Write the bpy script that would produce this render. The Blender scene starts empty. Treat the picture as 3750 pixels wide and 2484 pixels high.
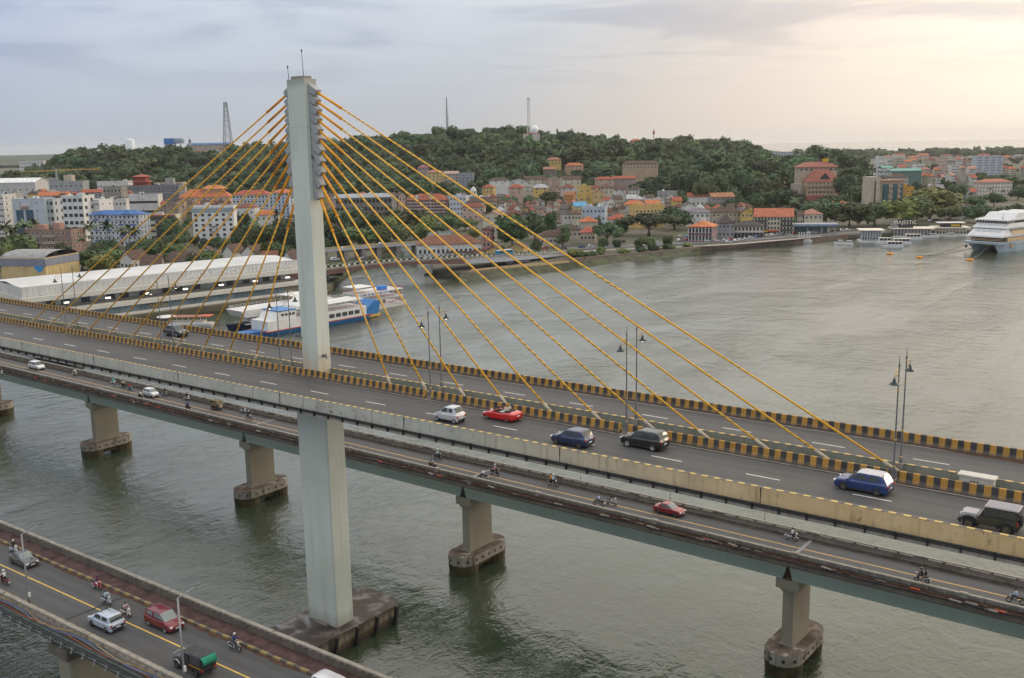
import bpy, bmesh, math, random
import numpy as np
from mathutils import Vector, Matrix
random.seed(7)
R_ = math.radians
sc = bpy.context.scene
C = bpy.context.collection

# ------------------------------------------------------------------ camera
# world frame: X runs along the bridges, Y across the river reach, Z up, water level z = 0
CAM = Vector((86.468, -76.058, 62.442))
AX = Vector((0.7948844, 0.60651116, -0.01740687))
AY = Vector((-0.10112325, 0.1607085, 0.98180796))
AZ = Vector((0.59827492, -0.77866359, 0.18907706))
cam_d = bpy.data.cameras.new("camera")
cam = bpy.data.objects.new("camera", cam_d)
C.objects.link(cam)
cam.matrix_world = Matrix(((AX.x, AY.x, AZ.x, CAM.x), (AX.y, AY.y, AZ.y, CAM.y), (AX.z, AY.z, AZ.z, CAM.z), (0, 0, 0, 1)))
cam_d.sensor_width = 36.0
cam_d.lens = 36.0 * 3700 / 3750
cam_d.clip_start = 0.5
cam_d.clip_end = 60000
sc.camera = cam
HD = Vector((-0.60926, 0.79297))          # viewing direction on the ground
RT = Vector((0.79297, 0.60926))           # to the right of it
# ------------------------------------------------------------------ sky, sun, exposure
SUN_EL, SUN_OFF = R_(12), R_(56)
ca, sa = math.cos(-SUN_OFF), math.sin(-SUN_OFF)
SUN = Vector((HD.x * ca - HD.y * sa, HD.x * sa + HD.y * ca, 0)) * math.cos(SUN_EL)
SUN.z = math.sin(SUN_EL)
w = bpy.data.worlds.new("World"); sc.world = w; w.use_nodes = True
nt = w.node_tree; nt.nodes.clear()
def wn(t, **k):
    n = nt.nodes.new(t)
    for a, b in k.items(): setattr(n, a, b)
    return n
def wl(a, b): nt.links.new(a, b)
def wmath(op, a, b=None, clamp=False):
    n = wn('ShaderNodeMath', operation=op, use_clamp=clamp)
    for i, s in enumerate((a, b)):
        if s is None: continue
        if isinstance(s, (int, float)): n.inputs[i].default_value = s
        else: wl(s, n.inputs[i])
    return n.outputs[0]
def wmix(f, a, b, mode='MIX'):
    n = wn('ShaderNodeMix', data_type='RGBA', blend_type=mode)
    for s, i in ((f, 0), (a, 6), (b, 7)):
        if isinstance(s, (int, float)): n.inputs[i].default_value = s
        elif isinstance(s, tuple): n.inputs[i].default_value = s + (1,)
        else: wl(s, n.inputs[i])
    return n.outputs[2]
def wramp(f, pts):
    n = wn('ShaderNodeValToRGB'); wl(f, n.inputs[0])
    el = n.color_ramp.elements
    while len(el) < len(pts): el.new(0.5)
    for e, (p, c) in zip(el, pts):
        e.position = p; e.color = (c if isinstance(c, tuple) else (c, c, c)) + (1,)
    return n.outputs[0]
tc = wn('ShaderNodeTexCoord'); gen = tc.outputs['Generated']
sky = wn('ShaderNodeTexSky', sky_type='NISHITA', sun_disc=False)
sky.sun_elevation = SUN_EL
sky.sun_rotation = math.atan2(SUN.x, SUN.y)
sky.dust_density = 3.0; sky.air_density = 1.2
dt = wn('ShaderNodeVectorMath', operation='DOT_PRODUCT'); wl(gen, dt.inputs[0]); dt.inputs[1].default_value = SUN
s0 = dt.outputs['Value']
sep = wn('ShaderNodeSeparateXYZ'); wl(gen, sep.inputs[0])
zz = wmath('MAXIMUM', sep.outputs[2], 0.0)
s = wmath('SUBTRACT', s0, wmath('MULTIPLY', wmath('MINIMUM', zz, 0.25), 0.9))
# overcast veil: cool away from the sun, cream around it, brighter overhead (CIE overcast)
veil = wramp(wmath('MULTIPLY_ADD', s, 0.5), [(0.0, (.38, .45, .60)), (0.45, (.40, .465, .62)), (0.52, (.43, .49, .635)), (0.58, (.50, .56, .66)), (0.74, (.545, .58, .63)), (0.80, (.69, .65, .62)), (0.845, (.88, .77, .67)), (0.92, (1.20, 1.06, .87))])
nt.nodes[-1].color_ramp.interpolation = 'LINEAR'
for n_ in nt.nodes:
    if n_.bl_idname == 'ShaderNodeMath' and n_.operation == 'MULTIPLY_ADD': n_.inputs[2].default_value = 0.5
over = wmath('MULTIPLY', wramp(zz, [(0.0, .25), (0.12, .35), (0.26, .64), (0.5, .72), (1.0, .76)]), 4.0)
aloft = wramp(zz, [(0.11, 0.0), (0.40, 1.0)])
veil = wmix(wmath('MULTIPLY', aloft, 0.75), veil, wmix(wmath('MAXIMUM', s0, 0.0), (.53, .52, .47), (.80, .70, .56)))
# cloud sheet seen in perspective
mp = wn('ShaderNodeCombineXYZ')
den = wmath('ADD', zz, 0.045)
wl(wmath('DIVIDE', sep.outputs[0], den), mp.inputs[0]); wl(wmath('DIVIDE', sep.outputs[1], den), mp.inputs[1])
n1 = wn('ShaderNodeTexNoise'); wl(mp.outputs[0], n1.inputs['Vector'])
n1.inputs['Scale'].default_value = 0.6; n1.inputs['Detail'].default_value = 7; n1.inputs['Roughness'].default_value = 0.52; n1.inputs['Distortion'].default_value = 0.5
cl = wramp(n1.outputs['Fac'], [(0.42, 0.0), (0.50, 0.30), (0.56, 0.85), (0.64, 1.0)])
n2 = wn('ShaderNodeTexNoise'); wl(mp.outputs[0], n2.inputs['Vector'])
n2.inputs['Scale'].default_value = 0.8; n2.inputs['Detail'].default_value = 5; n2.inputs['Roughness'].default_value = 0.6
lit = wramp(n2.outputs['Fac'], [(0.52, 0.0), (0.66, 1.0)])
high = wramp(zz, [(0.045, 0.0), (0.105, 1.0)])
warm = wramp(s, [(0.45, 0.12), (0.88, 1.0)])
shade = wmix(wmath('MULTIPLY', wmath('MULTIPLY', cl, high), 0.85), veil, wmix(1.0, veil, (.70, .725, .80), 'MULTIPLY'))
brt = wmix(wmath('MULTIPLY', wmath('MULTIPLY', lit, high), wmath('MULTIPLY', warm, 0.75)), shade, wmix(1.0, veil, (1.12, 1.10, 1.06), 'MULTIPLY'))
fin = wmix(1.0, brt, (1, 1, 1), 'MULTIPLY')
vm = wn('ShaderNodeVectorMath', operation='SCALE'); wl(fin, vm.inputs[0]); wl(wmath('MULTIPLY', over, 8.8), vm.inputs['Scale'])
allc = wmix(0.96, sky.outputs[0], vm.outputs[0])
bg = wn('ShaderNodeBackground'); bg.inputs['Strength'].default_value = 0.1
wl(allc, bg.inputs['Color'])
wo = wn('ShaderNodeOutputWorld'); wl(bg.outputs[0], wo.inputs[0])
ld = bpy.data.lights.new("sun", 'SUN'); ld.energy = 1.3; ld.angle = R_(22); ld.color = (1.0, 0.78, 0.55)
sun = bpy.data.objects.new("sun", ld); C.objects.link(sun)
sun.rotation_euler = SUN.to_track_quat('Z', 'Y').to_euler()
sun.location = (0, 0, 300)
sc.view_settings.view_transform = 'Standard'; sc.view_settings.look = 'None'
sc.view_settings.exposure = 0.0; sc.view_settings.gamma = 1.0; sc.view_settings.use_curve_mapping = False
sc.cycles.use_denoising = True
sc.cycles.max_bounces = 6; sc.cycles.volume_bounces = 0
sc.cycles.use_adaptive_sampling = True; sc.cycles.adaptive_threshold = 0.02

# ------------------------------------------------------------------ layout helpers (site survey: photo point -> place)
VK = 3750 / 2367
def ray(x, y):
    x *= VK; y *= VK
    return AX * ((x - 1875) / 3700) - AY * ((y - 1242) / 3700) - AZ
def at_z(x, y, z):
    d = ray(x, y); t = (z - CAM.z) / d.z
    return CAM + d * t
def at_d(x, y, dist):
    d = ray(x, y); h = d.x * HD.x + d.y * HD.y
    return CAM + d * (dist / h)
def ud(p): return ((p.x - CAM.x) * RT.x + (p.y - CAM.y) * RT.y, (p.x - CAM.x) * HD.x + (p.y - CAM.y) * HD.y)
def xy(u, d): return (CAM.x + RT.x * u + HD.x * d, CAM.y + RT.y * u + HD.y * d)
FACE = math.atan2(RT.y, RT.x)             # yaw at which a front faces the camera side

# ------------------------------------------------------------------ materials
M = {}
def mat(name, col, rough=0.75, var=0.12, scale=1.0, metal=0.0, bump=0.0, spec=0.4, detail=4, col2=None, coords='world', emit=None, alpha=None):
    if name in M: return M[name]
    m = bpy.data.materials.new(name); m.use_nodes = True
    n = m.node_tree.nodes; l = m.node_tree.links
    b = n['Principled BSDF']
    b.inputs['Roughness'].default_value = rough; b.inputs['Metallic'].default_value = metal
    b.inputs['Specular IOR Level'].default_value = spec
    if var > 0 or col2:
        tx = n.new('ShaderNodeTexNoise'); tx.inputs['Scale'].default_value = scale; tx.inputs['Detail'].default_value = detail
        tx.inputs['Roughness'].default_value = 0.6
        if coords == 'world':
            g = n.new('ShaderNodeNewGeometry'); l.new(g.outputs['Position'], tx.inputs['Vector'])
        else:
            g = n.new('ShaderNodeTexCoord'); l.new(g.outputs['Object'], tx.inputs['Vector'])
        rp = n.new('ShaderNodeValToRGB'); l.new(tx.outputs['Fac'], rp.inputs[0])
        c2 = col2 or tuple(min(1, c * (1 + var)) for c in col)
        c1 = tuple(c * (1 - var) for c in col)
        rp.color_ramp.elements[0].position = 0.32; rp.color_ramp.elements[0].color = c1 + (1,)
        rp.color_ramp.elements[1].position = 0.68; rp.color_ramp.elements[1].color = c2 + (1,)
        l.new(rp.outputs[0], b.inputs['Base Color'])
        if bump:
            bp = n.new('ShaderNodeBump'); bp.inputs['Strength'].default_value = bump; bp.inputs['Distance'].default_value = 0.05
            l.new(tx.outputs['Fac'], bp.inputs['Height']); l.new(bp.outputs[0], b.inputs['Normal'])
    else:
        b.inputs['Base Color'].default_value = col + (1,)
    if emit:
        b.inputs['Emission Color'].default_value = col + (1,); b.inputs['Emission Strength'].default_value = emit
    M[name] = m
    return m
class NT:
    """small node-graph writer"""
    def __init__(s, name):
        s.m = bpy.data.materials.new(name); s.m.use_nodes = True; s.n = s.m.node_tree.nodes; s.l = s.m.node_tree.links
        s.b = s.n['Principled BSDF']; M[name] = s.m
    def pos(s, axis=None):
        g = s.n.new('ShaderNodeNewGeometry')
        if axis is None: return g.outputs['Position']
        q = s.n.new('ShaderNodeSeparateXYZ'); s.l.new(g.outputs['Position'], q.inputs[0]); return q.outputs[axis]
    def nz(s, axis=2):
        g = s.n.new('ShaderNodeNewGeometry')
        q = s.n.new('ShaderNodeSeparateXYZ'); s.l.new(g.outputs['True Normal'], q.inputs[0]); return q.outputs[axis]
    def set(s, sock, v):
        if isinstance(v, (int, float)): sock.default_value = v
        elif isinstance(v, tuple): sock.default_value = v if len(v) != 3 or sock.type == 'VECTOR' else v + (1,)
        else: s.l.new(v, sock)
    def math(s, op, a, b=0.0, c=None):
        n = s.n.new('ShaderNodeMath'); n.operation = op
        s.set(n.inputs[0], a); s.set(n.inputs[1], b)
        if c is not None: s.set(n.inputs[2], c)
        return n.outputs[0]
    def noise(s, scale, detail=4, vec=None, rough=0.55, dist=0.0, sx=(1, 1, 1), off=(0, 0, 0)):
        t = s.n.new('ShaderNodeTexNoise'); t.inputs['Scale'].default_value = scale; t.inputs['Detail'].default_value = detail
        t.inputs['Roughness'].default_value = rough; t.inputs['Distortion'].default_value = dist
        v = vec or s.pos()
        mpn = s.n.new('ShaderNodeMapping'); mpn.inputs['Scale'].default_value = sx; mpn.inputs['Location'].default_value = off
        s.l.new(v, mpn.inputs[0]); s.l.new(mpn.outputs[0], t.inputs['Vector'])
        return t.outputs['Fac']
    def ramp(s, f, pts):
        r = s.n.new('ShaderNodeValToRGB'); s.set(r.inputs[0], f); el = r.color_ramp.elements
        while len(el) < len(pts): el.new(0.5)
        for e, (p, c) in zip(el, pts):
            e.position = p; e.color = (c if isinstance(c, tuple) else (c, c, c)) + (1,)
        return r.outputs[0]
    def mix(s, f, a, b, mode='MIX'):
        x = s.n.new('ShaderNodeMix'); x.data_type = 'RGBA'; x.blend_type = mode
        s.set(x.inputs[0], f); s.set(x.inputs[6], a); s.set(x.inputs[7], b)
        return x.outputs[2]
    def bump(s, h, st=0.3, dist=0.1, prev=None):
        x = s.n.new('ShaderNodeBump'); x.inputs['Strength'].default_value = st; x.inputs['Distance'].default_value = dist
        s.l.new(h, x.inputs['Height'])
        if prev: s.l.new(prev, x.inputs['Normal'])
        return x.outputs[0]
    def out(s, col=None, rough=None, normal=None, spec=None, metal=None):
        for k, v in (('Base Color', col), ('Roughness', rough), ('Normal', normal), ('Specular IOR Level', spec), ('Metallic', metal)):
            if v is not None: s.set(s.b.inputs[k], v)
        return s.m

# ------------------------------------------------------------------ mesh helpers
class MB:
    def __init__(s): s.v = []; s.f = []; s.m = []; s.sm = []
    def add(s, vs, fs, mi=0, smooth=False):
        o = len(s.v); s.v += [tuple(p) for p in vs]
        for q in fs: s.f.append(tuple(i + o for i in q)); s.m.append(mi); s.sm.append(smooth)
        return s
    def box(s, x0, x1, y0, y1, z0, z1, mi=0):
        return s.add([(x0, y0, z0), (x1, y0, z0), (x1, y1, z0), (x0, y1, z0), (x0, y0, z1), (x1, y0, z1), (x1, y1, z1), (x0, y1, z1)],
                     [(0, 3, 2, 1), (4, 5, 6, 7), (0, 1, 5, 4), (1, 2, 6, 5), (2, 3, 7, 6), (3, 0, 4, 7)], mi)
    def cbox(s, c, d, mi=0, rz=0.0, ry=0.0):
        m = Matrix.Rotation(rz, 3, 'Z') @ Matrix.Rotation(ry, 3, 'Y'); c = Vector(c); h = Vector(d) / 2
        vs = [c + m @ Vector((sx * h.x, sy * h.y, sz * h.z)) for sz in (-1, 1) for sx, sy in ((-1, -1), (1, -1), (1, 1), (-1, 1))]
        return s.add(vs, [(0, 3, 2, 1), (4, 5, 6, 7), (0, 1, 5, 4), (1, 2, 6, 5), (2, 3, 7, 6), (3, 0, 4, 7)], mi)
    def ext_x(s, prof, x0, x1, g=0.0, mi=0, cap=True):
        """extrude a (y, z) profile (counter-clockwise seen from +x) along x; z rises by g per metre"""
        n = len(prof)
        vs = [(x0, y, z + g * x0) for y, z in prof] + [(x1, y, z + g * x1) for y, z in prof]
        fs = [(i, n + i, n + (i + 1) % n, (i + 1) % n) for i in range(n)]
        fs = [tuple(reversed(q)) for q in fs]
        if cap: fs += [tuple(range(n - 1, -1, -1)), tuple(range(n, 2 * n))]
        return s.add(vs, fs, mi)
    def ext_z(s, poly, z0, z1, mi=0, top=None, cap=True):
        n = len(poly); tp = top or poly
        vs = [(x, y, z0) for x, y in poly] + [(x, y, z1) for x, y in tp]
        fs = [(i, (i + 1) % n, n + (i + 1) % n, n + i) for i in range(n)]
        if cap: fs += [tuple(range(n - 1, -1, -1)), tuple(range(n, 2 * n))]
        return s.add(vs, fs, mi)
    def ext_y(s, poly, y0, y1, mi=0):
        """(x, z) polygon, clockwise seen from +y, extruded along y"""
        n = len(poly)
        vs = [(x, y0, z) for x, z in poly] + [(x, y1, z) for x, z in poly]
        fs = [(i, n + i, n + (i + 1) % n, (i + 1) % n) for i in range(n)] + [tuple(range(n)), tuple(range(2 * n - 1, n - 1, -1))]
        fs = [tuple(reversed(q)) for q in fs]
        return s.add(vs, fs, mi)
    def tube(s, pts, r, n=8, mi=0, caps=True, smooth=True):
        pts = [Vector(p) for p in pts]; rs = r if isinstance(r, (list, tuple)) else [r] * len(pts)
        vs = []; fs = []
        for i, p in enumerate(pts):
            t = (pts[min(i + 1, len(pts) - 1)] - pts[max(i - 1, 0)])
            t = t.normalized() if t.length > 1e-9 else Vector((0, 0, 1))
            a = Vector((0, 0, 1)) if abs(t.z) < 0.9 else Vector((1, 0, 0))
            e1 = t.cross(a).normalized(); e2 = t.cross(e1)
            for k in range(n):
                th = 2 * math.pi * k / n
                vs.append(p + (e1 * math.cos(th) + e2 * math.sin(th)) * rs[i])
        for i in range(len(pts) - 1):
            for k in range(n):
                k2 = (k + 1) % n
                fs.append((i * n + k, i * n + k2, (i + 1) * n + k2, (i + 1) * n + k))
        s.add(vs, fs, mi, smooth)
        if caps:
            o = len(s.v) - len(vs)
            s.f.append(tuple(o + k for k in range(n - 1, -1, -1))); s.m.append(mi); s.sm.append(False)
            o2 = o + (len(pts) - 1) * n
            s.f.append(tuple(o2 + k for k in range(n))); s.m.append(mi); s.sm.append(False)
        return s
    def lathe(s, prof, n=12, c=(0, 0, 0), mi=0, smooth=True):
        vs = []; fs = []
        for r, z in prof:
            for k in range(n):
                th = 2 * math.pi * k / n
                vs.append((c[0] + r * math.cos(th), c[1] + r * math.sin(th), c[2] + z))
        for i in range(len(prof) - 1):
            for k in range(n):
                k2 = (k + 1) % n
                fs.append((i * n + k, i * n + k2, (i + 1) * n + k2, (i + 1) * n + k))
        return s.add(vs, fs, mi, smooth)
    def grid(s, rows, mi=0, smooth=True, close=False):
        n = len(rows[0]); vs = [p for r in rows for p in r]; fs = []
        for i in range(len(rows) - 1):
            for k in range(n if close else n - 1):
                k2 = (k + 1) % n
                fs.append((i * n + k, i * n + k2, (i + 1) * n + k2, (i + 1) * n + k))
        return s.add(vs, fs, mi, smooth)
    def mesh(s, name, mats):
        me = bpy.data.meshes.new(name); me.from_pydata(s.v, [], s.f)
        for m in (mats if isinstance(mats, (list, tuple)) else [mats]): me.materials.append(m)
        me.polygons.foreach_set('material_index', s.m); me.polygons.foreach_set('use_smooth', s.sm)
        me.update()
        return me
    def build(s, name, mats, parent=None, loc=None, rz=0.0):
        return put(name, s.mesh(name, mats), parent, loc, rz)
def put(name, me, parent=None, loc=None, rz=0.0, scale=None):
    o = bpy.data.objects.new(name, me); C.objects.link(o)
    if parent: o.parent = parent
    if loc is not None: o.location = loc
    if rz: o.rotation_euler = (0, 0, rz)
    if scale: o.scale = scale
    return o
LABELS = {}
def tag(o, label, cat, group=None):
    o['label'] = label; o['category'] = cat
    if group: o['group'] = group
    return o
def thing(name, label, cat, loc=(0, 0, 0), rz=0.0, group=None):
    o = bpy.data.objects.new(name, None); C.objects.link(o); o.empty_display_size = 0.5
    o.location = loc; o.rotation_euler = (0, 0, rz)
    return tag(o, label, cat, group)
def structure(o, kind='structure'): o['kind'] = kind; return o
def dup(root, loc, rz=None, label=None, scale=None):
    r = root.copy(); C.objects.link(r); r.location = loc
    if rz is not None: r.rotation_euler = (0, 0, rz)
    if label: r['label'] = label
    if scale: r.scale = scale
    for ch in list(root.children):
        c = ch.copy(); C.objects.link(c); c.parent = r
        for g in list(ch.children):
            d = g.copy(); C.objects.link(d); d.parent = c
    return r
def word_mesh(s, size, m, name, ext):
    cu = bpy.data.curves.new(name, 'FONT'); cu.body = s; cu.size = size; cu.extrude = ext; cu.resolution_u = 2
    o = bpy.data.objects.new(name, cu); C.objects.link(o)
    dg = bpy.context.evaluated_depsgraph_get(); me = bpy.data.meshes.new_from_object(o.evaluated_get(dg))
    bpy.data.objects.remove(o); bpy.data.curves.remove(cu); me.materials.clear(); me.materials.append(m)
    return me, max(v.co.x for v in me.vertices)
def text(s, size, m, parent, loc, rot, name='lettering', ext=0.02, w=1.0):
    W = [word_mesh(k, size, m, name, ext) for k in s.split()]
    tot = sum(x for _, x in W) + size * .4 * (len(W) - 1); x0 = -tot / 2
    from mathutils import Euler
    rm = Euler(rot).to_matrix()
    for me, wd in W:
        o = put(name, me, parent, Vector(loc) + rm @ Vector((x0 * w, 0, 0))); o.rotation_euler = rot; o.scale = (w, 1, 1); x0 += wd + size * .4
ORD = ['first', 'second', 'third', 'fourth', 'fifth', 'sixth', 'seventh', 'eighth', 'ninth', 'tenth', 'eleventh', 'twelfth', 'thirteenth', 'fourteenth', 'fifteenth', 'sixteenth', 'seventeenth', 'eighteenth', 'nineteenth', 'twentieth']
# ================================================================== materials of the setting
def m_water():
    t = NT('river water')
    big = t.noise(0.012, 3, dist=0.6, sx=(1, 1.6, 1)); streak = t.noise(.035, 4, dist=.8, sx=(1, .16, 1), rough=.6)
    murk = t.ramp(t.math('ADD', t.math('MULTIPLY', big, .6), t.math('MULTIPLY', streak, .4)), [(0.36, (.028, .043, .026)), (0.64, (.056, .070, .044))])
    a = t.noise(0.55, 4, rough=0.62, sx=(1.0, 0.62, 1), dist=0.8)
    b = t.noise(0.13, 3, rough=0.55, sx=(0.8, 1.3, 1), dist=1.0)
    c = t.noise(1.9, 3, rough=0.6, sx=(1, .7, 1))
    patch = t.noise(0.02, 3, dist=1.4, off=(31, 7, 0))
    amp = t.math('MULTIPLY', t.ramp(patch, [(0.35, 0.45), (0.65, 1.0)]), t.ramp(streak, [(.36, .55), (.62, 1.15)]))
    h = t.math('ADD', t.math('MULTIPLY', a, 0.60), t.math('ADD', t.math('MULTIPLY', b, .7), t.math('MULTIPLY', c, 0.24)))
    nrm = t.bump(t.math('MULTIPLY', h, amp), 0.46, 1.0)
    t.b.inputs['IOR'].default_value = 1.6
    return t.out(murk, t.ramp(streak, [(.4, .06), (.62, .12)]), nrm, 0.5)
WATER = m_water()
def m_asphalt(name, base, tint, lanes=()):
    t = NT(name)
    n = t.noise(0.35, 5, rough=0.6, sx=(.12, 1, 1)); f = t.noise(9, 3)
    c = t.ramp(n, [(0.3, tuple(k * .82 for k in base)), (0.7, tuple(k * 1.15 for k in base))])
    c = t.mix(t.math('MULTIPLY', f, 0.35), c, tint)
    for y0 in lanes:
        d_ = t.math('ABSOLUTE', t.math('SUBTRACT', t.math('ABSOLUTE', t.math('SUBTRACT', t.pos(1), y0)), .78))
        c = t.mix(t.math('MULTIPLY', t.ramp(t.math('ADD', d_, t.math('MULTIPLY', n, .3)), [(.15, .55), (.62, 0.)]), .6), c, tuple(k * .5 for k in base))
    pt = t.noise(.09, 2, sx=(.35, 1, 1), off=(3, 9, 0)); c = t.mix(t.math('MULTIPLY', t.ramp(pt, [(.56, 0.), (.585, 1.)]), .22), c, tuple(k * .55 for k in base))
    oil = t.noise(.8, 3, off=(7, 1, 0)); c = t.mix(t.math('MULTIPLY', t.ramp(oil, [(.66, 0.), (.74, 1.)]), .35), c, (.03, .03, .03))
    return t.out(c, t.ramp(n, [(0.3, .62), (.7, .8)]), t.bump(f, 0.15, 0.02), 0.35)
ASPH = m_asphalt('asphalt', (.082, .080, .079), (.105, .100, .096), (-2.2, 2.1, 9.6, 13.9))
ASPH2 = m_asphalt('asphalt worn', (.088, .087, .088), (.112, .108, .104), (34.2, 37.4, -26.1, -22.6))
def m_stripe(name, period=1.06, light=(.42, .22, .035), dark=(.028, .027, .026), top=34.8, g=.0035, dirt=True):
    """painted black and yellow barrier with road dirt on its foot"""
    t = NT(name)
    x = t.pos(0)
    fr = t.math('FRACT', t.math('DIVIDE', x, period))
    n = t.noise(1.3, 4); n2 = t.noise(6, 3, sx=(1, 1, .3))
    st = t.math('GREATER_THAN', t.math('ADD', fr, t.math('MULTIPLY', t.math('SUBTRACT', n2, 0.5), .03)), .5)
    lt = t.ramp(n, [(0.3, tuple(k * .75 for k in light)), (0.7, tuple(k * 1.12 for k in light))])
    dk = t.ramp(n, [(0.3, dark), (0.7, tuple(k * 1.9 for k in dark))])
    c = t.mix(st, lt, dk)
    if dirt:
        h = t.math('SUBTRACT', t.pos(2), t.math('MULTIPLY_ADD', x, g, top))
        hh = t.math('ADD', h, t.math('MULTIPLY', t.math('SUBTRACT', n2, .5), .22))
        c = t.mix(t.ramp(hh, [(0.10, .85), (0.42, 0.0)]), c, (.085, .062, .045))
    return t.out(c, 0.7, t.bump(n2, .1, .02))
STRIPE = m_stripe('striped barrier paint')
def m_conc(name, a, b, streak=.5, scale=.5, dark=(.05, .045, .04), rough=.85):
    """painted or bare concrete with rain streaks"""
    t = NT(name)
    n = t.noise(scale, 5); s_ = t.noise(1.6, 4, sx=(1, 1, .09)); f = t.noise(7, 3)
    c = t.ramp(n, [(0.3, a), (0.7, b)])
    c = t.mix(t.math('MULTIPLY', t.ramp(s_, [(0.52, 0.0), (0.74, 1.0)]), streak), c, dark)
    c = t.mix(t.math('MULTIPLY', f, .12), c, dark)
    return t.out(c, rough, t.bump(f, .12, .03), .3)
def m_pylon():
    t = NT('pylon concrete paint'); n = t.noise(.12, 5); z = t.pos(2)
    c = t.ramp(n, [(.3, (.51, .555, .50)), (.7, (.60, .635, .57))])
    fr = t.math('FRACT', t.math('DIVIDE', z, 3.6)); c = t.mix(t.math('MULTIPLY', t.math('LESS_THAN', fr, .018), .16), c, (.22, .21, .18))
    s_ = t.noise(1.3, 4, sx=(1, 1, .045)); c = t.mix(t.math('MULTIPLY', t.ramp(s_, [(.50, 0.), (.72, 1.)]), .24), c, (.32, .28, .20))
    top = t.ramp(t.math('ADD', t.math('MULTIPLY', t.math('SUBTRACT', z, 68.6), .5), t.math('MULTIPLY', s_, .6)), [(.55, 0.), (1.0, 1.)]); c = t.mix(t.math('MULTIPLY', top, .4), c, (.10, .085, .06))
    ft = t.ramp(t.math('ADD', t.math('MULTIPLY', t.math('SUBTRACT', 41.0, z), .14), t.math('MULTIPLY', s_, .5)), [(.55, 0.), (1.15, 1.)]); on = t.math('GREATER_THAN', z, 33.0); c = t.mix(t.math('MULTIPLY', t.math('MULTIPLY', ft, on), .55), c, (.42, .27, .13))
    lo = t.ramp(t.math('ADD', t.math('MULTIPLY', t.math('SUBTRACT', 6.0, z), .2), t.math('MULTIPLY', s_, .5)), [(.55, 0.), (1.1, 1.)]); c = t.mix(t.math('MULTIPLY', lo, .55), c, (.16, .14, .09))
    return t.out(c, .8, t.bump(t.noise(3, 4), .1, .03), .3)
PYLON = m_pylon()
PIERC = m_conc('pier concrete', (.215, .205, .160), (.275, .26, .20), .35, .2, (.16, .12, .08))
GIRD = m_conc('girder paint green grey', (.27, .34, .29), (.32, .385, .33), .14, .1, (.12, .11, .085))
def m_cap():
    t = NT('pile cap concrete'); n = t.noise(.55, 5, dist=.5); s_ = t.noise(1.5, 4, sx=(1, 1, .1)); z = t.pos(2)
    top = t.ramp(n, [(.40, (.085, .064, .046)), (.52, (.15, .115, .088)), (.60, (.20, .165, .135)), (.63, (.34, .315, .305))])
    sd = t.ramp(t.noise(.8, 4), [(.3, (.20, .18, .145)), (.7, (.31, .285, .235))]); sd = t.mix(t.math('MULTIPLY', t.ramp(s_, [(.5, 0.), (.66, 1.)]), .75), sd, (.05, .042, .034))
    return t.out(t.mix(t.math('GREATER_THAN', t.nz(), .5), sd, top), .85, t.bump(t.noise(4, 3), .3, .04), .3)
CAPC = m_cap()
WETC = m_conc('tidal algae concrete', (.020, .021, .014), (.085, .066, .026), .5, .6, (.012, .012, .010), .55)
PARA = m_conc('old parapet concrete', (.25, .225, .19), (.36, .33, .285), .5, .8, (.055, .045, .035))
DARKC = m_conc('dirty kerb wall concrete', (.10, .085, .070), (.165, .145, .12), .6, .6, (.04, .032, .026))
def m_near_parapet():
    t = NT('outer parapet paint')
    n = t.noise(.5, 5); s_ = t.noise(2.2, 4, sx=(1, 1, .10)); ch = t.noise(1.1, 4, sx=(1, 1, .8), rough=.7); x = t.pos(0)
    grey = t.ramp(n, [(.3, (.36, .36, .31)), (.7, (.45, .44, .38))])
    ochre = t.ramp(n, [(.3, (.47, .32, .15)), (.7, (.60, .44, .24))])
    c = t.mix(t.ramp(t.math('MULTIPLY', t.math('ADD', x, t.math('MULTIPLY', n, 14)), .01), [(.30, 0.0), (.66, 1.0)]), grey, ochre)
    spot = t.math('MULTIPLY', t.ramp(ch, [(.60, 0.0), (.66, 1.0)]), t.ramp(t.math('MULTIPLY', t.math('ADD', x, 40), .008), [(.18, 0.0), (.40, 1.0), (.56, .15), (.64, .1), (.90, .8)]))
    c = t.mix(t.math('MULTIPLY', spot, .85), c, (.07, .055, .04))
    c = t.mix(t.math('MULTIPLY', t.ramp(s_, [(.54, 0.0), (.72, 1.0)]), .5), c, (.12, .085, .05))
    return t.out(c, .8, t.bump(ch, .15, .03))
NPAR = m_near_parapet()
WHITEP = mat('road marking white', (.62, .60, .56), .6, .2, 3)
YELP = mat('road marking yellow', (.58, .34, .10), .6, .2, 2)
YELP2 = mat('road marking bright yellow', (.66, .43, .09), .6, .2, 2)
BLACK = mat('black pipe', (.018, .018, .019), .5, .2, 3)
RUST = mat('rusty dirt', (.085, .040, .026), .9, .45, 1.6, bump=.4)
STEEL = mat('galvanised steel', (.30, .31, .32), .5, .1, 2, metal=.3)
GREYP = mat('grey lamp paint', (.12, .125, .13), .5, .15, 3)
DKLAMP = mat('dark green lamp shade', (.018, .035, .040), .4, .1, 3)
GOLD = mat('gold paint', (.50, .30, .07), .45, .1, 3, metal=.3)
BULB = mat('lit lamp bulb', (1.0, .86, .60), .4, 0, emit=6.0)
BULB0 = mat('unlit lamp glass', (.55, .55, .52), .3, 0)
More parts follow.
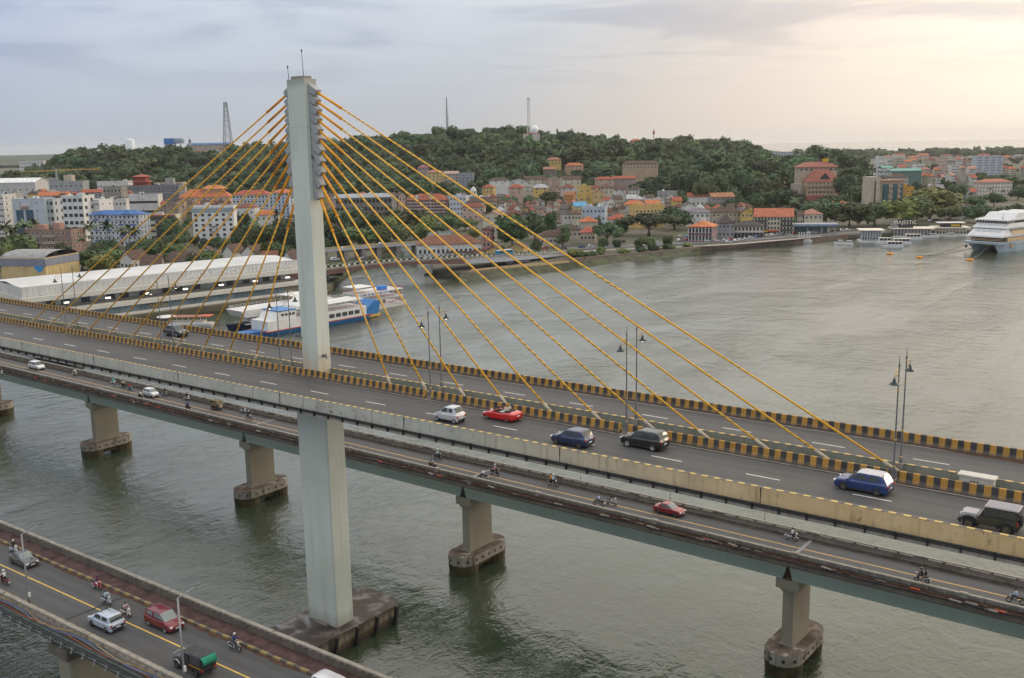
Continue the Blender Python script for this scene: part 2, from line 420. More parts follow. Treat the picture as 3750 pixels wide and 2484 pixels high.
def m_cable(name, bright):
    t = NT(name)
    tcn = t.n.new('ShaderNodeTexCoord'); q = t.n.new('ShaderNodeSeparateXYZ'); t.l.new(tcn.outputs['Object'], q.inputs[0])
    fr = t.math('FRACT', t.math('ADD', t.math('MULTIPLY', q.outputs[2], 1.25), t.math('MULTIPLY', q.outputs[0], 2.2)))
    n = t.noise(.12, 3)
    dash = t.math('MULTIPLY', t.math('GREATER_THAN', fr, .68), t.ramp(n, [(.44, 0.0), (.56, 1.0)]))
    c = t.ramp(n, [(.3, (.74, .37, .020)), (.7, (.84, .47, .035))]) if bright else t.ramp(n, [(.3, (.27, .19, .055)), (.7, (.34, .24, .075))])
    c = t.mix(t.math('MULTIPLY', dash, .6), c, (.10, .065, .016))
    return t.out(c, .55)
CABLE = m_cable('yellow cable sheath', True)
SLEEVE = mat('orange cable sleeve', (.80, .33, .012), .5, .08, 1)
ANCH = m_conc('anchor box concrete', (.30, .32, .33), (.40, .41, .41), .35, .6, (.14, .11, .08))

# ================================================================== water, land
wb = MB(); rad = 18500; n_ = 96
ring = [0, 250, 700, 2000, 6000, rad]
rows = []
cxw, cyw = xy(0, 300)
for r in ring[1:]: rows.append([(cxw + r * math.cos(2 * math.pi * k / n_), cyw + r * math.sin(2 * math.pi * k / n_), 0) for k in range(n_)])
wb.add(rows[0], [tuple(range(n_))]); wb.grid(rows, close=True, smooth=False)
structure(wb.build('river_water', WATER))

# ------------------------------------------------------------------ land polygon (u right, d ahead, both from the camera's foot)
GZ = 2.6
shore = [(-330, -200), (-262, 60), (-255, 97), (-236, 206), (-246, 226), (-264, 246), (-300, 296), (-372, 398), (-452, 512),
         (-424, 524), (-350, 424), (-280, 332), (-243, 290), (-222, 291), (-219, 312), (-213, 360), (-191, 412), (-184, 433), (-180, 462), (-151, 520), (-134, 561),
         (-76, 627), (-30, 668), (120, 770)]
far = [xy(1500, 1500), xy(2700, 2300), xy(2750, 2900), xy(1880, 3620), xy(1300, 3420), xy(900, 3560), xy(300, 4300), xy(-600, 6500), xy(-2500, 12500), xy(-9500, 12500), xy(-9500, 300), xy(-900, -50)]
poly = [Vector((x, y, GZ)) for x, y in shore + far]
from mathutils.geometry import tessellate_polygon
n_p = len(poly)
lb = MB(); lb.add(poly, [t if (poly[t[1]] - poly[t[0]]).cross(poly[t[2]] - poly[t[0]]).z > 0 else (t[2], t[1], t[0]) for t in tessellate_polygon([poly])])
lb.add(poly + [Vector((p.x, p.y, -4)) for p in poly], [((i + 1) % n_p, i, n_p + i, n_p + (i + 1) % n_p) for i in range(n_p)])
def m_ground():
    t = NT('town ground')
    n = t.noise(.02, 5); f = t.noise(.25, 4)
    c = t.ramp(n, [(.35, (.045, .065, .025)), (.52, (.10, .085, .055)), (.68, (.15, .13, .105))])
    c = t.mix(t.math('MULTIPLY', f, .5), c, (.055, .062, .035))
    wet = t.ramp(t.pos(2), [(0.0, 1.0), (0.9, 0.0)])
    c = t.mix(t.math('MULTIPLY', wet, .9), c, (.03, .028, .018))
    return t.out(c, .9, t.bump(f, .5, .4))
GROUND = m_ground()
structure(lb.build('town_ground', GROUND))

# ------------------------------------------------------------------ hills
def sky_pts(pts, d):
    out = []
    for x, y in pts:
        p = at_d(x, y, d); out.append((ud(p)[0] / d, p.z))
    return out
TREE_H = 16.0
def interp(tab, t):
    if t <= tab[0][0]: return tab[0][1]
    for (a, b), (c, e) in zip(tab, tab[1:]):
        if t <= c:
            k = (t - a) / (c - a); k = k * k * (3 - 2 * k); return b + (e - b) * k
    return tab[-1][1]
HILL_A = sky_pts([(-60, 430), (40, 405), (95, 385), (150, 358), (220, 350), (300, 344), (400, 338), (470, 346), (520, 340), (600, 338), (660, 334), (740, 332), (870, 322), (950, 315), (1050, 306), (1150, 303), (1250, 312), (1300, 309), (1380, 318), (1480, 323), (1520, 324), (1600, 327), (1700, 326), (1735, 342), (1790, 362), (1900, 395)], 1380)
HILL_B = sky_pts([(1400, 440), (1480, 405), (1560, 383), (1620, 368), (1700, 358), (1760, 366), (1810, 372), (1850, 356), (1900, 347), (1950, 355), (2000, 388), (2030, 425), (2080, 470)], 1085)
def sst(x): x = min(1, max(0, x)); return x * x * (3 - 2 * x)
def hnoise(u, d): return 2.5 * math.sin(u * .021 + 1.3) * math.sin(d * .027) + 1.6 * math.sin(u * .053 + d * .031) + 1.2 * math.sin(u * .11 - d * .09)
def hill(u, d):
    t = u / d
    za = interp(HILL_A, t) - TREE_H - GZ
    d0 = 960 + 120 * sst((-.12 - t) / .15) + 120 * sst((t - .06) / .1)
    d1 = 1380
    ha = za * sst((d - d0) / (d1 - d0)) ** 1.1 * (1 - .85 * sst((d - d1 - 40) / 800))
    zb = interp(HILL_B, t) - TREE_H - GZ
    hb = zb * sst((d - 880) / 205) * (1 - sst((d - 1120) / 300))
    h = max(ha, 0) * (1 - .0) if ha > hb else max(hb, 0)
    if h > 4: h += hnoise(u, d) * min(1, (h - 4) / 20)
    return h
def ground_z(u, d): return GZ + max(0.0, hill(u, d) - .4)
hb_ = MB(); us = np.arange(-1500, 900, 30); ds = np.arange(860, 2500, 28); rows = []
for d in ds: rows.append([(*xy(u, d), GZ + hill(u, d) - .4) for u in us])
hb_.grid(rows)
FLOOR = mat('forest floor', (.030, .042, .018), .95, .4, .08)
structure(hb_.build('hills', FLOOR))
# far bluish range beyond the left of the town
fb = MB(); rows = []
for d in (4200, 4600, 5000, 5600, 6400, 7400, 8600, 10000):
    row = []
    for u in np.arange(-6800, 1200, 130):
        k = math.exp(-((d - 7600) / 2500) ** 2)
        z = 3 + k * (52 + 14 * math.sin(u * .0021) + 7 * math.sin(u * .009 + d * .003) + 5 * math.sin(u * .017)) + 22 * math.exp(-((d - 5200) / 500) ** 2) * (1 + .5 * math.sin(u * .006))
        row.append((*xy(u, d), z))
    rows.append(row)
fb.grid(rows)
structure(fb.build('distant_hills', mat('distant woodland', (.035, .06, .028), .95, .5, .02)))

# ================================================================== bridge A: cable-stayed
ZD, GR = 34.8, .0035
XA0, XA1 = -420.0, 150.0
def za(x): return ZD + GR * x
bridgeA = thing('cable_stayed_bridge', 'cable-stayed road bridge with tall pale pylon and orange-yellow stays', 'bridge', (0, 0, 0))
def ZA(prof): return [(y, z + ZD) for y, z in prof]
mb = MB()
mb.ext_x(ZA([(-5.0, -.55), (-4.2, -1.0), (1.5, -1.1), (2.2, -3.2), (9.9, -3.2), (10.6, -1.1), (16.0, -1.0), (16.7, -.55), (16.7, -.02), (-5.0, -.02)]), XA0, XA1, GR)
mb.build('deck_girder', PIERC, bridgeA)
for nm, y0, y1 in (('carriageway', -4.35, 4.62), ('carriageway', 7.3, 16.15)):
    mb = MB(); mb.ext_x(ZA([(y0, -.02), (y1, -.02), (y1, .0), (y0, .0)]), XA0, XA1, GR); mb.build(nm, ASPH, bridgeA)
mb = MB(); mb.ext_x(ZA([(5.1, -.02), (6.9, -.02), (6.9, .10), (5.1, .10)]), XA0, XA1, GR); mb.build('median_strip', mat('median soil', (.10, .10, .065), .9, .4, 1.0), bridgeA)
def jersey(y, side, h=.92, w=.24, base=.48):
    """side = +1: sloped face towards +y"""
    p = [(0, 0), (base, 0), (base, .08), (w + .06, .36), (w, h), (0, h)]
    p = [(y + side * a, b) for a, b in p]
    return p if side > 0 else p[::-1]
def split_x(x0, x1, gaps):
    out = []; c = x0
    for g0, g1 in sorted(gaps): out.append((c, g0)); c = g1
    out.append((c, x1)); return out
LAMP_X = [63.0, 37.75, 12.45, -13.0, -38.5, -64.0, -89.3, -114.6]
# median barriers: near one broken where the near lamps stand
for y, side, gaps, nm in ((5.08, -1, [(x - .45, x + .45) for x in LAMP_X], 'median_barrier'), (16.62, -1, [], 'edge_barrier')):
    for x0, x1 in split_x(XA0, XA1, gaps):
        mb = MB(); mb.ext_x(ZA(jersey(y, side)), x0, x1, GR); mb.build(nm, STRIPE, bridgeA)
# far median barrier shows its plain back, its capping painted in dashes
GREENB = m_conc('sage green barrier paint', (.20, .215, .175), (.26, .27, .22), .3, .8, (.08, .07, .05))
CAPS = m_stripe('dashed barrier capping', 1.06, (.60, .42, .14), (.10, .09, .075), dirt=False)
mb = MB(); mb.ext_x(ZA(jersey(6.95, 1)), XA0, XA1, GR); mb.build('median_barrier', GREENB, bridgeA)
mb = MB(); mb.ext_x(ZA([(6.93, .923), (7.21, .923), (7.21, .95), (6.93, .95)]), XA0, XA1, GR); mb.build('barrier_capping', CAPS, bridgeA)
# outer near parapet: plain painted outside, dashed capping, service pipe on brackets along its foot
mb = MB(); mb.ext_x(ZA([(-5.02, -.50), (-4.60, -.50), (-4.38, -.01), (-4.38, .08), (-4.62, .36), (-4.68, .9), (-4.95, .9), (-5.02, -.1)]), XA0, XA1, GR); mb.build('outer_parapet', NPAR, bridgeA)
mb = MB(); mb.ext_x(ZA([(-4.96, .903), (-4.67, .903), (-4.67, .93), (-4.96, .93)]), XA0, XA1, GR); mb.build('parapet_capping', CAPS, bridgeA)
mb = MB(); mb.tube([(XA0, -5.17, za(XA0) - .42), (XA1, -5.17, za(XA1) - .42)], .09, 6); mb.tube([(XA0, -5.14, za(XA0) - .62), (XA1, -5.14, za(XA1) - .62)], .045, 5); mb.build('service_pipe', BLACK, bridgeA)
mb = MB(); mb.ext_x(ZA([(-5.06, -.98), (-4.3, -1.0), (-4.3, -.56), (-5.06, -.56)]), XA0, XA1, GR); mb.build('edge_beam', PARA, bridgeA)
br = MB(); br.box(-.05, .05, -.22, 0, -.78, -.22); brm = br.mesh('pipe_bracket', BLACK)
for i in range(120):
    x = -180 + i * 2.2
    put('pipe_bracket', brm, bridgeA, (x, -5.06, za(x) - .12))
# parapet expansion joints (dark recesses)
for i in range(14):
    x = -172 + i * 19.0
    MB().box(x - .03, x + .03, -5.03, -4.94, za(x) - .5, za(x) + .93).build('parapet_joint', BLACK, bridgeA)
# markings
dash = MB().ext_x([(-.075, 0), (.075, 0), (.075, .008), (-.075, .008)], -1.5, 1.5, GR).mesh('lane_marking', WHITEP)
for i in range(-24, 17):
    x = i * 9.0 + .0
    put('lane_marking', dash, bridgeA, (x, 0, za(x) + .003))
    put('lane_marking', dash, bridgeA, (x + 1.2, 11.75, za(x + 1.2) + .003))
for y in (4.32, -4.12, 7.75, 15.75):
    MB().ext_x(ZA([(y - .06, .003), (y + .06, .003), (y + .06, .010), (y - .06, .010)]), XA0, XA1, GR).build('edge_line', mat('worn edge line', (.36, .33, .29), .7, .35, 1.5), bridgeA)
for y0, y1 in ((3.98, 4.24), (15.9, 16.12)):
    MB().ext_x(ZA([(y0, .001), (y1, .001), (y1, .012), (y0, .012)]), XA0, XA1, GR).build('gutter_dirt', mat('gutter dirt', (.058, .042, .034), .95, .5, .7), bridgeA)
# silted verge that widens along the far barrier at the right
vd = MB(); pts = [(58, 16.1), (64, 15.75), (70, 15.35), (80, 15.2), (95, 15.3), (110, 16.1)]
vd.add([(x, y, za(x) + .015) for x, y in pts], [tuple(range(len(pts)))]); vd.build('silt_patch', RUST, bridgeA)
# pylon
PX = -7.02
py = MB(); wx = 1.42
tp = lambda z: .05 * (z - ZD) / 35.0
py.ext_z([(PX - 1.40, 5.0), (PX + 1.40, 5.0), (PX + 1.40, 7.0), (PX - 1.40, 7.0)], ZD - 3.0, 70.35, top=[(PX - 1.53, 5.1), (PX + 1.53, 5.1), (PX + 1.53, 6.9), (PX - 1.53, 6.9)])
pyl = py.build('pylon', PYLON, bridgeA)
MB().box(PX - 1.1, PX + 1.1, 5.4, 6.6, 70.36, 70.7).build('parapet_ring', PIERC, pyl)
lower = MB()
ch = .16
def chamf(x0, x1, y0, y1, c): return [(x0 + c, y0), (x1 - c, y0), (x1, y0 + c), (x1, y1 - c), (x1 - c, y1), (x0 + c, y1), (x0, y1 - c), (x0, y0 + c)]
lower.ext_z(chamf(PX - 2.66, PX + 2.74, 4.5, 7.5, ch), 2.5, ZD - 3.15)
lower.build('pylon_column', PYLON, bridgeA)
# steel antenna rods and lamps on the head
for x, y, h in ((PX + .2, 6.2, 3.3), (PX - 1.35, 5.3, 1.5)):
    r = MB(); r.tube([(x, y, 70.3), (x - .12, y, 70.3 + h)], [.05, .03], 6); r.lathe([(0, -.16), (.09, -.1), (.09, .12), (0, .2)], 8, (x - .12, y, 70.3 + h)); r.build('lightning_rod', GREYP, pyl)
for x, y, z, s_ in ((PX - 1.45, 5.02, 39.6, -1), (PX + 1.42, 5.6, 37.4, 1)):
    r = MB(); r.tube([(x - .3 * s_, y - .1, z), (x + 1.2 * s_, y - .1, z + .1)], .05, 5); r.box(x + .3 * s_, x + .65 * s_, y - .25, y + .05, z, z + .35); r.tube([(x + .9 * s_, y - .1, z - .2), (x + .9 * s_, y - .1, z + .5)], .06, 5); r.build('camera_bracket', GREYP, pyl)
# anchor fins and stays
ST = [(-4.37, 68.74), (-4.40, 67.66), (-4.34, 66.55), (-4.34, 65.50), (-4.29, 64.33), (-4.32, 63.29), (-4.09, 61.95), (-4.18, 60.72), (-4.2, 59.45), (-4.45, 58.02), (-4.84, 56.57)]
FR = [62.58, 56.76, 51.3, 45.62, 39.9, 33.9, 27.95, 22.2, 16.5, 10.85, 5.25]
FL = [-75.9, -70.2, -64.7, -59.1, -53.35, -47.4, -41.5, -35.9, -30.2, -24.6, -18.95]
def stay(a, foot):
    a = Vector(a); b = Vector((foot, 6.0, za(foot) + .82)); dv = (b - a); L = dv.length; dn = dv / L
    b = b + dn * .75; L = (b - a).length
    c = thing_part = bpy.data.objects.new('cable', None)
    m = MB(); m.tube([(0, 0, 0), (0, 0, -L)], .10, 8); o = m.build('cable', CABLE, bridgeA)
    bpy.data.objects.remove(c)
    o.location = a; o.rotation_euler = (-dn).to_track_quat('Z', 'X').to_euler()
    s1 = MB(); s1.tube([(0, 0, .5), (0, 0, -4.15)], .15, 10); s1.tube([(0, 0, -4.1), (0, 0, -4.3)], .185, 10); s1.build('sleeve', SLEEVE, o)
    s2 = MB(); s2.tube([(0, 0, -L + 1.5), (0, 0, -L - .2)], .15, 8); s2.build('foot_sleeve', mat('stay foot sleeve', (.42, .36, .27), .7, .2, 2), o)
    MB().cbox((foot + (.75 if foot > PX else -.75), 6.0, za(foot) + .30), (.5, .42, .4)).build('cable_damper', PARA, bridgeA)
for (sx, sz), fr, fl in zip(ST, FR, FL):
    for sgn, foot in ((1, fr), (-1, fl)):
        ax = sx if sgn > 0 else 2 * PX - sx
        a = Vector((ax, 6.0, sz)); dn = (Vector((foot, 6, za(foot) + .8)) - a).normalized()
        up_ = Vector((-dn.z * sgn, 0, dn.x * sgn))
        base = a + dn * .05
        root_x = PX + sgn * 1.38; k = (root_x - a.x) / dn.x
        bx = MB(); vs = []
        for t_, hw in ((k - .25, .50), (.05, .34)):
            for sy in (-.42, .42):
                for su in (-1, 1): vs.append(a + dn * t_ + up_ * (su * hw) + Vector((0, sy, 0)))
        bx.add(vs, [(0, 1, 3, 2), (4, 6, 7, 5), (0, 2, 6, 4), (1, 5, 7, 3), (0, 4, 5, 1), (2, 3, 7, 6)])
        ob = bx.build('anchor_box', ANCH, pyl)
        bmx = bmesh.new(); bmx.from_mesh(ob.data); bmesh.ops.recalc_face_normals(bmx, faces=bmx.faces); bmx.to_mesh(ob.data); bmx.free()
        stay(a, foot)
# flanking piers of the same bridge, down river
for x in (-157.0,):
    MB().ext_z(chamf(x - 1.8, x + 1.8, 3, 9, .2), -2, za(x) - 3.2).build('river_pier', PYLON, bridgeA)
# pylon raft
raft = MB()
rp = [(-11.4, -4.5), (-8.5, -6.6), (-5.5, -6.6), (-2.75, -4.5), (-2.75, 13.9), (-4.9, 15.4), (-9.6, 15.4), (-11.4, 13.9)]
raft.ext_z(rp, -1.5, 2.45)
RAFT = NT('raft concrete')
_n = RAFT.noise(.35, 5, dist=.6); _h = RAFT.math('ADD', RAFT.pos(2), RAFT.math('MULTIPLY', RAFT.noise(.8, 4), .9))
_top = RAFT.ramp(_n, [(.36, (.050, .042, .028)), (.50, (.075, .058, .050)), (.58, (.13, .105, .098)), (.66, (.15, .15, .165))])
_side = RAFT.ramp(RAFT.math('MULTIPLY', _h, .3), [(.15, (.016, .016, .011)), (.38, (.085, .060, .020)), (.55, (.27, .22, .15)), (.8, (.10, .08, .06))])
_side = RAFT.mix(RAFT.math('MULTIPLY', RAFT.ramp(RAFT.noise(.9, 4, sx=(1, 1, .12)), [(.45, 0.), (.6, 1.)]), .8), _side, (.03, .025, .02))
raft_m = RAFT.out(RAFT.mix(RAFT.math('GREATER_THAN', RAFT.nz(), .5), _side, _top), RAFT.ramp(_n, [(.5, .7), (.68, .18)]), RAFT.bump(RAFT.noise(3, 4), .3, .06))
raft.build('pylon_raft', raft_m, bridgeA)
for i in range(6):
    y = -4.6 + i * 3.55
    MB().cbox((-2.42, y, .9), (.42, .34, 3.6), ry=.16).build('fender_post', BLACK, bridgeA)
MB().box(PX - 1.3, PX + 1.2, 4.15, 4.48, 2.3, 2.75).build('base_ledge', PARA, bridgeA)

# ================================================================== bridge B: concrete girder bridge beyond
bridgeB = thing('girder_bridge', 'low sage green girder bridge passing behind the tall pylon', 'bridge')
ZB = 14.0; XB0, XB1 = -330.0, 170.0
def EB(prof): return [(y, z + ZB) for y, z in prof]
BP = [-158.0, -107.3, -56.7, -6.0, 43.9, 94.6]
edges = [XB0] + [p for p in BP for _ in (0, 1)] + [XB1]
for i in range(0, len(edges), 2):
    a, b = edges[i], edges[i + 1]
    # each span: two webs with slanted ends (the notch over each pier)
    na = .05 if i else 0; nb_ = .05
    for y0, y1 in ((31.75, 32.35), (38.4, 39.0)):
        m = MB(); m.ext_y([(a + na, ZB - .45), (b - nb_, ZB - .45), (b - .62, ZB - 2.45), (a + .62, ZB - 2.45)], y0, y1); m.build('span_girder', GIRD, bridgeB)
m = MB(); m.ext_x(EB([(31.1, -.44), (39.9, -.44), (39.9, -.02), (31.1, -.02)]), XB0, XB1); m.build('deck_slab', DARKC, bridgeB)
m = MB(); m.ext_x(EB([(32.6, -.02), (38.95, -.02), (38.95, 0.), (32.6, 0.)]), XB0, XB1); m.build('carriageway', ASPH2, bridgeB)
m = MB(); m.ext_x(EB([(35.76, .002), (35.94, .002), (35.94, .01), (35.76, .01)]), XB0, XB1); m.build('centre_line', YELP, bridgeB)
m = MB(); m.ext_x(EB([(32.62, .002), (33.1, .002), (33.1, .012), (32.62, .012)]), XB0, XB1); m.ext_x(EB([(38.4, .002), (38.94, .002), (38.94, .012), (38.4, .012)]), XB0, XB1); m.build('gutter_dirt', M['gutter dirt'], bridgeB)
for x in BP:
    m = MB(); m.box(x - .22, x + .22, 32.6, 38.9, ZB + .004, ZB + .014); m.box(x - .02, x + .02, 32.6, 38.9, ZB + .015, ZB + .02); m.build('expansion_joint', mat('steel joint', (.22, .22, .215), .6, .2, 2), bridgeB)
# far parapet: solid kerb wall, openings under a rail
m = MB(); m.ext_x(EB([(38.95, -.02), (39.55, -.02), (39.55, .66), (39.25, .66), (39.1, .3), (38.95, .25)]), XB0, XB1); m.build('parapet_wall', DARKC, bridgeB)
m = MB(); m.ext_x(EB([(39.22, .86), (39.56, .86), (39.56, 1.02), (39.22, 1.02)]), XB0, XB1); m.build('parapet_rail', PARA, bridgeB)
pm = MB().box(-.14, .14, -.13, .13, 0, .2).mesh('parapet_post', DARKC); pm2 = MB().box(-.8, .8, -.15, .15, 0, .2).mesh('parapet_post', DARKC)
for i in range(100):
    x = -160 + i * 2.55
    put('parapet_post', pm2 if i % 5 == 0 else pm, bridgeB, (x, 39.4, ZB + .66))
# near parapet
m = MB(); m.ext_x(EB([(31.9, -.02), (32.6, -.02), (32.6, .12), (32.25, .3), (32.2, .42), (31.95, .42)]), XB0, XB1); m.build('kerb_wall', DARKC, bridgeB)
m = MB(); m.ext_x(EB([(31.88, .74), (32.24, .74), (32.24, .93), (31.88, .93)]), XB0, XB1); m.build('parapet_rail', PARA, bridgeB)
m = MB(); m.ext_x(EB([(32.02, .42), (32.12, .42), (32.12, .74), (32.02, .74)]), XB0, XB1); m.build('parapet_infill', PARA, bridgeB)
pm = MB().box(-.12, .12, -.19, .19, 0, .33).mesh('parapet_post', PARA); pm2 = MB().box(-.4, .4, -.24, .24, 0, .6).mesh('parapet_post', PARA)
for i in range(130):
    x = -160 + i * 1.86
    put('parapet_post', pm2 if i % 10 == 0 else pm, bridgeB, (x, 32.05, ZB + .42))
# service ledge with rusty pipes and litter
m = MB(); m.ext_x(EB([(30.95, -.55), (31.2, -.55), (31.2, -.30), (30.95, -.30)]), XB0, XB1); m.build('ledge_beam', DARKC, bridgeB)
for y, z, r, mm in ((31.45, .12, .13, RUST), (31.2, .05, .09, BLACK), (31.62, .33, .06, RUST), (31.3, -.08, .1, RUST)):
    m = MB(); m.tube([(x, y + random.uniform(-.05, .05), ZB + z + random.uniform(-.06, .06)) for x in np.arange(XB0, XB1, 6)], r, 6); m.build('service_pipe', mm, bridgeB)
dm = [MB().cbox((0, 0, 0), (random.uniform(.5, 1.8), .25, .14), rz=random.uniform(-.2, .2)).mesh('ledge_clutter', mm) for mm in (RUST, DARKC, mat('red tape', (.42, .07, .03), .7, .2, 3), PARA, RUST)]
for i in range(170):
    x = random.uniform(-150, 75)
    put('ledge_clutter', random.choice(dm[:2] + dm[3:] + ([dm[2]] if random.random() < .5 else [])), bridgeB, (x, random.uniform(31.1, 31.65), ZB + random.uniform(.1, .36)), random.uniform(-.15, .15))
# piers
def stadium(cx, cy, hw, hl, n=8):
    p = []
    for k in range(n + 1):
        a = math.pi * k / n; p.append((cx + hw * math.cos(a), cy + hl - hw + hw * math.sin(a)))
    for k in range(n + 1):
        a = math.pi + math.pi * k / n; p.append((cx + hw * math.cos(a), cy - hl + hw + hw * math.sin(a)))
    return p
for x in BP:
    p = MB(); p.ext_z(chamf(x - .68, x + .68, 32.2, 37.6, .07), 3.0, ZB - 3.3)
    pr = p.build('pier', PIERC, bridgeB)
    c_ = MB(); c_.ext_z([(x - 1.42, 31.75), (x + 1.42, 31.75), (x + 1.42, 38.6), (x - 1.42, 38.6)], ZB - 3.75, ZB - 2.55)
    c_.ext_z([(x - .70, 32.0), (x + .70, 32.0), (x + .70, 38.2), (x - .70, 38.2)], ZB - 4.15, ZB - 3.75, top=[(x - 1.1, 31.9), (x + 1.1, 31.9), (x + 1.1, 38.4), (x - 1.1, 38.4)], cap=False)
    c_.build('pier_head', PIERC, pr)
    for yy in (32.0, 38.3):
        for sx in (-1.0, 1.0): MB().box(x + sx - .3, x + sx + .3, yy - .2, yy + .3, ZB - 2.55, ZB - 2.45).build('bearing', PARA, pr)
    MB().box(x - .62, x + .62, 32.42, 38, ZB - 2.5, ZB - .46).build('end_diaphragm', RUST, pr)
    MB().box(x - .95, x + .95, 31.95, 37.85, 2.98, 3.12).build('plinth', PIERC, pr)
    CYP = 34.75
    cp = MB(); cp.ext_z(stadium(x, CYP, 2.3, 5.45), 1.55, 3.0); cpo = cp.build('pile_cap', CAPC, pr)
    for yy in (CYP - 3.25, CYP + 3.25): MB().lathe([(2.05, -2), (2.22, 1.0), (2.28, 1.56)], 18, (x, yy, 0), smooth=False).build('pile_drum', WETC, cpo)
    MB().box(x - 1.35, x + 1.35, CYP - 3, CYP + 3, .5, 1.56).build('tie_beam', WETC, cpo)
    for k in range(5):
        for sx in (2.2, -2.36): MB().box(x + sx, x + sx + .16, CYP - 2.9 + k * 1.45 - .17, CYP - 2.9 + k * 1.45 + .17, 2.1, 2.42).build('drain_hole', BLACK, cpo)
    for a_ in (-.95, -.35, .35, .95): MB().cbox((x + 2.28 * math.sin(a_), CYP - 3.15 - 2.28 * math.cos(a_), 2.25), (.36, .12, .34), rz=a_).build('drain_hole', BLACK, cpo)

# ================================================================== bridge C: near bridge in the lower corner
bridgeC = thing('footway_bridge', 'near road bridge with red footpath crossing the bottom corner', 'bridge')
ZC, GC, XC0 = 15.3, .0115, -10.0
CX0, CX1 = -120.0, 90.0
def zc(x): return ZC + GC * (x - XC0)
YC = -24.4
def EC(prof): return [(YC + y, ZC - GC * XC0 + z) for y, z in prof]
def cx_(prof, name, m_, x0=CX0, x1=CX1): return MB().ext_x(EC(prof), x0, x1, GC).build(name, m_, bridgeC)
cx_([(-4.9, -.5), (6.4, -.5), (6.4, -.02), (-4.9, -.02)], 'deck_slab', DARKC)
for y0, y1 in ((-4.2, -3.4), (4.2, 5.0)): cx_([(y0, -2.3), (y1, -2.3), (y1, -.5), (y0, -.5)], 'span_girder', GIRD)
cx_([(-3.55, -.02), (3.5, -.02), (3.5, 0), (-3.55, 0)], 'carriageway', ASPH2)
cx_([(-.09, .003), (.09, .003), (.09, .011), (-.09, .011)], 'centre_line', YELP2)
FPATH = mat('red footpath tiles', (.062, .036, .032), .9, .5, .8, bump=.3, col2=(.115, .060, .054))
cx_([(3.85, -.02), (5.55, -.02), (5.55, .2), (3.85, .2)], 'footpath', FPATH)
vd = MB(); xs = np.arange(CX0, CX1, 1.1); ring = [(x, YC + 3.2 + .16 * math.sin(x * .7) + random.uniform(-.13, .13)) for x in xs]
vs = [(x, y, zc(x) + .014) for x, y in ring] + [(x, YC + 3.55, zc(x) + .014) for x in xs]
vd.add(vs, [(i, i + 1, len(xs) + i + 1, len(xs) + i) for i in range(len(xs) - 1)]); vd.build('gutter_dirt', RUST, bridgeC)
KERB = m_stripe('kerb paint', 1.9, (.30, .22, .09), (.075, .062, .05), dirt=False)
km = MB().box(-.92, .92, -.16, .16, 0, .26).mesh('kerb_stone', KERB)
for i in range(70):
    x = -75 + i * 1.9
    put('kerb_stone', km, bridgeC, (x + .47, YC + 3.68, zc(x) - .01)); put('kerb_stone', km, bridgeC, (x + .47, YC - 3.75, zc(x) - .01))
MB().ext_x(EC([(-4.35, -.02), (-3.92, -.02), (-3.92, .2), (-4.35, .2)]), CX0, CX1, GC).build('side_strip', RUST, bridgeC)
# far parapet: solid lower wall, open slots, rail
cx_([(5.6, -.02), (5.95, -.02), (5.95, .78), (5.6, .78)], 'parapet_wall', DARKC)
for i in range(10):
    x0 = -88 + i * 16.8
    MB().ext_x(EC([(5.55, 1.0), (5.98, 1.0), (5.98, 1.16), (5.55, 1.16)]), x0, x0 + 16.6, GC).build('parapet_rail', PARA, bridgeC)
sm = MB().box(-.1, .1, -.12, .12, 0, .23).mesh('parapet_post', PARA)
for i in range(150):
    x = -75 + i * .93
    if x < 30: put('parapet_post', sm, bridgeC, (x, YC + 5.78, zc(x) + .77))
# near parapet rail on posts, pipes and cables outside it
for i in range(10):
    x0 = -86 + i * 16.8
    MB().ext_x(EC([(-4.85, .78), (-4.42, .78), (-4.42, .97), (-4.85, .97)]), x0, x0 + 16.5, GC).build('parapet_rail', PARA, bridgeC)
cx_([(-4.75, -.02), (-4.5, -.02), (-4.5, .4), (-4.75, .4)], 'parapet_wall', PARA)
sm = MB().box(-.13, .13, -.16, .16, 0, .4).mesh('parapet_post', PARA)
for i in range(90):
    x = -75 + i * 1.25
    put('parapet_post', sm, bridgeC, (x, YC - 4.62, zc(x) + .39))
for y, z, r, mm, wob in ((-5.75, -.3, .13, BLACK, .0), (-5.45, -.42, .12, BLACK, .0), (-6.05, -.42, .1, BLACK, 0), (-5.2, .05, .06, mat('orange conduit', (.26, .07, .03), .7, .4, 1.5), .12),
                         (-5.05, .3, .028, mat('blue conduit', (.12, .16, .30), .5, .1, 2), .16), (-5.12, .22, .028, M['blue conduit'], .2), (-5.0, .42, .035, mat('yellow conduit', (.50, .32, .06), .5, .1, 2), .3), (-5.08, .12, .04, STEEL, .15)):
    m = MB(); m.tube([(x, YC + y + wob * math.sin(x * .5 + r * 90) + random.uniform(-.4, .4) * wob, zc(x) + z + wob * .6 * math.sin(x * .33 + r * 60)) for x in np.arange(-60, 20, 1.5)], r, 6); m.build('service_pipe', mm, bridgeC)
sm = MB(); sm.box(-.05, .05, -1.9, -.2, -.62, -.5); sm.box(-.07, .07, -1.75, -1.65, -.5, -.1); sm = sm.mesh('pipe_bracket', STEEL)
for i in range(34): put('pipe_bracket', sm, bridgeC, (-55 + i * 2.0, YC - 4.4, zc(-55 + i * 2.0)))
xj = -9.1
MB().box(xj - .16, xj + .16, YC - 3.6, YC + 3.55, zc(xj) + .004, zc(xj) + .012).build('expansion_joint', mat('joint rubber', (.03, .03, .032), .7, .2, 3), bridgeC)
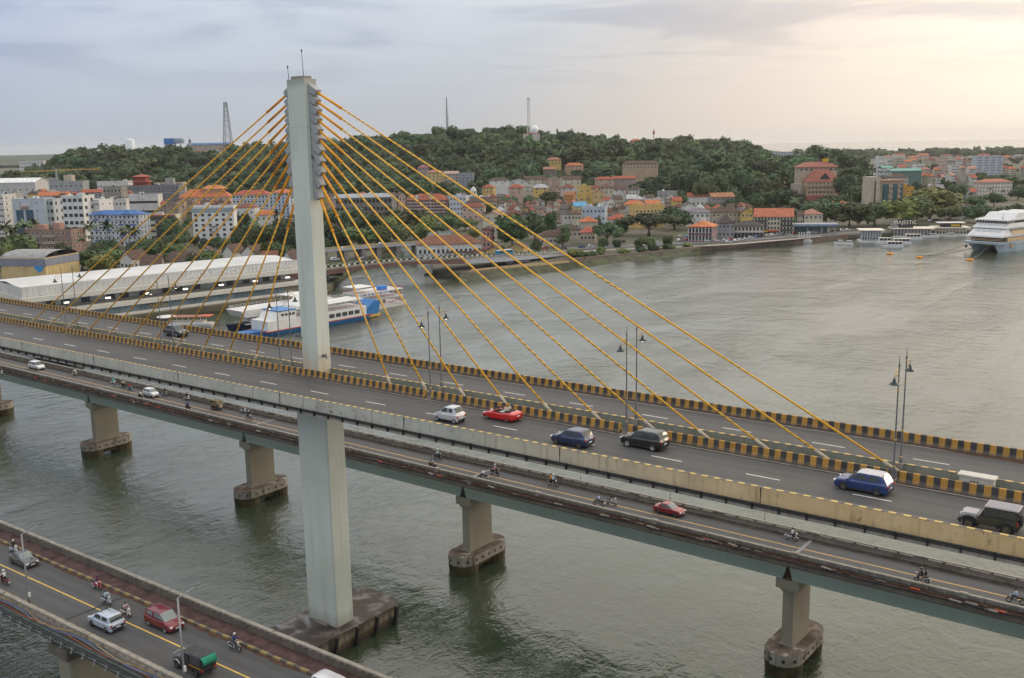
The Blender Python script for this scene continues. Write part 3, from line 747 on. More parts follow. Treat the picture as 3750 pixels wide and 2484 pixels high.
for x in (-9.1, -59.1):
    p = MB(); p.ext_z(chamf(x - 1.2, x + 1.2, YC - 4.0, YC + 5, .15), -2, zc(x) - 3.6); pr = p.build('pier', PIERC, bridgeC)
    MB().ext_z(chamf(x - 1.9, x + 1.9, YC - 4.6, YC + 5.4, .1), zc(x) - 3.6, zc(x) - 2.35).build('pier_head', DARKC, pr)
    MB().ext_z(stadium(x, YC + .5, 2.9, 7.2), -2, 2.3).build('pile_cap', CAPC, pr)

# ================================================================== lamps
def lantern_lamp(label, x, y, side, lit, z):
    t = thing('street_lamp', label, 'street lamp', (x, y, z), 0.0, 'twin lantern lamps along the bridge median')
    m = MB(); m.lathe([(.26, 0), (.26, .06), (.20, .12), (.17, .5), (.14, .9), (.11, 1.0), (.09, 1.05), (.085, 3.2), (.07, 3.3), (.055, 7.4), (.05, 8.9), (.045, 9.6)], 10); m.build('pole', GREYP, t)
    for zz_, r in ((1.0, .13), (3.25, .115), (7.4, .085)):
        MB().lathe([(r * .7, -.08), (r, -.03), (r, .03), (r * .7, .08)], 10, (0, 0, zz_)).build('gold_band', GOLD, t)
    MB().lathe([(.05, 9.3), (.11, 9.42), (.05, 9.55), (.035, 9.7), (.012, 10.3), (0, 10.32)], 8).build('finial', GREYP, t)
    arc = [(0, side * (.55 - .55 * math.cos(a)), 8.55 + .62 * math.sin(a)) for a in np.linspace(0, math.pi * 1.02, 12)]
    m = MB(); m.tube([(0, 0, 8.0), (0, side * .02, 8.3)] + arc, .035, 6); m.tube([(0, side * (.55 + .22 * math.cos(a)), 8.62 + .22 * math.sin(a)) for a in np.linspace(0, 5.5, 10)], .025, 5); m.build('scroll_arm', GOLD, t)
    yy = side * 1.11
    m = MB(); m.lathe([(.03, 8.62), (.10, 8.58), (.13, 8.38), (.16, 8.30), (.36, 8.14), (.42, 8.10), (.40, 8.08), (.15, 8.2)], 14, (0, yy, 0)); m.build('lamp_shade', DKLAMP, t)
    MB().lathe([(0, 7.98), (.12, 8.02), (.17, 8.12), (.1, 8.2)], 10, (0, yy, 0)).build('bulb', BULB if lit else BULB0, t)
where = ['beside the blue crossover', 'behind the black car', 'just after the small silver car', 'close to the pylon foot', 'beside the dark grey car', 'before the jetty roof corner', 'at the jetty end wall', 'farthest along the deck']
for i, x in enumerate(LAMP_X):
    lantern_lamp('grey lantern post with arm towards near lanes, ' + where[i], x, 5.22, -1, i in (2, 3, 4), za(x) + .12)
    lantern_lamp('grey lantern post with arm towards river lanes, ' + where[i], x, 7.08 + .0, 1, i in (1, 2, 4), za(x) + .45)
    MB().box(x - .3, x + .3, 6.75, 6.94, za(x) + .1, za(x) + .95).build('lamp_plinth', PARA, bridgeA)
    MB().cbox((x, 5.22, za(x) + .07), (.62, .62, .12)).build('lamp_plinth', PARA, bridgeA)
def mast_lamp(label, x):
    y = YC - 4.05; z = zc(x) + .18
    t = thing('street_light', label, 'street light', (x, y, z), 0, 'steel street lights of the near bridge')
    m = MB(); m.tube([(0, 0, 0), (0, 0, 8.1)], [.12, .07], 8); m.build('pole', STEEL, t)
    m = MB(); m.tube([(0, 0, 8.05), (.0, 1.95, 8.55)], [.05, .035], 6); m.build('arm', STEEL, t)
    MB().cbox((0, 2.15, 8.6), (.24, .6, .1)).build('lamp_head', GREYP, t)
    MB().box(.12, .3, -.1, .1, 1.2, 1.7).build('junction_box', mat('white box paint', (.6, .6, .58), .5, .05, 2), t)
mast_lamp('slim steel street light beside the dark grey saloon', -14.9)
mast_lamp('slim steel street light beside the dark blue motorcyclist', 12.35)
# white utility cabinet on the median
ct = thing('utility_cabinet', 'long white utility cabinet on the median', 'cabinet', (69.2, 6.0, za(69.2) + .1))
wm = mat('cabinet white', (.52, .50, .44), .6, .12, 2)
MB().box(-1.25, 1.25, -.42, .42, 0, 1.12).build('body', wm, ct); MB().box(-1.38, 1.38, -.55, .55, 1.12, 1.25).build('lid', wm, ct)
for s_ in (-.45, -.2, .05): MB().box(s_, s_ + .12, -.44, -.42, .72, .82).build('lettering', BLACK, ct)
# slim sign posts on the far edge of the girder bridge
for x, lb in ((-82.5, 'a tall white sign post on the girder bridge near the cream scooter'), (-36, 'thin pole on the girder bridge parapet by the auto rickshaw'), (-58, 'thin pole on the girder bridge parapet below the grey parapet'), (9.5, 'thin pole on the girder bridge under the small silver car'), (24.0, 'thin pole on the girder bridge above the red saloon'), (37.5, 'thin pole with a loop on the girder bridge beside the white scooter')):
    t = thing('sign_post', lb, 'post', (x, 39.75, ZB + .9)); MB().tube([(0, 0, -1), (0, 0, 2.1)], .06, 6).build('pole', STEEL, t); MB().box(-.09, .09, -.05, .05, .4, .8).build('reflector', wm, t)
t = thing('traffic_sign', 'roadside sign board seen from its back at the right margin', 'sign', (73.5, 39.75, ZB + .9))
MB().tube([(0, 0, -1), (0, 0, 3.2)], .07, 6).build('pole', STEEL, t); MB().box(.1, .16, -.9, .9, .3, 2.6).build('board', wm, t)
# ================================================================== vegetation
def m_leaf(name, a, b, c):
    t = NT(name)
    oi = t.n.new('ShaderNodeObjectInfo'); n = t.noise(.35, 3); r = oi.outputs['Random']
    col = t.ramp(n, [(.3, a), (.55, b), (.72, c)])
    hs = t.n.new('ShaderNodeHueSaturation'); t.l.new(col, hs.inputs['Color'])
    t.set(hs.inputs['Hue'], t.math('MULTIPLY_ADD', r, .085, .445)); t.set(hs.inputs['Value'], t.math('MULTIPLY_ADD', t.math('FRACT', t.math('MULTIPLY', r, 7.3)), .95, .42)); hs.inputs['Saturation'].default_value = .92
    return t.out(hs.outputs[0], .65, None, .25)
LEAF = m_leaf('broadleaf foliage', (.048, .092, .030), (.074, .126, .040), (.120, .168, .056))
LEAF_Y = m_leaf('yellowing foliage', (.080, .115, .026), (.125, .160, .034), (.19, .21, .05))
LEAF_D = m_leaf('dark evergreen foliage', (.034, .068, .028), (.050, .094, .036), (.080, .124, .048))
PALM = m_leaf('palm fronds', (.050, .085, .034), (.078, .120, .048), (.120, .155, .068))
BARK = mat('bark', (.10, .075, .055), .9, .3, 2)
FOAM_R = random.Random(5)
def crown_mesh(seed, kind, nleaf, lsize, m_, lod=False):
    r = random.Random(seed); lobes = []
    if kind == 'round':
        for i in range(11):
            a = r.uniform(0, 6.28); q = r.uniform(.1, .62); z = r.uniform(.34, .80)
            lobes.append((q * .75 * math.cos(a), q * .75 * math.sin(a), z, r.uniform(.17, .27)))
        lobes.append((0, 0, .6, .30))
    elif kind == 'umbrella':
        for i in range(16):
            a = r.uniform(0, 6.28); q = math.sqrt(r.random()) * .43
            lobes.append((q * math.cos(a), q * math.sin(a), .70 - q * q * 1.15 + r.uniform(-.04, .05), r.uniform(.10, .16)))
    elif kind == 'tall':
        for i in range(11):
            z = r.uniform(.22, .88); q = .26 * (1.05 - abs(z - .5)); a = r.uniform(0, 6.28)
            lobes.append((q * math.cos(a), q * math.sin(a), z, r.uniform(.12, .19)))
    elif kind == 'bush':
        for i in range(9):
            a = r.uniform(0, 6.28); q = r.uniform(0, .36)
            lobes.append((q * math.cos(a), q * math.sin(a), r.uniform(.16, .5) * (1.1 - q), r.uniform(.18, .26)))
    m = MB()
    for (x, y, z, q) in lobes:            # rough inner body
        rows = []
        for i in range(5):
            ph = math.pi * i / 4
            rows.append([(x + q * .84 * math.sin(ph) * math.cos(k * 1.0472 + i) * r.uniform(.8, 1.15), y + q * .84 * math.sin(ph) * math.sin(k * 1.0472 + i) * r.uniform(.8, 1.15), z - q * .84 * math.cos(ph) * r.uniform(.85, 1.1)) for k in range(6)])
        m.grid(rows, close=True, smooth=False)
    wts = [q * q for *_, q in lobes]; vs = []; fs = []
    for _ in range(nleaf):
        x, y, z, q = r.choices(lobes, wts)[0]
        d = Vector((r.gauss(0, 1), r.gauss(0, 1), r.gauss(.25, 1))).normalized()
        p = Vector((x, y, z)) + d * q * r.uniform(.82, 1.16)
        if p.z < .06: continue
        nrm = (d + Vector((r.gauss(0, .45), r.gauss(0, .45), r.gauss(.15, .45)))).normalized()
        e1 = nrm.orthogonal().normalized(); e1 = Matrix.Rotation(r.uniform(0, 6.28), 3, nrm) @ e1; e2 = nrm.cross(e1)
        s_ = lsize * r.uniform(.6, 1.35); o = len(vs)
        vs += [p - e1 * s_ - e2 * s_ * .55, p + e1 * s_ * .9 - e2 * s_ * .6, p + e1 * s_ * .7 + e2 * s_ * .7 + nrm * s_ * .2, p - e1 * s_ * .8 + e2 * s_ * .6]
        fs.append((o, o + 1, o + 2, o + 3))
    m.add(vs, fs)
    return m.mesh('crown', m_)
def trunk_mesh(seed, h=.45, limbs=4):
    r = random.Random(seed); m = MB()
    m.tube([(0, 0, -.04), (.01, 0, .15), (r.uniform(-.02, .02), 0, h)], [.034, .024, .016], 6)
    for i in range(limbs):
        a = i * 6.28 / limbs + r.uniform(-.4, .4); z0 = r.uniform(.22, .38)
        m.tube([(0, 0, z0), (.12 * math.cos(a), .12 * math.sin(a), z0 + .13), (.26 * math.cos(a), .26 * math.sin(a), z0 + .22)], [.014, .010, .005], 5)
    return m.mesh('trunk', BARK)
def palm_mesh(seed, nf=15):
    r = random.Random(seed); m = MB()
    for i in range(nf):
        a = i * 6.283 / nf * 1.0 + r.uniform(-.2, .2); el = r.uniform(-.25, 1.15); L = r.uniform(.26, .34)
        rows = []; p = Vector((0, 0, .80)); dirv = Vector((math.cos(a) * math.cos(el), math.sin(a) * math.cos(el), math.sin(el)))
        side = Vector((-math.sin(a), math.cos(a), 0))
        for k in range(6):
            w_ = .052 * math.sin(min(1, (k + .6) / 3.2) * 1.57) * (1 - .16 * max(0, k - 2)) if k < 5 else .006
            rows.append([p - side * w_ - Vector((0, 0, w_ * .75)), p, p + side * w_ - Vector((0, 0, w_ * .75))])
            p = p + dirv * (L / 5); dirv = (dirv + Vector((0, 0, -.30))).normalized()
        m.grid(rows, smooth=False)
    return m.mesh('crown', PALM)
def palm_trunk(seed):
    r = random.Random(seed); b = r.uniform(-.10, .10)
    m = MB(); m.tube([(0, 0, -.03), (b * .3, 0, .25), (b * .8, 0, .55), (0, 0, .82)], [.022, .015, .012, .012], 6); return m.mesh('trunk', BARK)
KINDS_T = {
    'round': ([crown_mesh(i, 'round', 800, .050, LEAF) for i in range(3)], [trunk_mesh(i) for i in range(2)]),
    'dark': ([crown_mesh(i + 10, 'round', 800, .046, LEAF_D) for i in range(2)], [trunk_mesh(4)]),
    'yellow': ([crown_mesh(i + 20, 'round', 850, .050, LEAF_Y) for i in range(2)], [trunk_mesh(5)]),
    'umbrella': ([crown_mesh(i + 30, 'umbrella', 1100, .036, LEAF_D) for i in range(2)], [trunk_mesh(6, .5, 6)]),
    'tall': ([crown_mesh(i + 40, 'tall', 700, .046, LEAF) for i in range(2)], [trunk_mesh(7)]),
    'bush': ([crown_mesh(i + 50, 'bush', 600, .055, LEAF) for i in range(2)], [trunk_mesh(8, .3, 3)]),
    'ybush': ([crown_mesh(i + 60, 'bush', 600, .055, LEAF_Y) for i in range(2)], [trunk_mesh(9, .3, 3)]),
    'palm': ([palm_mesh(i + 70) for i in range(3)], [palm_trunk(i) for i in range(3)]),
}
TNAME = {'round': ('broadleaf_tree', 'rounded green tree'), 'dark': ('evergreen_tree', 'dark green bushy tree'), 'yellow': ('broadleaf_tree', 'yellowish green tree'), 'umbrella': ('rain_tree', 'broad umbrella-crowned dark green tree'),
         'tall': ('broadleaf_tree', 'tall narrow green tree'), 'bush': ('mangrove_bush', 'green mangrove bush'), 'ybush': ('mangrove_bush', 'yellowish green mangrove bush'), 'palm': ('coconut_palm', 'coconut palm with drooping fronds')}
TREES = {}
def tree(x, ytop, d, wpx, kind, where):
    """x, ytop and wpx locate crown centre, top and width in the photograph for a tree standing d metres away"""
    top = at_d(x, ytop, d); u = ud(top)[0]; z0 = ground_z(u, d)
    TREES.setdefault((kind, where), []).append((x, u, d, z0, max(3.0, top.z - z0), wpx * VK / 3700 * d))
def plant_trees():
    k = 0
    for (kind, where), L in TREES.items():
        L.sort()
        for i, (x, u, d, z0, h, wd) in enumerate(L):
            nm, desc = TNAME[kind]
            lb = '%s %s' % (desc, where) if len(L) == 1 else '%s, %s from the left %s' % (desc, ORD[i], where)
            t = thing(nm, lb, 'bush' if 'bush' in kind else ('palm' if kind == 'palm' else 'tree'), (*xy(u, d), z0), FOAM_R.uniform(0, 6.28), TNAME[kind][1] + 's')
            sx = wd if kind != 'palm' else h * .95
            cr, tr = KINDS_T[kind]
            hs = {'round': .98, 'dark': .98, 'yellow': .98, 'umbrella': .82, 'tall': 1.0, 'bush': .72, 'ybush': .72, 'palm': 1.02}[kind]
            t.scale = (sx, sx, h / hs)
            put('crown', cr[k % len(cr)], t); put('trunk', tr[k % len(tr)], t); k += 1
# riverfront, right
for a in ((1912, 466, 715, 84, 'round'), (1966, 468, 700, 90, 'round'), (2024, 466, 700, 92, 'round'), (2078, 462, 702, 90, 'yellow'), (2122, 455, 706, 86, 'round')): tree(*a, 'in the long row behind the jetties')
tree(2152, 439, 745, 118, 'yellow', 'towering over the row behind the jetties')
for a in ((2262, 470, 715, 62, 'dark'), (2300, 478, 700, 60, 'dark'), (2345, 472, 715, 66, 'dark'), (2200, 478, 720, 50, 'round')): tree(*a, 'behind the big cruise ship')
tree(1500, 493, 655, 132, 'umbrella', 'largest of the waterfront, left of the red colonial house')
tree(1403, 517, 600, 80, 'umbrella', 'in front of the tiled bungalow')
tree(1560, 478, 700, 84, 'dark', 'just behind the red colonial house')
for a in ((1182, 497, 590, 82, 'round'), (1236, 489, 640, 62, 'dark')): tree(*a, 'right of the hotel gable')
tree(1274, 488, 620, 40, 'tall', 'right of the hotel gable')
tree(1301, 520, 600, 40, 'tall', 'by the creek road')
for a in ((1066, 558, 545, 20, 'dark'), (1240, 552, 560, 24, 'dark'), (1395, 549, 565, 20, 'round'), (1424, 554, 565, 17, 'round'), (1476, 551, 565, 24, 'round'), (1498, 546, 570, 30, 'round'), (1546, 546, 575, 22, 'round'), (1158, 568, 540, 16, 'round')): tree(*a, 'lining the riverside road')
for i, a in enumerate(((1330, 572, 540, 46, 'ybush'), (1368, 580, 545, 34, 'bush'), (1388, 569, 550, 24, 'ybush'), (1440, 576, 555, 34, 'ybush'), (1478, 582, 562, 34, 'bush'), (1545, 563, 570, 36, 'bush'), (1590, 570, 580, 30, 'ybush'), (1512, 588, 566, 30, 'bush'), (1352, 588, 538, 36, 'bush'))): tree(*a, 'along the muddy river bank')
# creek
for a in ((800, 481, 720, 76, 'dark'), (842, 496, 690, 74, 'round'), (893, 488, 710, 78, 'round'), (946, 484, 730, 66, 'round'), (986, 502, 700, 50, 'yellow'), (775, 520, 610, 66, 'dark'), (828, 527, 600, 70, 'round'), (880, 524, 605, 66, 'yellow'), (926, 520, 620, 60, 'round'), (968, 522, 640, 46, 'yellow'), (900, 505, 650, 60, 'yellow'), (1010, 515, 700, 40, 'round')): tree(*a, 'beside the ruined concrete block')
for a in ((1035, 498, 730, 44, 'round'), (1075, 505, 720, 50, 'round'), (1092, 528, 650, 30, 'yellow'), (1120, 470, 860, 30, 'dark')): tree(*a, 'left of the hotel gable')
tree(772, 628, 470, 34, 'round', 'at the foot of the creek bridge, beside the pylon')
# left town
for a in ((560, 522, 575, 52, 'dark'), (604, 520, 590, 54, 'round'), (645, 505, 620, 56, 'dark'), (668, 520, 590, 46, 'dark'), (652, 560, 515, 44, 'round'), (622, 560, 520, 36, 'yellow')): tree(*a, 'left of the pylon')
for a in ((142, 596, 505, 60, 'round'), (186, 580, 520, 74, 'round'), (226, 590, 508, 66, 'yellow'), (262, 573, 530, 62, 'round'), (322, 562, 545, 76, 'dark'), (352, 552, 570, 60, 'round'), (398, 562, 545, 54, 'round'), (440, 590, 495, 46, 'dark'), (484, 582, 505, 60, 'yellow'), (300, 612, 470, 44, 'dark'), (400, 540, 610, 52, 'dark'), (252, 552, 580, 44, 'dark'), (222, 560, 570, 40, 'dark')): tree(*a, 'behind the long jetty terminal')
for a in ((24, 540, 545, 88, 'round'), (-6, 560, 520, 60, 'round'), (62, 566, 545, 40, 'dark'), (96, 590, 530, 30, 'dark'), (140, 562, 560, 40, 'dark')): tree(*a, 'around the faded pink apartment block')
for a in ((395, 502, 670, 50, 'dark'), (416, 520, 640, 40, 'dark'), (556, 492, 740, 40, 'dark')): tree(*a, 'beside the white hotel')
for a in ((8, 506, 585), (30, 514, 590), (52, 502, 610), (78, 500, 625), (160, 518, 600), (204, 507, 600), (246, 504, 610), (279, 520, 600), (295, 514, 600), (188, 538, 575), (310, 520, 595)): tree(*a, 0, 'palm', 'along the road before the blue-roofed flats')
for a in ((588, 500, 640), (640, 480, 720), (575, 520, 590)): tree(*a, 0, 'palm', 'left of the pylon')
# foot of the wooded hill, right
for a in ((1660, 392, 905, 74, 'round'), (1722, 388, 915, 72, 'dark'), (1772, 412, 880, 66, 'round'), (1800, 438, 840, 70, 'round'), (1838, 440, 830, 60, 'dark'), (1690, 432, 860, 60, 'dark'), (1628, 408, 890, 56, 'round'), (1590, 398, 910, 56, 'dark'), (1745, 446, 830, 56, 'dark'), (1962, 404, 900, 60, 'dark'), (1990, 430, 850, 56, 'round'), (1930, 448, 820, 60, 'round'), (1895, 460, 780, 50, 'round'), (1570, 440, 860, 40, 'dark'), (1700, 460, 800, 50, 'dark'), (1650, 470, 800, 44, 'round')): tree(*a, 'at the foot of the wooded hill')
for a in ((1838, 452, 760), (1680, 455, 820), (2245, 440, 900), (2290, 430, 980), (2320, 436, 950)): tree(*a, 0, 'palm', 'among the houses right of the hill')
for a in ((2120, 440, 860, 50, 'dark'), (2075, 440, 850, 44, 'round'), (2250, 452, 850, 44, 'round'), (2210, 425, 960, 40, 'dark'), (2185, 418, 1000, 40, 'round'), (2300, 445, 880, 44, 'dark'), (2355, 430, 960, 50, 'dark'), (2338, 410, 1060, 40, 'round'), (2120, 420, 980, 36, 'dark'), (2060, 400, 1100, 46, 'round'), (2040, 418, 980, 40, 'round')): tree(*a, 'among the far town roofs')
for a in ((1290, 455, 880, 40, 'dark'), (1268, 440, 900, 40, 'round'), (1252, 462, 860, 36, 'dark'), (1326, 470, 830, 26, 'tall'), (1382, 468, 840, 30, 'tall'), (1490, 455, 870, 44, 'dark'), (1230, 452, 900, 36, 'round'), (1180, 455, 900, 30, 'round'), (1416, 452, 880, 30, 'dark'), (1388, 498, 660, 24, 'tall'), (1436, 505, 660, 30, 'dark')): tree(*a, 'among the old quarter roofs')
plant_trees()

# ------------------------------------------------------------------ hillside wood (one mass) by geometry nodes
proto = bpy.data.collections.new('wood_prototypes')      # not linked to the scene
for i, (kd, mt_, n_) in enumerate((('round', LEAF, 300), ('round', LEAF, 300), ('round', LEAF_D, 300), ('umbrella', LEAF_D, 420), ('tall', LEAF, 260), ('round', LEAF_D, 300))):
    proto.objects.link(bpy.data.objects.new('wood_tree', crown_mesh(100 + i, kd, n_, .068, mt_)))
pp = palm_mesh(200, 13); proto.objects.link(bpy.data.objects.new('wood_palm', pp))
rr = random.Random(11); pts = []; scl = []
HOLES = []                                               # clearings around hill houses, filled below
def wood_points(u0, u1, d0, d1, step, hmin, size):
    for d in np.arange(d0, d1, step):
        for u in np.arange(u0, u1, step):
            uu = u + rr.uniform(-.5, .5) * step; dd = d + rr.uniform(-.5, .5) * step
            h = hill(uu, dd)
            if h < hmin: continue
            if uu / dd < -.62 or uu / dd > .6: continue
            if any(abs(uu - hu) < hr and -hr * 1.9 < dd - hd < hr for hu, hd, hr in HOLES): continue
            s_ = size * (rr.uniform(.5, 1.1) if rr.random() < .7 else rr.uniform(1.2, 1.9))
            pts.append((*xy(uu, dd), GZ + h - 1.5)); scl.append(s_)
# ================================================================== buildings
def wallm(c):
    nm = 'wall %d %d %d' % tuple(int(k * 100) for k in c)
    return M[nm] if nm in M else m_conc(nm, tuple(k * .80 for k in c), tuple(k * 1.02 for k in c), .55, .25, tuple(k * .30 for k in c))
def roofm(c):
    nm = 'roof %d %d %d' % tuple(int(k * 100) for k in c)
    if nm in M: return M[nm]
    t = NT(nm); n = t.noise(.5, 4); f = t.noise(2.2, 3, sx=(1, 1, 2))
    col = t.ramp(n, [(.3, tuple(k * .7 for k in c)), (.7, tuple(min(1, k * 1.25) for k in c))])
    col = t.mix(t.math('MULTIPLY', t.ramp(f, [(.5, 0.), (.72, 1.)]), .4), col, (.05, .04, .035))
    return t.out(col, .85, t.bump(f, .4, .12))
GLASS = mat('dark window glass', (.030, .036, .042), .15, .3, .2, spec=.6)
BGLASS = mat('blue curtain glass', (.035, .085, .13), .12, .3, .3, spec=.7)
TGLASS = mat('teal curtain glass', (.035, .095, .10), .12, .3, .3, spec=.7)
FRAME = mat('white window frame', (.62, .62, .60), .6, .05, 2)
RED, ORG, BRN, DRD, GRY, GRN, BLU, TIN = (.34, .085, .045), (.46, .14, .055), (.085, .050, .038), (.20, .065, .045), (.22, .21, .20), (.13, .26, .21), (.06, .17, .36), (.42, .42, .42)
WHT, CRM, YLW, PNK, GRW, LBL, OCH, BGE = (.66, .65, .62), (.58, .52, .40), (.62, .44, .14), (.46, .26, .21), (.34, .34, .33), (.45, .52, .60), (.52, .34, .15), (.48, .42, .34)
MC = {}
def win_mesh(w, h, fr, gl):
    k = (round(w, 1), round(h, 1), fr.name, gl.name)
    if k not in MC:
        m = MB(); f_ = .09
        m.box(-w / 2, w / 2, -.02, .3, 0, h, 1)
        for a in ((-w / 2 - f_, -w / 2, -f_, h + f_), (w / 2, w / 2 + f_, -f_, h + f_)): m.box(a[0], a[1], -.09, .3, a[2], a[3], 0)
        m.box(-w / 2, w / 2, -.09, .3, h, h + f_, 0); m.box(-w / 2 - .15, w / 2 + .15, -.16, .3, -f_ - .05, -.0, 0)
        MC[k] = m.mesh('window', [fr, gl])
    return MC[k]
BL = []
def hip_roof(w, d, h, ov, flat=0.0):
    """hip over a w x d plan centred on x, front at y = 0"""
    x0, x1, y0, y1 = -w / 2 - ov, w / 2 + ov, -ov, d + ov
    m = MB(); W, D = x1 - x0, y1 - y0
    if W >= D: r0, r1 = (x0 + D / 2, (y0 + y1) / 2), (x1 - D / 2, (y0 + y1) / 2)
    else: r0, r1 = (0, y0 + W / 2), (0, y1 - W / 2)
    vs = [(x0, y0, 0), (x1, y0, 0), (x1, y1, 0), (x0, y1, 0), (*r0, h), (*r1, h)]
    if W >= D: fs = [(0, 1, 5, 4), (1, 2, 5), (2, 3, 4, 5), (3, 0, 4)]
    else: fs = [(0, 1, 4), (1, 2, 5, 4), (2, 3, 5), (3, 0, 4, 5)]
    m.add(vs, fs); m.box(x0, x1, y0, y1, -.22, -.002); return m
def gable_roof(w, d, h, ov, along='x'):
    x0, x1, y0, y1 = -w / 2 - ov, w / 2 + ov, -ov, d + ov; m = MB(); t = .25
    if along == 'x':
        ym = (y0 + y1) / 2
        for z in (0, ): m.add([(x0, y0, 0), (x1, y0, 0), (x1, ym, h), (x0, ym, h), (x0, y1, 0), (x1, y1, 0), (x0, y0, -t), (x1, y0, -t), (x1, ym, h - t), (x0, ym, h - t), (x0, y1, -t), (x1, y1, -t)],
            [(0, 1, 2, 3), (3, 2, 5, 4), (6, 9, 8, 7), (9, 10, 11, 8), (0, 6, 7, 1), (4, 5, 11, 10), (0, 3, 9, 6), (3, 4, 10, 9), (1, 7, 8, 2), (2, 8, 11, 5)])
    else:
        m.add([(x0, y0, 0), (0, y0, h), (x1, y0, 0), (x0, y1, 0), (0, y1, h), (x1, y1, 0), (x0, y0, -t), (0, y0, h - t), (x1, y0, -t), (x0, y1, -t), (0, y1, h - t), (x1, y1, -t)],
            [(0, 1, 4, 3), (1, 2, 5, 4), (6, 9, 10, 7), (7, 10, 11, 8), (0, 6, 7, 1), (1, 7, 8, 2), (3, 4, 10, 9), (4, 5, 11, 10), (0, 3, 9, 6), (2, 8, 11, 5)])
    return m
def house(name, label, cat, x0, x1, ytop, d, dep=12., yaw=0., fl=3, nc=5, wall=WHT, roof='flat', rc=RED, rh=3.0, gl=GLASS, fr=FRAME, ww=1.3, wh=1.5, bands=None, balc=None, side=2, z0=None, group=None, hole=0, big=False, skip=()):
    """front spans x0..x1 in the photograph, roof top at ytop, standing d metres ahead; yaw turns the front"""
    ya = R_(yaw); c = at_d((x0 + x1) / 2, ytop, d); u = ud(c)[0]
    zg_ = ground_z(u, d + dep * .3)
    if z0 is None: z0 = zg_ if not hole or hole == 30 else c.z - (fl * 3.1 + (0 if roof == 'flat' else rh))
    wp = (x1 - x0) * VK / 3700 * d; w = max(3.0, (wp - dep * abs(math.sin(ya))) / math.cos(ya)) if not big else wp / math.cos(ya)
    H = c.z - z0
    hr = 0 if roof == 'flat' else rh
    hw = max(2.6, H - hr)
    t = thing(name, label, cat, (*xy(u, d), z0), FACE + ya, group)
    wm_ = wallm(wall)
    m = MB(); m.box(-w / 2, w / 2, 0, dep, min(-3, zg_ - z0 - 6), hw)
    if roof == 'gabley': m.add([(-w / 2, 0, hw), (w / 2, 0, hw), (0, 0, hw + hr - .3), (-w / 2, dep, hw), (w / 2, dep, hw), (0, dep, hw + hr - .3)], [(0, 1, 2), (4, 3, 5)])
    if roof == 'gable': m.add([(-w / 2, 0, hw), (-w / 2, dep, hw), (-w / 2, dep / 2, hw + hr - .3), (w / 2, 0, hw), (w / 2, dep, hw), (w / 2, dep / 2, hw + hr - .3)], [(1, 0, 2), (3, 4, 5)])
    m.build('wall', wm_, t)
    if roof == 'flat':
        r = MB(); r.box(-w / 2 - .15, w / 2 + .15, -.15, .12, hw, hw + .75); r.box(-w / 2 - .15, w / 2 + .15, dep - .12, dep + .15, hw, hw + .75); r.box(-w / 2 - .15, -w / 2 + .12, .12, dep - .12, hw, hw + .75); r.box(w / 2 - .12, w / 2 + .15, .12, dep - .12, hw, hw + .75)
        r.build('roof_parapet', wm_, t)
        MB().box(-w / 2 + .1, w / 2 - .1, .1, dep - .1, hw, hw + .12).build('roof', roofm(rc), t)
    else:
        rm = hip_roof(w, dep, hr, .6) if roof == 'hip' else gable_roof(w, dep, hr, .6, 'x' if roof == 'gable' else 'y')
        o = rm.build('roof', roofm(rc), t); o.location.z = hw
    fh = hw / fl
    if bands:
        for k in range(1, fl + (1 if roof == 'flat' else 0)):
            MB().box(-w / 2 - .12, w / 2 + .12, -.14, dep + .1, k * fh - .18, k * fh + .12).build('floor_band', wallm(bands), t)
    wh_ = min(wh, fh * .62); ww_ = min(ww, w / nc * .68); wmz = win_mesh(ww_, wh_, fr, gl)
    for k in range(fl):
        for j in range(nc):
            if (k, j) in skip: continue
            put('window', wmz, t, (-w / 2 + w * (j + .5) / nc, -.02, k * fh + (fh - wh_) * .55))
        for j in range(side):
            yy = dep * (j + .5) / side
            if ya < -.05: put('window', wmz, t, (w / 2 + .02, yy, k * fh + (fh - wh_) * .55), math.pi / 2)
            elif ya > .05: put('window', wmz, t, (-w / 2 - .02, yy, k * fh + (fh - wh_) * .55), -math.pi / 2)
        if balc and k > 0:
            b = MB(); b.box(-w / 2 * .96, w / 2 * .96, -1.25, 0, k * fh - .12, k * fh + .04); b.box(-w / 2 * .96, w / 2 * .96, -1.25, -1.13, k * fh + .04, k * fh + .95); b.build('balcony', wallm(balc), t)
    if roof == 'flat' and z0 < 30:
        rq = random.Random(int(x0 * 7 + d))
        for k in range(rq.randint(1, 3)):
            xx = rq.uniform(-.4, .4) * w; yy = rq.uniform(.3, .8) * dep; tk = rq.random()
            if tk < .55: MB().lathe([(.0, 1.7), (.5, 1.6), (.85, 1.35), (.85, .1), (.8, 0)], 8, (xx, yy, hw + .4)).build('roof_tank', BLACK if rq.random() < .6 else FRAME, t)
            else: MB().box(xx - rq.uniform(1.2, 2.4), xx + rq.uniform(1.2, 2.4), yy - 1.6, yy + 1.6, hw + .1, hw + rq.uniform(2, 3)).build('stair_head', wm_, t)
    if hole: HOLES.append((u, d, hole + w / 2))
    BL.append((x0, x1, ytop, d))
    t['_w'] = w; t['_hw'] = hw; t['_dep'] = dep; t['_hr'] = hr
    return t
def clean(t):
    for k in ('_w', '_hw', '_dep', '_hr'):
        if k in t: del t[k]
B = house
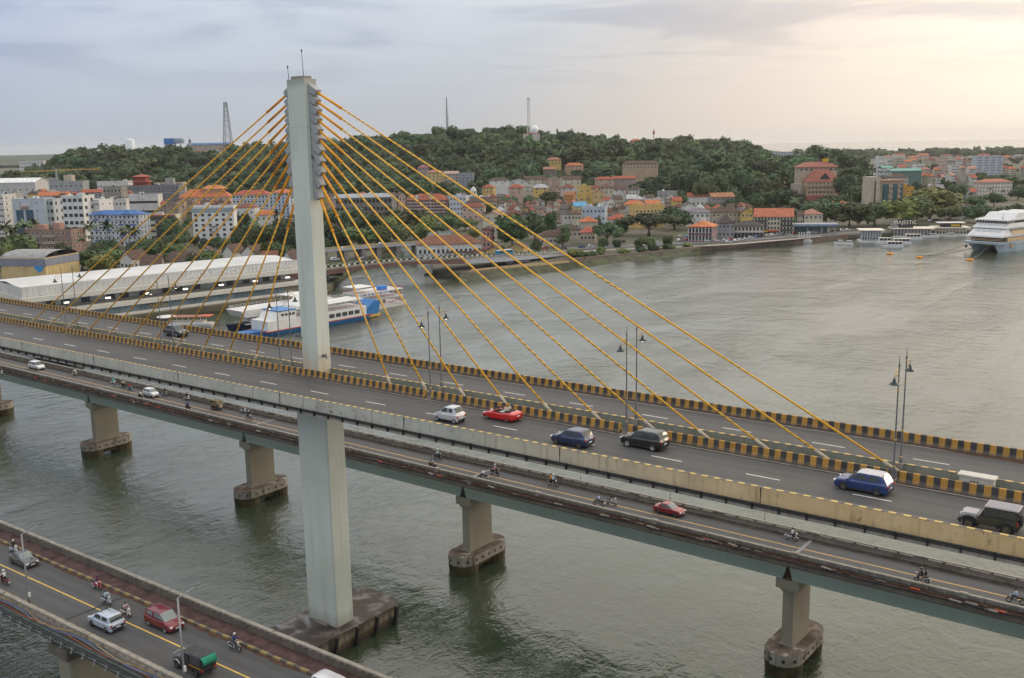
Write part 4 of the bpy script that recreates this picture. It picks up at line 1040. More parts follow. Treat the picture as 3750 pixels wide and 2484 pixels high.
# ------------------------------------------------------------------ left town
t = B('apartment_block', 'faded pink old apartment block with stair heads, nearest on the left', 'apartment block', 44, 176, 533, 590, 13, -14, 4, 9, (.34, .22, .18), 'flat', (.26, .10, .06), wh=1.3, bands=(.30, .25, .22), side=3, big=False)
w = t['_w']; hw = t['_hw']
for xx, s_ in ((-w * .22, 3.2), (w * .12, 4.2)): MB().box(xx - 2.4, xx + 2.4, 3, 7, hw, hw + s_).build('stair_head', wallm(PNK), t)
for k in range(1, 4):
    for xx in (-.30, .02): MB().box(w * xx - 4.2, w * xx + 4.2, -1.1, -.02, hw * k / 4 - .15, hw * k / 4 + .8).build('balcony', wallm((.42, .38, .34)), t)
t = B('office_block', 'tall white office block with square dark windows, left of the blue-roofed flats', 'office', 136, 196, 455, 690, 14, -10, 6, 4, (.70, .70, .69), gl=GLASS, fr=mat('dark frame', (.05, .06, .065), .5, 0), ww=2.4, wh=2.0, rc=GRY)
B('office_wing', 'white office wing with small windows under a roof terrace', 'office', 190, 238, 464, 700, 14, -18, 5, 6, (.72, .71, .70), rc=GRN, ww=1.0, wh=1.1)
t = B('glass_office', 'pale blue tiled office with dark blue glass bays', 'office', 22, 106, 462, 720, 16, -6, 5, 2, (.50, .55, .60), gl=BGLASS, ww=.8, rc=GRY)
w = t['_w']; hw = t['_hw']
for xx in (-.28, .02): MB().box(w * xx - 2.6, w * xx + 2.6, -.5, .2, 1, hw * .74).build('glass_bay', BGLASS, t)
for k in range(3): MB().box(-w * .12 - 3, -w * .12 + 3, -.8, 2, hw * .76 + k * .9, hw * .76 + k * .9 + .4).build('crest_fin', wallm((.5, .3, .25)), t)
t = B('glass_office', 'grey office corner with dark curved glass, right of the pale blue office', 'office', 100, 125, 462, 722, 14, -6, 5, 2, (.46, .50, .54), gl=GLASS, ww=2.6, wh=2.6, rc=GRY)
B('apartment_block', 'narrow brown block between the glass office and white office', 'apartment block', 121, 139, 455, 735, 12, 0, 6, 2, (.22, .15, .11), ww=1.4, bands=(.3, .22, .17))
B('apartment_block', 'white block with many balconies at the left margin', 'apartment block', -18, 12, 452, 740, 14, -14, 7, 4, WHT, bands=(.5, .5, .5), rc=GRY)
B('apartment_block', 'grey block behind the white one at the left margin', 'apartment block', 12, 32, 447, 780, 14, 0, 7, 2, GRW, rc=GRY)
t = B('apartment_block', 'white and blue apartment block with blue tiled roof and arched balconies', 'apartment block', 196, 328, 487, 650, 13, -10, 6, 12, (.60, .62, .66), 'hip', (.05, .14, .36), rh=2.6, gl=GLASS, bands=(.30, .36, .48), side=3, ww=1.2)
w = t['_w']; hw = t['_hw']
for k in range(1, 6):
    for xx in (-.36, -.12, .14, .38): MB().box(w * xx - 1.5, w * xx + 1.5, -.95, -.02, hw * k / 6 - .1, hw * k / 6 + .85).build('balcony', wallm((.10, .20, .45) if (k + int(xx * 50)) % 2 else (.55, .57, .62)), t)
for xx in (-.25, .26):
    m = hip_roof(6, 5, 2.2, .3); o = m.build('roof_turret', roofm((.05, .14, .36)), t); o.location = (w * xx, -1.6, hw + .3)
t = B('office_block', 'beige office with long dark window bands below a red roof edge', 'office', 328, 404, 500, 690, 14, 2, 4, 1, (.55, .54, .47), ww=.5, rc=DRD)
w = t['_w']; hw = t['_hw']
for k in range(4):
    for sx in (-1, 1): MB().box(sx * w * .28 - w * .17, sx * w * .28 + w * .17, -.06, .2, hw * k / 4 + 1.2, hw * k / 4 + 2.7).build('window_band', GLASS, t)
MB().box(-w * .09, w * .09, -.5, .1, 0, hw * .8).build('glass_bay', GLASS, t); MB().box(-w / 2 - .3, w / 2 + .3, -.4, 1, hw - 2.8, hw - .1).build('top_fascia', mat('charcoal cladding', (.05, .05, .052), .6, .2, 1), t); MB().box(-w / 2 - .4, w / 2 + .4, -.6, .3, hw + .1, hw + .8).build('roof_edge', roofm(RED), t)
t = B('hotel', 'square white hotel with a grid of windows and glazed top floor', 'hotel', 442, 540, 480, 665, 14, 7, 7, 6, (.72, .72, .71), rc=GRY, ww=1.9, wh=1.6, skip=[(6, j) for j in range(6)], side=3)
w = t['_w']; hw = t['_hw']; MB().box(-w / 2 - .2, w / 2 + .2, -.3, .3, hw * .86, hw * .98).build('glazed_storey', mat('pale grey glass', (.26, .31, .33), .2, .15, .5), t)
MB().box(-2.5, 2.5, -1.2, 0, hw * .45, hw * .45 + .9).build('balcony', wallm(GRW), t); MB().box(-2.5, 2.5, -1.2, 0, hw * .30, hw * .30 + .9).build('balcony', wallm(GRW), t)
B('apartment_block', 'white and blue striped block with red tiled roof left of the pylon', 'apartment block', 533, 622, 440, 900, 14, -6, 5, 10, (.60, .62, .66), 'hip', RED, rh=4, bands=(.12, .24, .50), ww=2.0)
B('apartment_block', 'blue and white flats with orange roof touching the pylon', 'apartment block', 612, 676, 438, 880, 14, -22, 7, 5, (.52, .58, .66), 'hip', ORG, rh=3, bands=(.14, .28, .52), ww=2.0)
B('house', 'small house with white walls and red roof above the blue hut', 'house', 540, 590, 471, 780, 10, -8, 2, 3, WHT, 'hip', DRD, rh=3)
B('house', 'low white house under an orange roof left of the pylon', 'house', 588, 642, 486, 760, 10, 6, 2, 4, WHT, 'hip', ORG, rh=3.4)
B('hut', 'small sky-blue hut beside the white hotel', 'hut', 540, 573, 534, 640, 8, 0, 2, 2, (.22, .28, .42), 'gable', RED, rh=1.4)
t = B('office_block', 'large building with stacked orange hipped roofs behind the white hotel', 'office', 412, 530, 438, 950, 18, 5, 4, 9, (.56, .40, .32), 'hip', ORG, rh=7, bands=(.5, .3, .22))
w = t['_w']; hw = t['_hw']
MB().box(-2, w * .36, 4, 14, hw, hw + 7).build('upper_storey', wallm((.5, .3, .2)), t); o = hip_roof(w * .36 + 4, 10, 3.5, 1).build('upper_roof', roofm((.52, .20, .07)), t); o.location = (w * .17, 4, hw + 7)
t = B('mall', 'dark grey shopping block crowned by a red pagoda roof', 'mall', 294, 412, 430, 1000, 20, 0, 4, 12, (.17, .18, .20), rc=GRY, ww=2.2, bands=(.40, .40, .40))
w = t['_w']; hw = t['_hw']
for k, (s_, z) in enumerate(((.34, 0), (.26, 5))):
    MB().box(-w * .26 - w * s_ * .4, -w * .26 + w * s_ * .4, 3, 13, hw + z, hw + z + 4).build('pagoda_storey', wallm((.36, .08, .06)), t); o = hip_roof(w * s_, 12, 2.2, 1.2).build('pagoda_roof', roofm(RED), t); o.location = (-w * .26, 2, hw + z + 4)
MB().box(w * .22, w * .38, 4, 10, hw, hw + 7).build('plant_room', wallm(GRW), t)
t = B('car_park', 'white open-fronted car park building with dark decks', 'car park', 294, 365, 452, 850, 14, 4, 3, 1, (.60, .60, .58), rc=GRY, ww=.5)
w = t['_w']; hw = t['_hw']
for k in range(3): MB().box(-w * .47, w * .47, -.05, .2, hw * k / 3 + 1.3, hw * k / 3 + 3.2).build('open_deck', mat('dark opening', (.02, .02, .02), .9, 0), t)
B('warehouse', 'long white warehouse roof at the left margin', 'warehouse', -60, 78, 413, 1000, 30, 0, 2, 10, (.52, .52, .52), 'gable', (.72, .72, .71), rh=4)
t = B('factory', 'grey concrete works below the yellow crane', 'factory', 80, 190, 421, 1100, 20, 4, 3, 10, (.33, .35, .37), rc=GRY, bands=(.45, .45, .45), ww=2.4)
w = t['_w']; hw = t['_hw']; MB().box(w * .1, w * .26, 2, 14, hw, hw + 7).build('plant_room', wallm(BGE), t); MB().box(-w * .3, -w * .05, 2, 10, hw, hw + 4).build('plant_room', wallm(GRW), t)
cr_ = thing('tower_crane', 'yellow crane jib lying over the grey works', 'crane', (*xy(ud(at_d(130, 400, 1130))[0], 1130), GZ)); CY = mat('crane yellow', (.52, .33, .07), .6, .1, 1)
zt = at_d(130, 397, 1130).z - GZ
m = MB(); m.box(-.8, .8, -.8, .8, 0, zt + 3); m.build('mast', STEEL, cr_); m = MB()
jl = [(-38, zt), (48, zt + 2)]
for dy in (-.7, .7): m.tube([(RT.x * jl[0][0] + dy, RT.y * jl[0][0], jl[0][1]), (RT.x * jl[1][0] + dy, RT.y * jl[1][0], jl[1][1])], .35, 5)
for k in range(24):
    a = jl[0][0] + 86 * k / 24; m.tube([(RT.x * a - .7, RT.y * a, zt + (a + 38) / 86 * 2), (RT.x * (a + 3.6) + .7, RT.y * (a + 3.6), zt + 1.8 + (a + 38) / 86 * 2)], .18, 4)
m.build('jib', CY, cr_)
B('shop_row', 'long low row with orange tin roof behind the offices', 'shop row', 86, 153, 444, 850, 12, 0, 2, 10, WHT, 'gable', ORG, rh=3)
B('apartment_block', 'grey block with red tin roof behind the white office', 'apartment block', 188, 235, 438, 900, 12, 6, 4, 5, (.3, .3, .32), 'gable', RED, rh=2.5)
B('unfinished_block', 'bare grey concrete frame right of the red-roofed block', 'building', 236, 281, 434, 880, 12, -4, 5, 5, (.28, .26, .23), rc=GRY, ww=2.6, wh=1.8)
B('apartment_block', 'long white row of flats before the left hill', 'apartment block', 224, 295, 421, 1050, 14, 0, 3, 10, (.62, .61, .59), rc=DRD)
B('apartment_block', 'pale flats with water tanks at the foot of the left hill', 'apartment block', 355, 420, 424, 1040, 14, 0, 3, 8, BGE, rc=GRY)
B('apartment_block', 'small white block behind the blue-roofed flats', 'apartment block', 246, 292, 463, 770, 10, 8, 4, 5, (.62, .60, .57), rc=GRY)
B('apartment_block', 'brown shop block behind the beige office', 'apartment block', 366, 412, 480, 790, 10, 0, 4, 4, (.30, .24, .2), rc=DRD)
for i, (a, b, yt, d, wc, rc_) in enumerate(((262, 316, 580, 505, WHT, BRN), (320, 372, 592, 490, BGE, BRN), (372, 440, 584, 500, WHT, BRN), (444, 506, 572, 520, WHT, BRN), (504, 546, 566, 525, WHT, BRN), (544, 600, 568, 520, WHT, BRN), (602, 640, 582, 500, BGE, DRD), (640, 684, 580, 502, WHT, BRN))):
    B('tiled_house', '%s white-gabled tiled house from the left in the row behind the terminal' % ORD[i], 'house', a, b, yt, d, 11, (-25, 8, -18, 12, -20, -22, 6, -24)[i], 1, 3, wc, 'gabley' if i in (0, 3, 4, 5, 7) else 'gable', rc_, rh=4.2, group='tiled houses behind the terminal')
t = B('sports_hall', 'curved grey-roofed hall with yellow wall and blue wave mural', 'hall', -20, 122, 600, 480, 26, -12, 1, 1, (.60, .46, .24), 'flat', GRY, ww=.4, side=0)
w = t['_w']; hw = t['_hw']; MB().box(-w / 2 - .2, w / 2 + .2, -.2, 26, hw - 3.2, hw + .3).build('grey_fascia', wallm((.24, .26, .33)), t)
m = MB(); rows = []
for k in range(13):
    a = math.pi * k / 12; rows.append([(-w / 2, 13 - 13 * math.cos(a), hw + 3.4 * math.sin(a)), (w / 2, 13 - 13 * math.cos(a), hw + 3.4 * math.sin(a))])
m.grid(rows); m.build('vault_roof', roofm((.28, .28, .28)), t)
m = MB(); pts_ = [(w * .25 + w * .22 * k / 10, -.25, hw - 3.4 - (2.6 * math.sin(math.pi * k / 10) + .5 * math.sin(k * 1.9))) for k in range(11)]
m.add([(p[0], -.25, hw - 3.3) for p in pts_] + pts_, [(k, 11 + k, 12 + k, k + 1) for k in range(10)]); m.build('wave_mural', mat('mural blue', (.03, .25, .60), .6, .1, 1), t)
# ------------------------------------------------------------------ jetty terminal
TA = Vector((-263.3, 97.8)); TE = Vector((.172, .985)).normalized(); TW = math.atan2(TE.y, TE.x)
TLEN = 110.0
term = thing('jetty_terminal', 'long white jetty terminal with stepped decks and glass front', 'terminal', (TA.x, TA.y, 0), TW)   # local x along the quay, local y inland
WPAN = m_conc('white metal panels', (.52, .52, .50), (.62, .62, .60), .3, .2, (.3, .28, .25)); WCON = m_conc('off-white terminal concrete', (.55, .53, .48), (.64, .62, .56), .25, .3, (.3, .26, .2))
roofw = MB(); roofw.add([(0, .3, 15.9), (TLEN, .3, 15.9), (TLEN, 17, 17.0), (0, 17, 17.0), (TLEN, 34, 15.9), (0, 34, 15.9)], [(0, 1, 2, 3), (3, 2, 4, 5)]); roofw.build('roof', mat('white roof sheet', (.52, .52, .51), .6, .14, .08), term)
MB().box(0, TLEN, 0, 34, 11.5, 15.6).build('upper_wall', WPAN, term)
pan = MB().box(-.9, .9, -.14, 0, 0, 3.4).mesh('parapet_panel', WPAN)
for k in range(58):
    put('parapet_panel', pan, term, (.95 + k * 1.9, .02, 12.9))
pan = MB().box(-.12, 0, -.9, .9, 0, 3.4).mesh('parapet_panel', WPAN)
for k in range(17): put('parapet_panel', pan, term, (.02, 1 + k * 2.0, 12.9))
MB().box(-.6, TLEN + 1.2, -2.2, -.02, 10.9, 12.6).build('upper_canopy', WCON, term)
MB().box(-.6, 0, -.02, 34, 10.9, 12.6).build('end_canopy', WCON, term)
MB().box(2, TLEN - 4, 2.0, 30, 8.3, 10.9).build('gallery_wall', mat('pale gallery glass', (.30, .34, .34), .2, .2, .4), term)
gl_ = MB().box(-1.6, 1.6, -.08, .1, 0, 2.2).mesh('gallery_window', GLASS)
for k in range(14): put('gallery_window', gl_, term, (8 + k * 7.2 + (2 if k % 3 == 0 else 0), 2.0, 8.5))
MB().box(0, TLEN - 1, .4, 1.9, 7.4, 8.5).build('gallery_balustrade', mat('dark balustrade', (.10, .10, .10), .6, .2, 1), term)
MB().box(-1, TLEN + 1.4, -3.6, 2, 6.0, 7.5).build('lower_canopy', WCON, term)
MB().box(3, TLEN - 8, -1.6, 28, 3.3, 6.0).build('glass_front', mat('terminal blue glass', (.13, .19, .22), .10, .35, .15, spec=.8), term)
mu = MB().box(-.05, .05, -.12, 0, 0, 2.7).mesh('mullion', STEEL)
for k in range(50): put('mullion', mu, term, (4 + k * 2.0, -1.6, 3.3))
MB().box(1, TLEN - 2, -4.4, 2, 2.5, 3.3).build('quay_slab', WCON, term)
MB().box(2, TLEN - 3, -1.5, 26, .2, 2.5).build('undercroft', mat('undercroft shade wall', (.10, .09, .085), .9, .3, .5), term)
qp = MB().box(-.35, .35, -.35, .35, -3, 2.5).mesh('quay_pile', WCON)
for k in range(16): put('quay_pile', qp, term, (3 + k * 7, -4.0, 0))
lamp_ = MB().box(-.9, .9, -.3, .3, 0, .5).mesh('canopy_light', mat('lit canopy lamp', (1, .93, .8), .4, 0, emit=2.0))
for k in range(7): put('canopy_light', lamp_, term, (14 + k * 15, -2.3, 9.3))
LW = mat('white sign letters', (.80, .80, .78), .5, 0)
text('SANTA MONICA JETTY TERMINAL', 2.7, LW, term, (TLEN - 25.5, -.28, 13.55), (math.pi / 2, 0, 0), w=1.12)
text('PADDLE', 1.9, mat('gold sign letters', (.55, .36, .06), .5, 0), term, (TLEN - 62, -1.8, 4.0), (math.pi / 2, 0, 0))
# ------------------------------------------------------------------ centre: creek and old quarter
t = B('ruined_block', 'ruined unfinished concrete block with tin roof above the creek', 'building', 772, 908, 449, 760, 20, 10, 4, 14, (.20, .19, .17), 'gable', (.30, .32, .34), rh=2.5, gl=mat('dark opening', (.02, .02, .02), .9, 0), fr=wallm((.25, .24, .22)), ww=2.6, wh=2.6, bands=(.27, .26, .23), side=4)
t = B('hotel', 'long hotel with maroon balconies and red tiled roof', 'hotel', 938, 1036, 449, 890, 16, -10, 5, 12, (.34, .15, .13), 'hip', RED, rh=5, balc=(.52, .42, .38), side=3)
B('house', 'white four-storey house beside the red-roofed hotel', 'house', 1036, 1080, 455, 870, 12, -12, 4, 5, (.58, .60, .66), rc=GRY)
B('house', 'cream villa with brown hip roof behind the hotel gable', 'house', 1080, 1150, 456, 860, 14, 6, 2, 6, (.60, .50, .34), 'hip', BRN, rh=4)
B('house', 'pink and cream house below the chapel', 'house', 1066, 1120, 470, 820, 10, -6, 2, 4, (.54, .40, .34), 'hip', DRD, rh=3)
t = thing('chapel_tower', 'small white domed chapel tower among the roofs', 'chapel', (*xy(ud(at_d(1094, 432, 940))[0], 940), GZ + 2), FACE)
wmt = wallm((.75, .75, .73)); zt = at_d(1094, 431, 940).z - GZ - 2
MB().box(-3.5, 3.5, 0, 7, -2, zt - 8).build('tower_shaft', wmt, t); MB().box(-2.6, 2.6, .9, 6.1, zt - 8, zt - 4).build('belfry', wmt, t)
for xx in (-1.2, 1.2): MB().box(xx - .5, xx + .5, .82, 1.0, zt - 7.4, zt - 4.8).build('belfry_opening', GLASS, t)
MB().lathe([(2.6, zt - 4), (2.4, zt - 2.8), (1.4, zt - 1.4), (.3, zt - .6), (.2, zt), (0, zt)], 12, (0, 3.5, 0)).build('dome', wmt, t)
t = B('hotel', 'cream gabled hotel with a painted name above the creek trees', 'hotel', 1112, 1161, 489, 640, 14, -10, 4, 4, (.62, .55, .44), 'gabley', (.28, .16, .10), rh=2.6, ww=1.2, skip=[(3, j) for j in range(4)] + [(2, j) for j in range(4)])
text('HOTEL CRESTA', 1.75, mat('brown sign letters', (.12, .05, .03), .6, 0), t, (0, -.1, t['_hw'] - 2.2), (math.pi / 2, 0, 0))
B('house', 'narrow pink townhouse with white window surrounds by the creek', 'house', 1110, 1137, 524, 585, 9, -14, 2, 2, (.46, .20, .18), 'hip', BRN, rh=1.6, ww=1.3, wh=2.2)
t = B('warehouse', 'long white muralled warehouse with rusty tiled roof by the creek bridge', 'warehouse', 962, 1116, 546, 540, 13, 8, 1, 14, (.64, .63, .61), 'hip', (.20, .085, .05), rh=4.2, ww=1.2, wh=2.2, side=2)
w = t['_w']; hw = t['_hw']; BLM = mat('mural ink', (.05, .08, .16), .8, .5, 1.5)
for k in range(14):
    xx = -w / 2 + w * (k + .5) / 14
    m = MB(); m.tube([(xx - 1.05, -.05, .4), (xx - 1.05, -.05, 2.6), (xx, -.05, 3.7), (xx + 1.05, -.05, 2.6), (xx + 1.05, -.05, .4)], .16, 4); m.build('arch_mural', BLM, t)
for i, (a, b, yt, wc) in enumerate(((1030, 1075, 573, WHT), (1072, 1116, 580, WHT), (1114, 1168, 570, (.60, .44, .18)), (1170, 1215, 562, (.5, .35, .16)))):
    B('shed', '%s low brown-roofed shed from the left along the creek road' % ORD[i], 'shed', a, b, yt, 540 - i * 2, 9, (8, -20, -24, -16)[i], 1, 3, wc, 'gabley' if i > 1 else 'gable', BRN, rh=2.4, group='sheds by the creek road')
OLD = [  # x0, x1, ytop, d, wall, roof kind, roof colour, floors, label
    (1337, 1366, 433, 900, YLW, 'flat', GRY, 3, 'narrow bright yellow three-storey house below the hill', 4), (1371, 1397, 437, 890, (.62, .42, .22), 'gabley', (.36, .16, .13), 2, 'small yellow house with pink gable below the hill', 0),
    (1300, 1329, 443, 880, (.55, .25, .07), 'gable', (.30, .12, .06), 2, 'burnt orange house left of the yellow one', -12), (1326, 1358, 467, 760, (.55, .45, .22), 'gable', (.12, .33, .50), 2, 'house with sky-blue tin roof', 6),
    (1341, 1402, 481, 715, (.48, .53, .62), 'flat', GRY, 3, 'pale blue three-storey house in the old quarter', -14), (1462, 1544, 477, 720, (.64, .44, .17), 'flat', DRD, 2, 'long yellow house behind the umbrella tree', 18),
    (1343, 1384, 501, 655, BGE, 'hip', ORG, 1, 'bungalow with bright orange hipped roof', 4), (1401, 1452, 496, 675, WHT, 'hip', RED, 2, 'white house with red hipped roof left of umbrella tree', -10),
    (1400, 1441, 455, 840, WHT, 'gabley', GRN, 2, 'white house under a sea-green roof', 8), (1441, 1490, 463, 790, BGE, 'hip', ORG, 2, 'house with wide orange roof behind the yellow house', -6),
    (1492, 1533, 463, 800, BGE, 'gable', ORG, 2, 'house with slanting orange roof right of the old quarter', 14), (1524, 1565, 444, 850, GRW, 'flat', GRY, 3, 'grey unfinished house at the hill foot', 0),
    (1588, 1640, 446, 880, WHT, 'gable', RED, 1, 'long white house with faded red roof at the hill foot', -8), (1644, 1700, 446, 800, (.26, .25, .24), 'gable', (.34, .16, .08), 4, 'dark grey four-storey block below the wooded hill', 6),
    (1584, 1642, 481, 720, WHT, 'hip', (.20, .18, .20), 2, 'white house with slate grey roof behind red colonial house', -6), (1645, 1715, 480, 730, BGE, 'hip', BRN, 2, 'broad house with dark brown tiled roof behind the arcade', 5),
    (1712, 1742, 481, 720, YLW, 'gabley', BRN, 2, 'yellow gabled house behind the arcade', -8), (1838, 1862, 488, 690, BGE, 'gable', BRN, 1, 'brown-roofed house right of the cream hotel', -20),
    (1860, 1902, 484, 690, CRM, 'hip', (.36, .17, .12), 2, 'house with green netting and small red roof', 0), (1255, 1300, 505, 650, WHT, 'hip', BRN, 2, 'white house behind the riverside trees', -8),
    (1245, 1320, 533, 600, BGE, 'hip', BRN, 1, 'low bungalow with dark roof on the creek road', 10), (1338, 1378, 525, 610, (.52, .42, .32), 'hip', (.40, .10, .06), 1, 'stone bungalow with red pyramid roof', -8),
    (1282, 1345, 520, 640, BGE, 'hip', (.07, .05, .045), 1, 'long bungalow with nearly black roof', 4), (1742, 1780, 510, 660, CRM, 'gable', BRN, 2, 'dark-roofed wing between arcade and cream hotel', 0)]
for a, b, yt, d, wc, rk, rc_, fl_, lb, yw in OLD: clean(B('house', lb, 'house', a, b, yt, d, 11, yw, fl_, max(2, int((b - a) / 10)), wc, rk, rc_, rh=3.2))
# infill rows of small tiled houses
ri = random.Random(3)
ROWS = [('in the back row under the hill', 900, 448, 940, 1180, 15), ('in the second row under the hill', 845, 461, 1150, 1330, 10), ('in the middle row of the old quarter', 780, 474, 1150, 1345, 11),
        ('in the front row of the old quarter', 720, 487, 1165, 1340, 9), ('in the row behind the orange roofs', 830, 452, 1400, 1580, 8), ('in the row left of the red hotel', 950, 446, 690, 940, 11), ('in the row behind the pale blue house', 745, 476, 1402, 1465, 4), ('in the row above the arcade', 770, 470, 1560, 1745, 8), ('in the scattered row on the lower slope', 985, 428, 1110, 1480, 12), ('in the upper scattered row on the slope', 1050, 408, 1090, 1420, 8), ('in the back row behind the white hotel', 820, 462, 366, 540, 9), ('in the row before the pagoda mall', 960, 440, 60, 300, 12)]
for wh_, d, yt, xa, xb, n in ROWS:
    st_ = (xb - xa) / n
    for i in range(n):
        a = xa + st_ * i + ri.uniform(-2, 2); b = a + st_ * ri.uniform(.9, 1.25)
        if 'slope' in wh_ and ri.random() < .25: continue
        rc_ = ri.choice([BRN, BRN, BRN, DRD, DRD, RED, (.13, .06, .045), GRY, TIN, (.10, .085, .08)]); wc = ri.choice([WHT, BGE, CRM, WHT, (.5, .36, .28), (.4, .38, .35), YLW])
        rk = ri.choice(['hip', 'gable', 'hip', 'gabley']); fl_ = ri.choice([1, 2, 2])
        rn = {BRN: 'brown', DRD: 'dark red', RED: 'red', GRY: 'grey', TIN: 'pale tin'}.get(rc_, 'dark')
        clean(B('tiled_house', '%s-roofed small house, %s from the left %s' % (rn, ORD[i], wh_), 'house', a, b, yt + ri.uniform(-3, 5), d + ri.uniform(-14, 14), ri.uniform(8, 11), ri.uniform(-25, 25), fl_, ri.choice([2, 3, 3]), wc, rk, rc_, rh=ri.uniform(2.2, 3.4), side=1, hole=5 if 'slope' in wh_ else 0, group='small tiled houses of the old quarter'))
# ------------------------------------------------------------------ waterfront landmarks, right
t = B('colonial_house', 'red colonial house with white pilasters, arched windows and orange roof', 'house', 1582, 1656, 512, 610, 16, -22, 2, 7, (.30, .035, .045), 'hip', (.52, .17, .06), rh=3.2, gl=GLASS, ww=1.3, wh=2.6, side=4, bands=(.68, .60, .58))
w = t['_w']; hw = t['_hw']; dep = t['_dep']; PIL = wallm((.68, .60, .58))
for k in range(8): MB().box(-w / 2 + w * k / 7 - .18, -w / 2 + w * k / 7 + .18, -.18, .1, 0, hw).build('pilaster', PIL, t)
for k in range(5): MB().box(w / 2 - .1, w / 2 + .18, dep * k / 4 - .18, dep * k / 4 + .18, 0, hw).build('pilaster', PIL, t)
MB().box(-1, 1, dep / 2 - 1, dep / 2 + 1, hw + 2.6, hw + 4.6).build('roof_lantern', PIL, t)
ab = MB().cbox((0, -.5, 0), (1.5, .7, .6)).mesh('window_balcony', mat('iron balcony', (.05, .05, .05), .5, 0))
for k in range(7): put('window_balcony', ab, t, (-w / 2 + w * (k + .5) / 7, 0, hw * .55))
t = B('warehouse', 'grey-walled house with vast dark tiled roof beside the red house', 'house', 1656, 1702, 497, 630, 22, -8, 2, 4, (.30, .30, .31), 'hip', (.075, .055, .05), rh=5)
t = B('arcade_building', 'cream arcaded building with row of arches along the promenade', 'building', 1694, 1768, 512, 632, 12, -12, 2, 8, (.62, .54, .40), 'hip', (.06, .05, .045), rh=3, ww=1.4, wh=2.2, side=1)
w = t['_w']; hw = t['_hw']
for k in range(8): MB().cbox((-w / 2 + w * (k + .5) / 8, -.1, 1.5), (1.9, .3, 3.0)).build('arch_opening', GLASS, t)
MB().box(-w / 2 - .2, w / 2 + .2, -1.2, 0, hw / 2 - .2, hw / 2 + .1).build('terrace', PIL, t)
for k in range(12): MB().box(-w / 2 + w * k / 12, -w / 2 + w * k / 12 + .3, -1.2, -1.0, hw / 2 + .1, hw / 2 + 1.1).build('baluster', PIL, t)
t = B('hotel', 'cream four-storey waterfront hotel with red tiled gable roof', 'hotel', 1740, 1838, 483, 648, 16, -14, 4, 12, (.62, .52, .36), 'gable', (.42, .13, .07), rh=5, bands=(.66, .60, .50), side=3, ww=1.2, wh=1.7)
w = t['_w']; hw = t['_hw']
for k in range(1, 4):
    for xx in (-.32, .34): MB().box(w * xx - 4, w * xx + 4, -1.0, -.02, hw * k / 4 - .1, hw * k / 4 + .8).build('balcony', mat('iron balcony', (.05, .05, .05), .5, 0), t)
for xx, c_ in ((-.28, (.62, .40, .04)), (-.02, (.50, .10, .05))): MB().box(w * xx - 3.5, w * xx + 3.5, -1.1, 0, hw / 4 - .9, hw / 4 + .1).build('shop_sign', wallm(c_), t)
t = thing('fuel_station', 'flat grey-blue canopied fuel station right of the cream hotel', 'fuel station', (*xy(ud(at_d(1886, 520, 648))[0], 648), GZ), FACE - .15)
MB().box(-16, 14, 0, 9, 5.6, 6.6).build('canopy', wallm((.42, .44, .48)), t); MB().box(-16.1, 14.1, -.1, 0, 5.2, 5.65).build('fascia', mat('fascia blue', (.05, .16, .40), .5, .1, 1), t)
for xx in (-14, -5, 4, 12): MB().box(xx - .3, xx + .3, 1, 1.6, 0, 5.6).build('canopy_post', wallm(GRW), t)
MB().box(-12, 8, 6, 12, 0, 4.4).build('kiosk', wallm((.16, .22, .24)), t)
t = B('hotel', 'tan and teal glass hotel tower with a roof sign beyond the trees', 'hotel', 2034, 2092, 421, 800, 16, 6, 6, 1, (.42, .33, .24), 'flat', (.42, .18, .10), ww=.5, side=0)
w = t['_w']; hw = t['_hw']
MB().box(-w * .44, -w * .16, -.3, .2, 2, hw - 1.5).build('glass_bay', TGLASS, t); MB().box(w * .02, w * .24, -.3, .2, 2, hw - 1.5).build('glass_bay', TGLASS, t); MB().box(w * .38, w * .49, -.3, .2, 2, hw - 1.5).build('glass_bay', TGLASS, t)
for k in range(6):
    for xx in (-.07, .31): MB().box(w * xx - 1.6, w * xx + 1.6, -1.1, 0, hw * (k + .1) / 6, hw * (k + .1) / 6 + 1.0).build('balcony', wallm((.46, .36, .27)), t)
MB().box(-w / 2 - .5, w / 2 + .5, -.8, 15, hw + .7, hw + 1.4).build('roof_edge', roofm((.40, .17, .10)), t)
MB().box(-w * .96, -w * .5 - .02, .6, 15, -3, hw + 4.2).build('stone_wing', wallm((.52, .45, .36)), t)
MB().box(-w * .78, -w * .72, .45, .6, 2, hw + 1).build('slot_window', GLASS, t)
for k in range(6): MB().box(-w * .96 - .1, -w * .5, .48, .62, hw * k / 6 + 3, hw * k / 6 + 3.25).build('floor_band', wallm((.40, .34, .27)), t)
SGN = mat('rooftop sign white', (.85, .85, .84), .5, 0)
text('PANJIM', 3.4, SGN, t, (-w * .38, 3, hw + 8.4), (math.pi / 2, 0, 0)); text('RESIDENCY', 3.0, SGN, t, (-w * .38, 3, hw + 5.2), (math.pi / 2, 0, 0))
m = MB()
for k in range(7): m.tube([(-w * .8 + k * w * .13, 3.4, hw), (-w * .8 + k * w * .13, 3.4, hw + 11)], .12, 4)
m.build('sign_frame', STEEL, t)
clean(B('house', 'ochre house wing beside the teal glass hotel', 'house', 2094, 2114, 434, 815, 10, 4, 3, 2, (.58, .33, .05), 'flat', DRD))
t = B('pagoda_hotel', 'large hillside hotel with tiered terracotta roofs and long balconies', 'hotel', 1868, 1946, 392, 930, 18, 0, 4, 9, (.52, .38, .26), 'hip', (.30, .10, .07), rh=11, balc=(.50, .36, .25), hole=30)
w = t['_w']; hw = t['_hw']
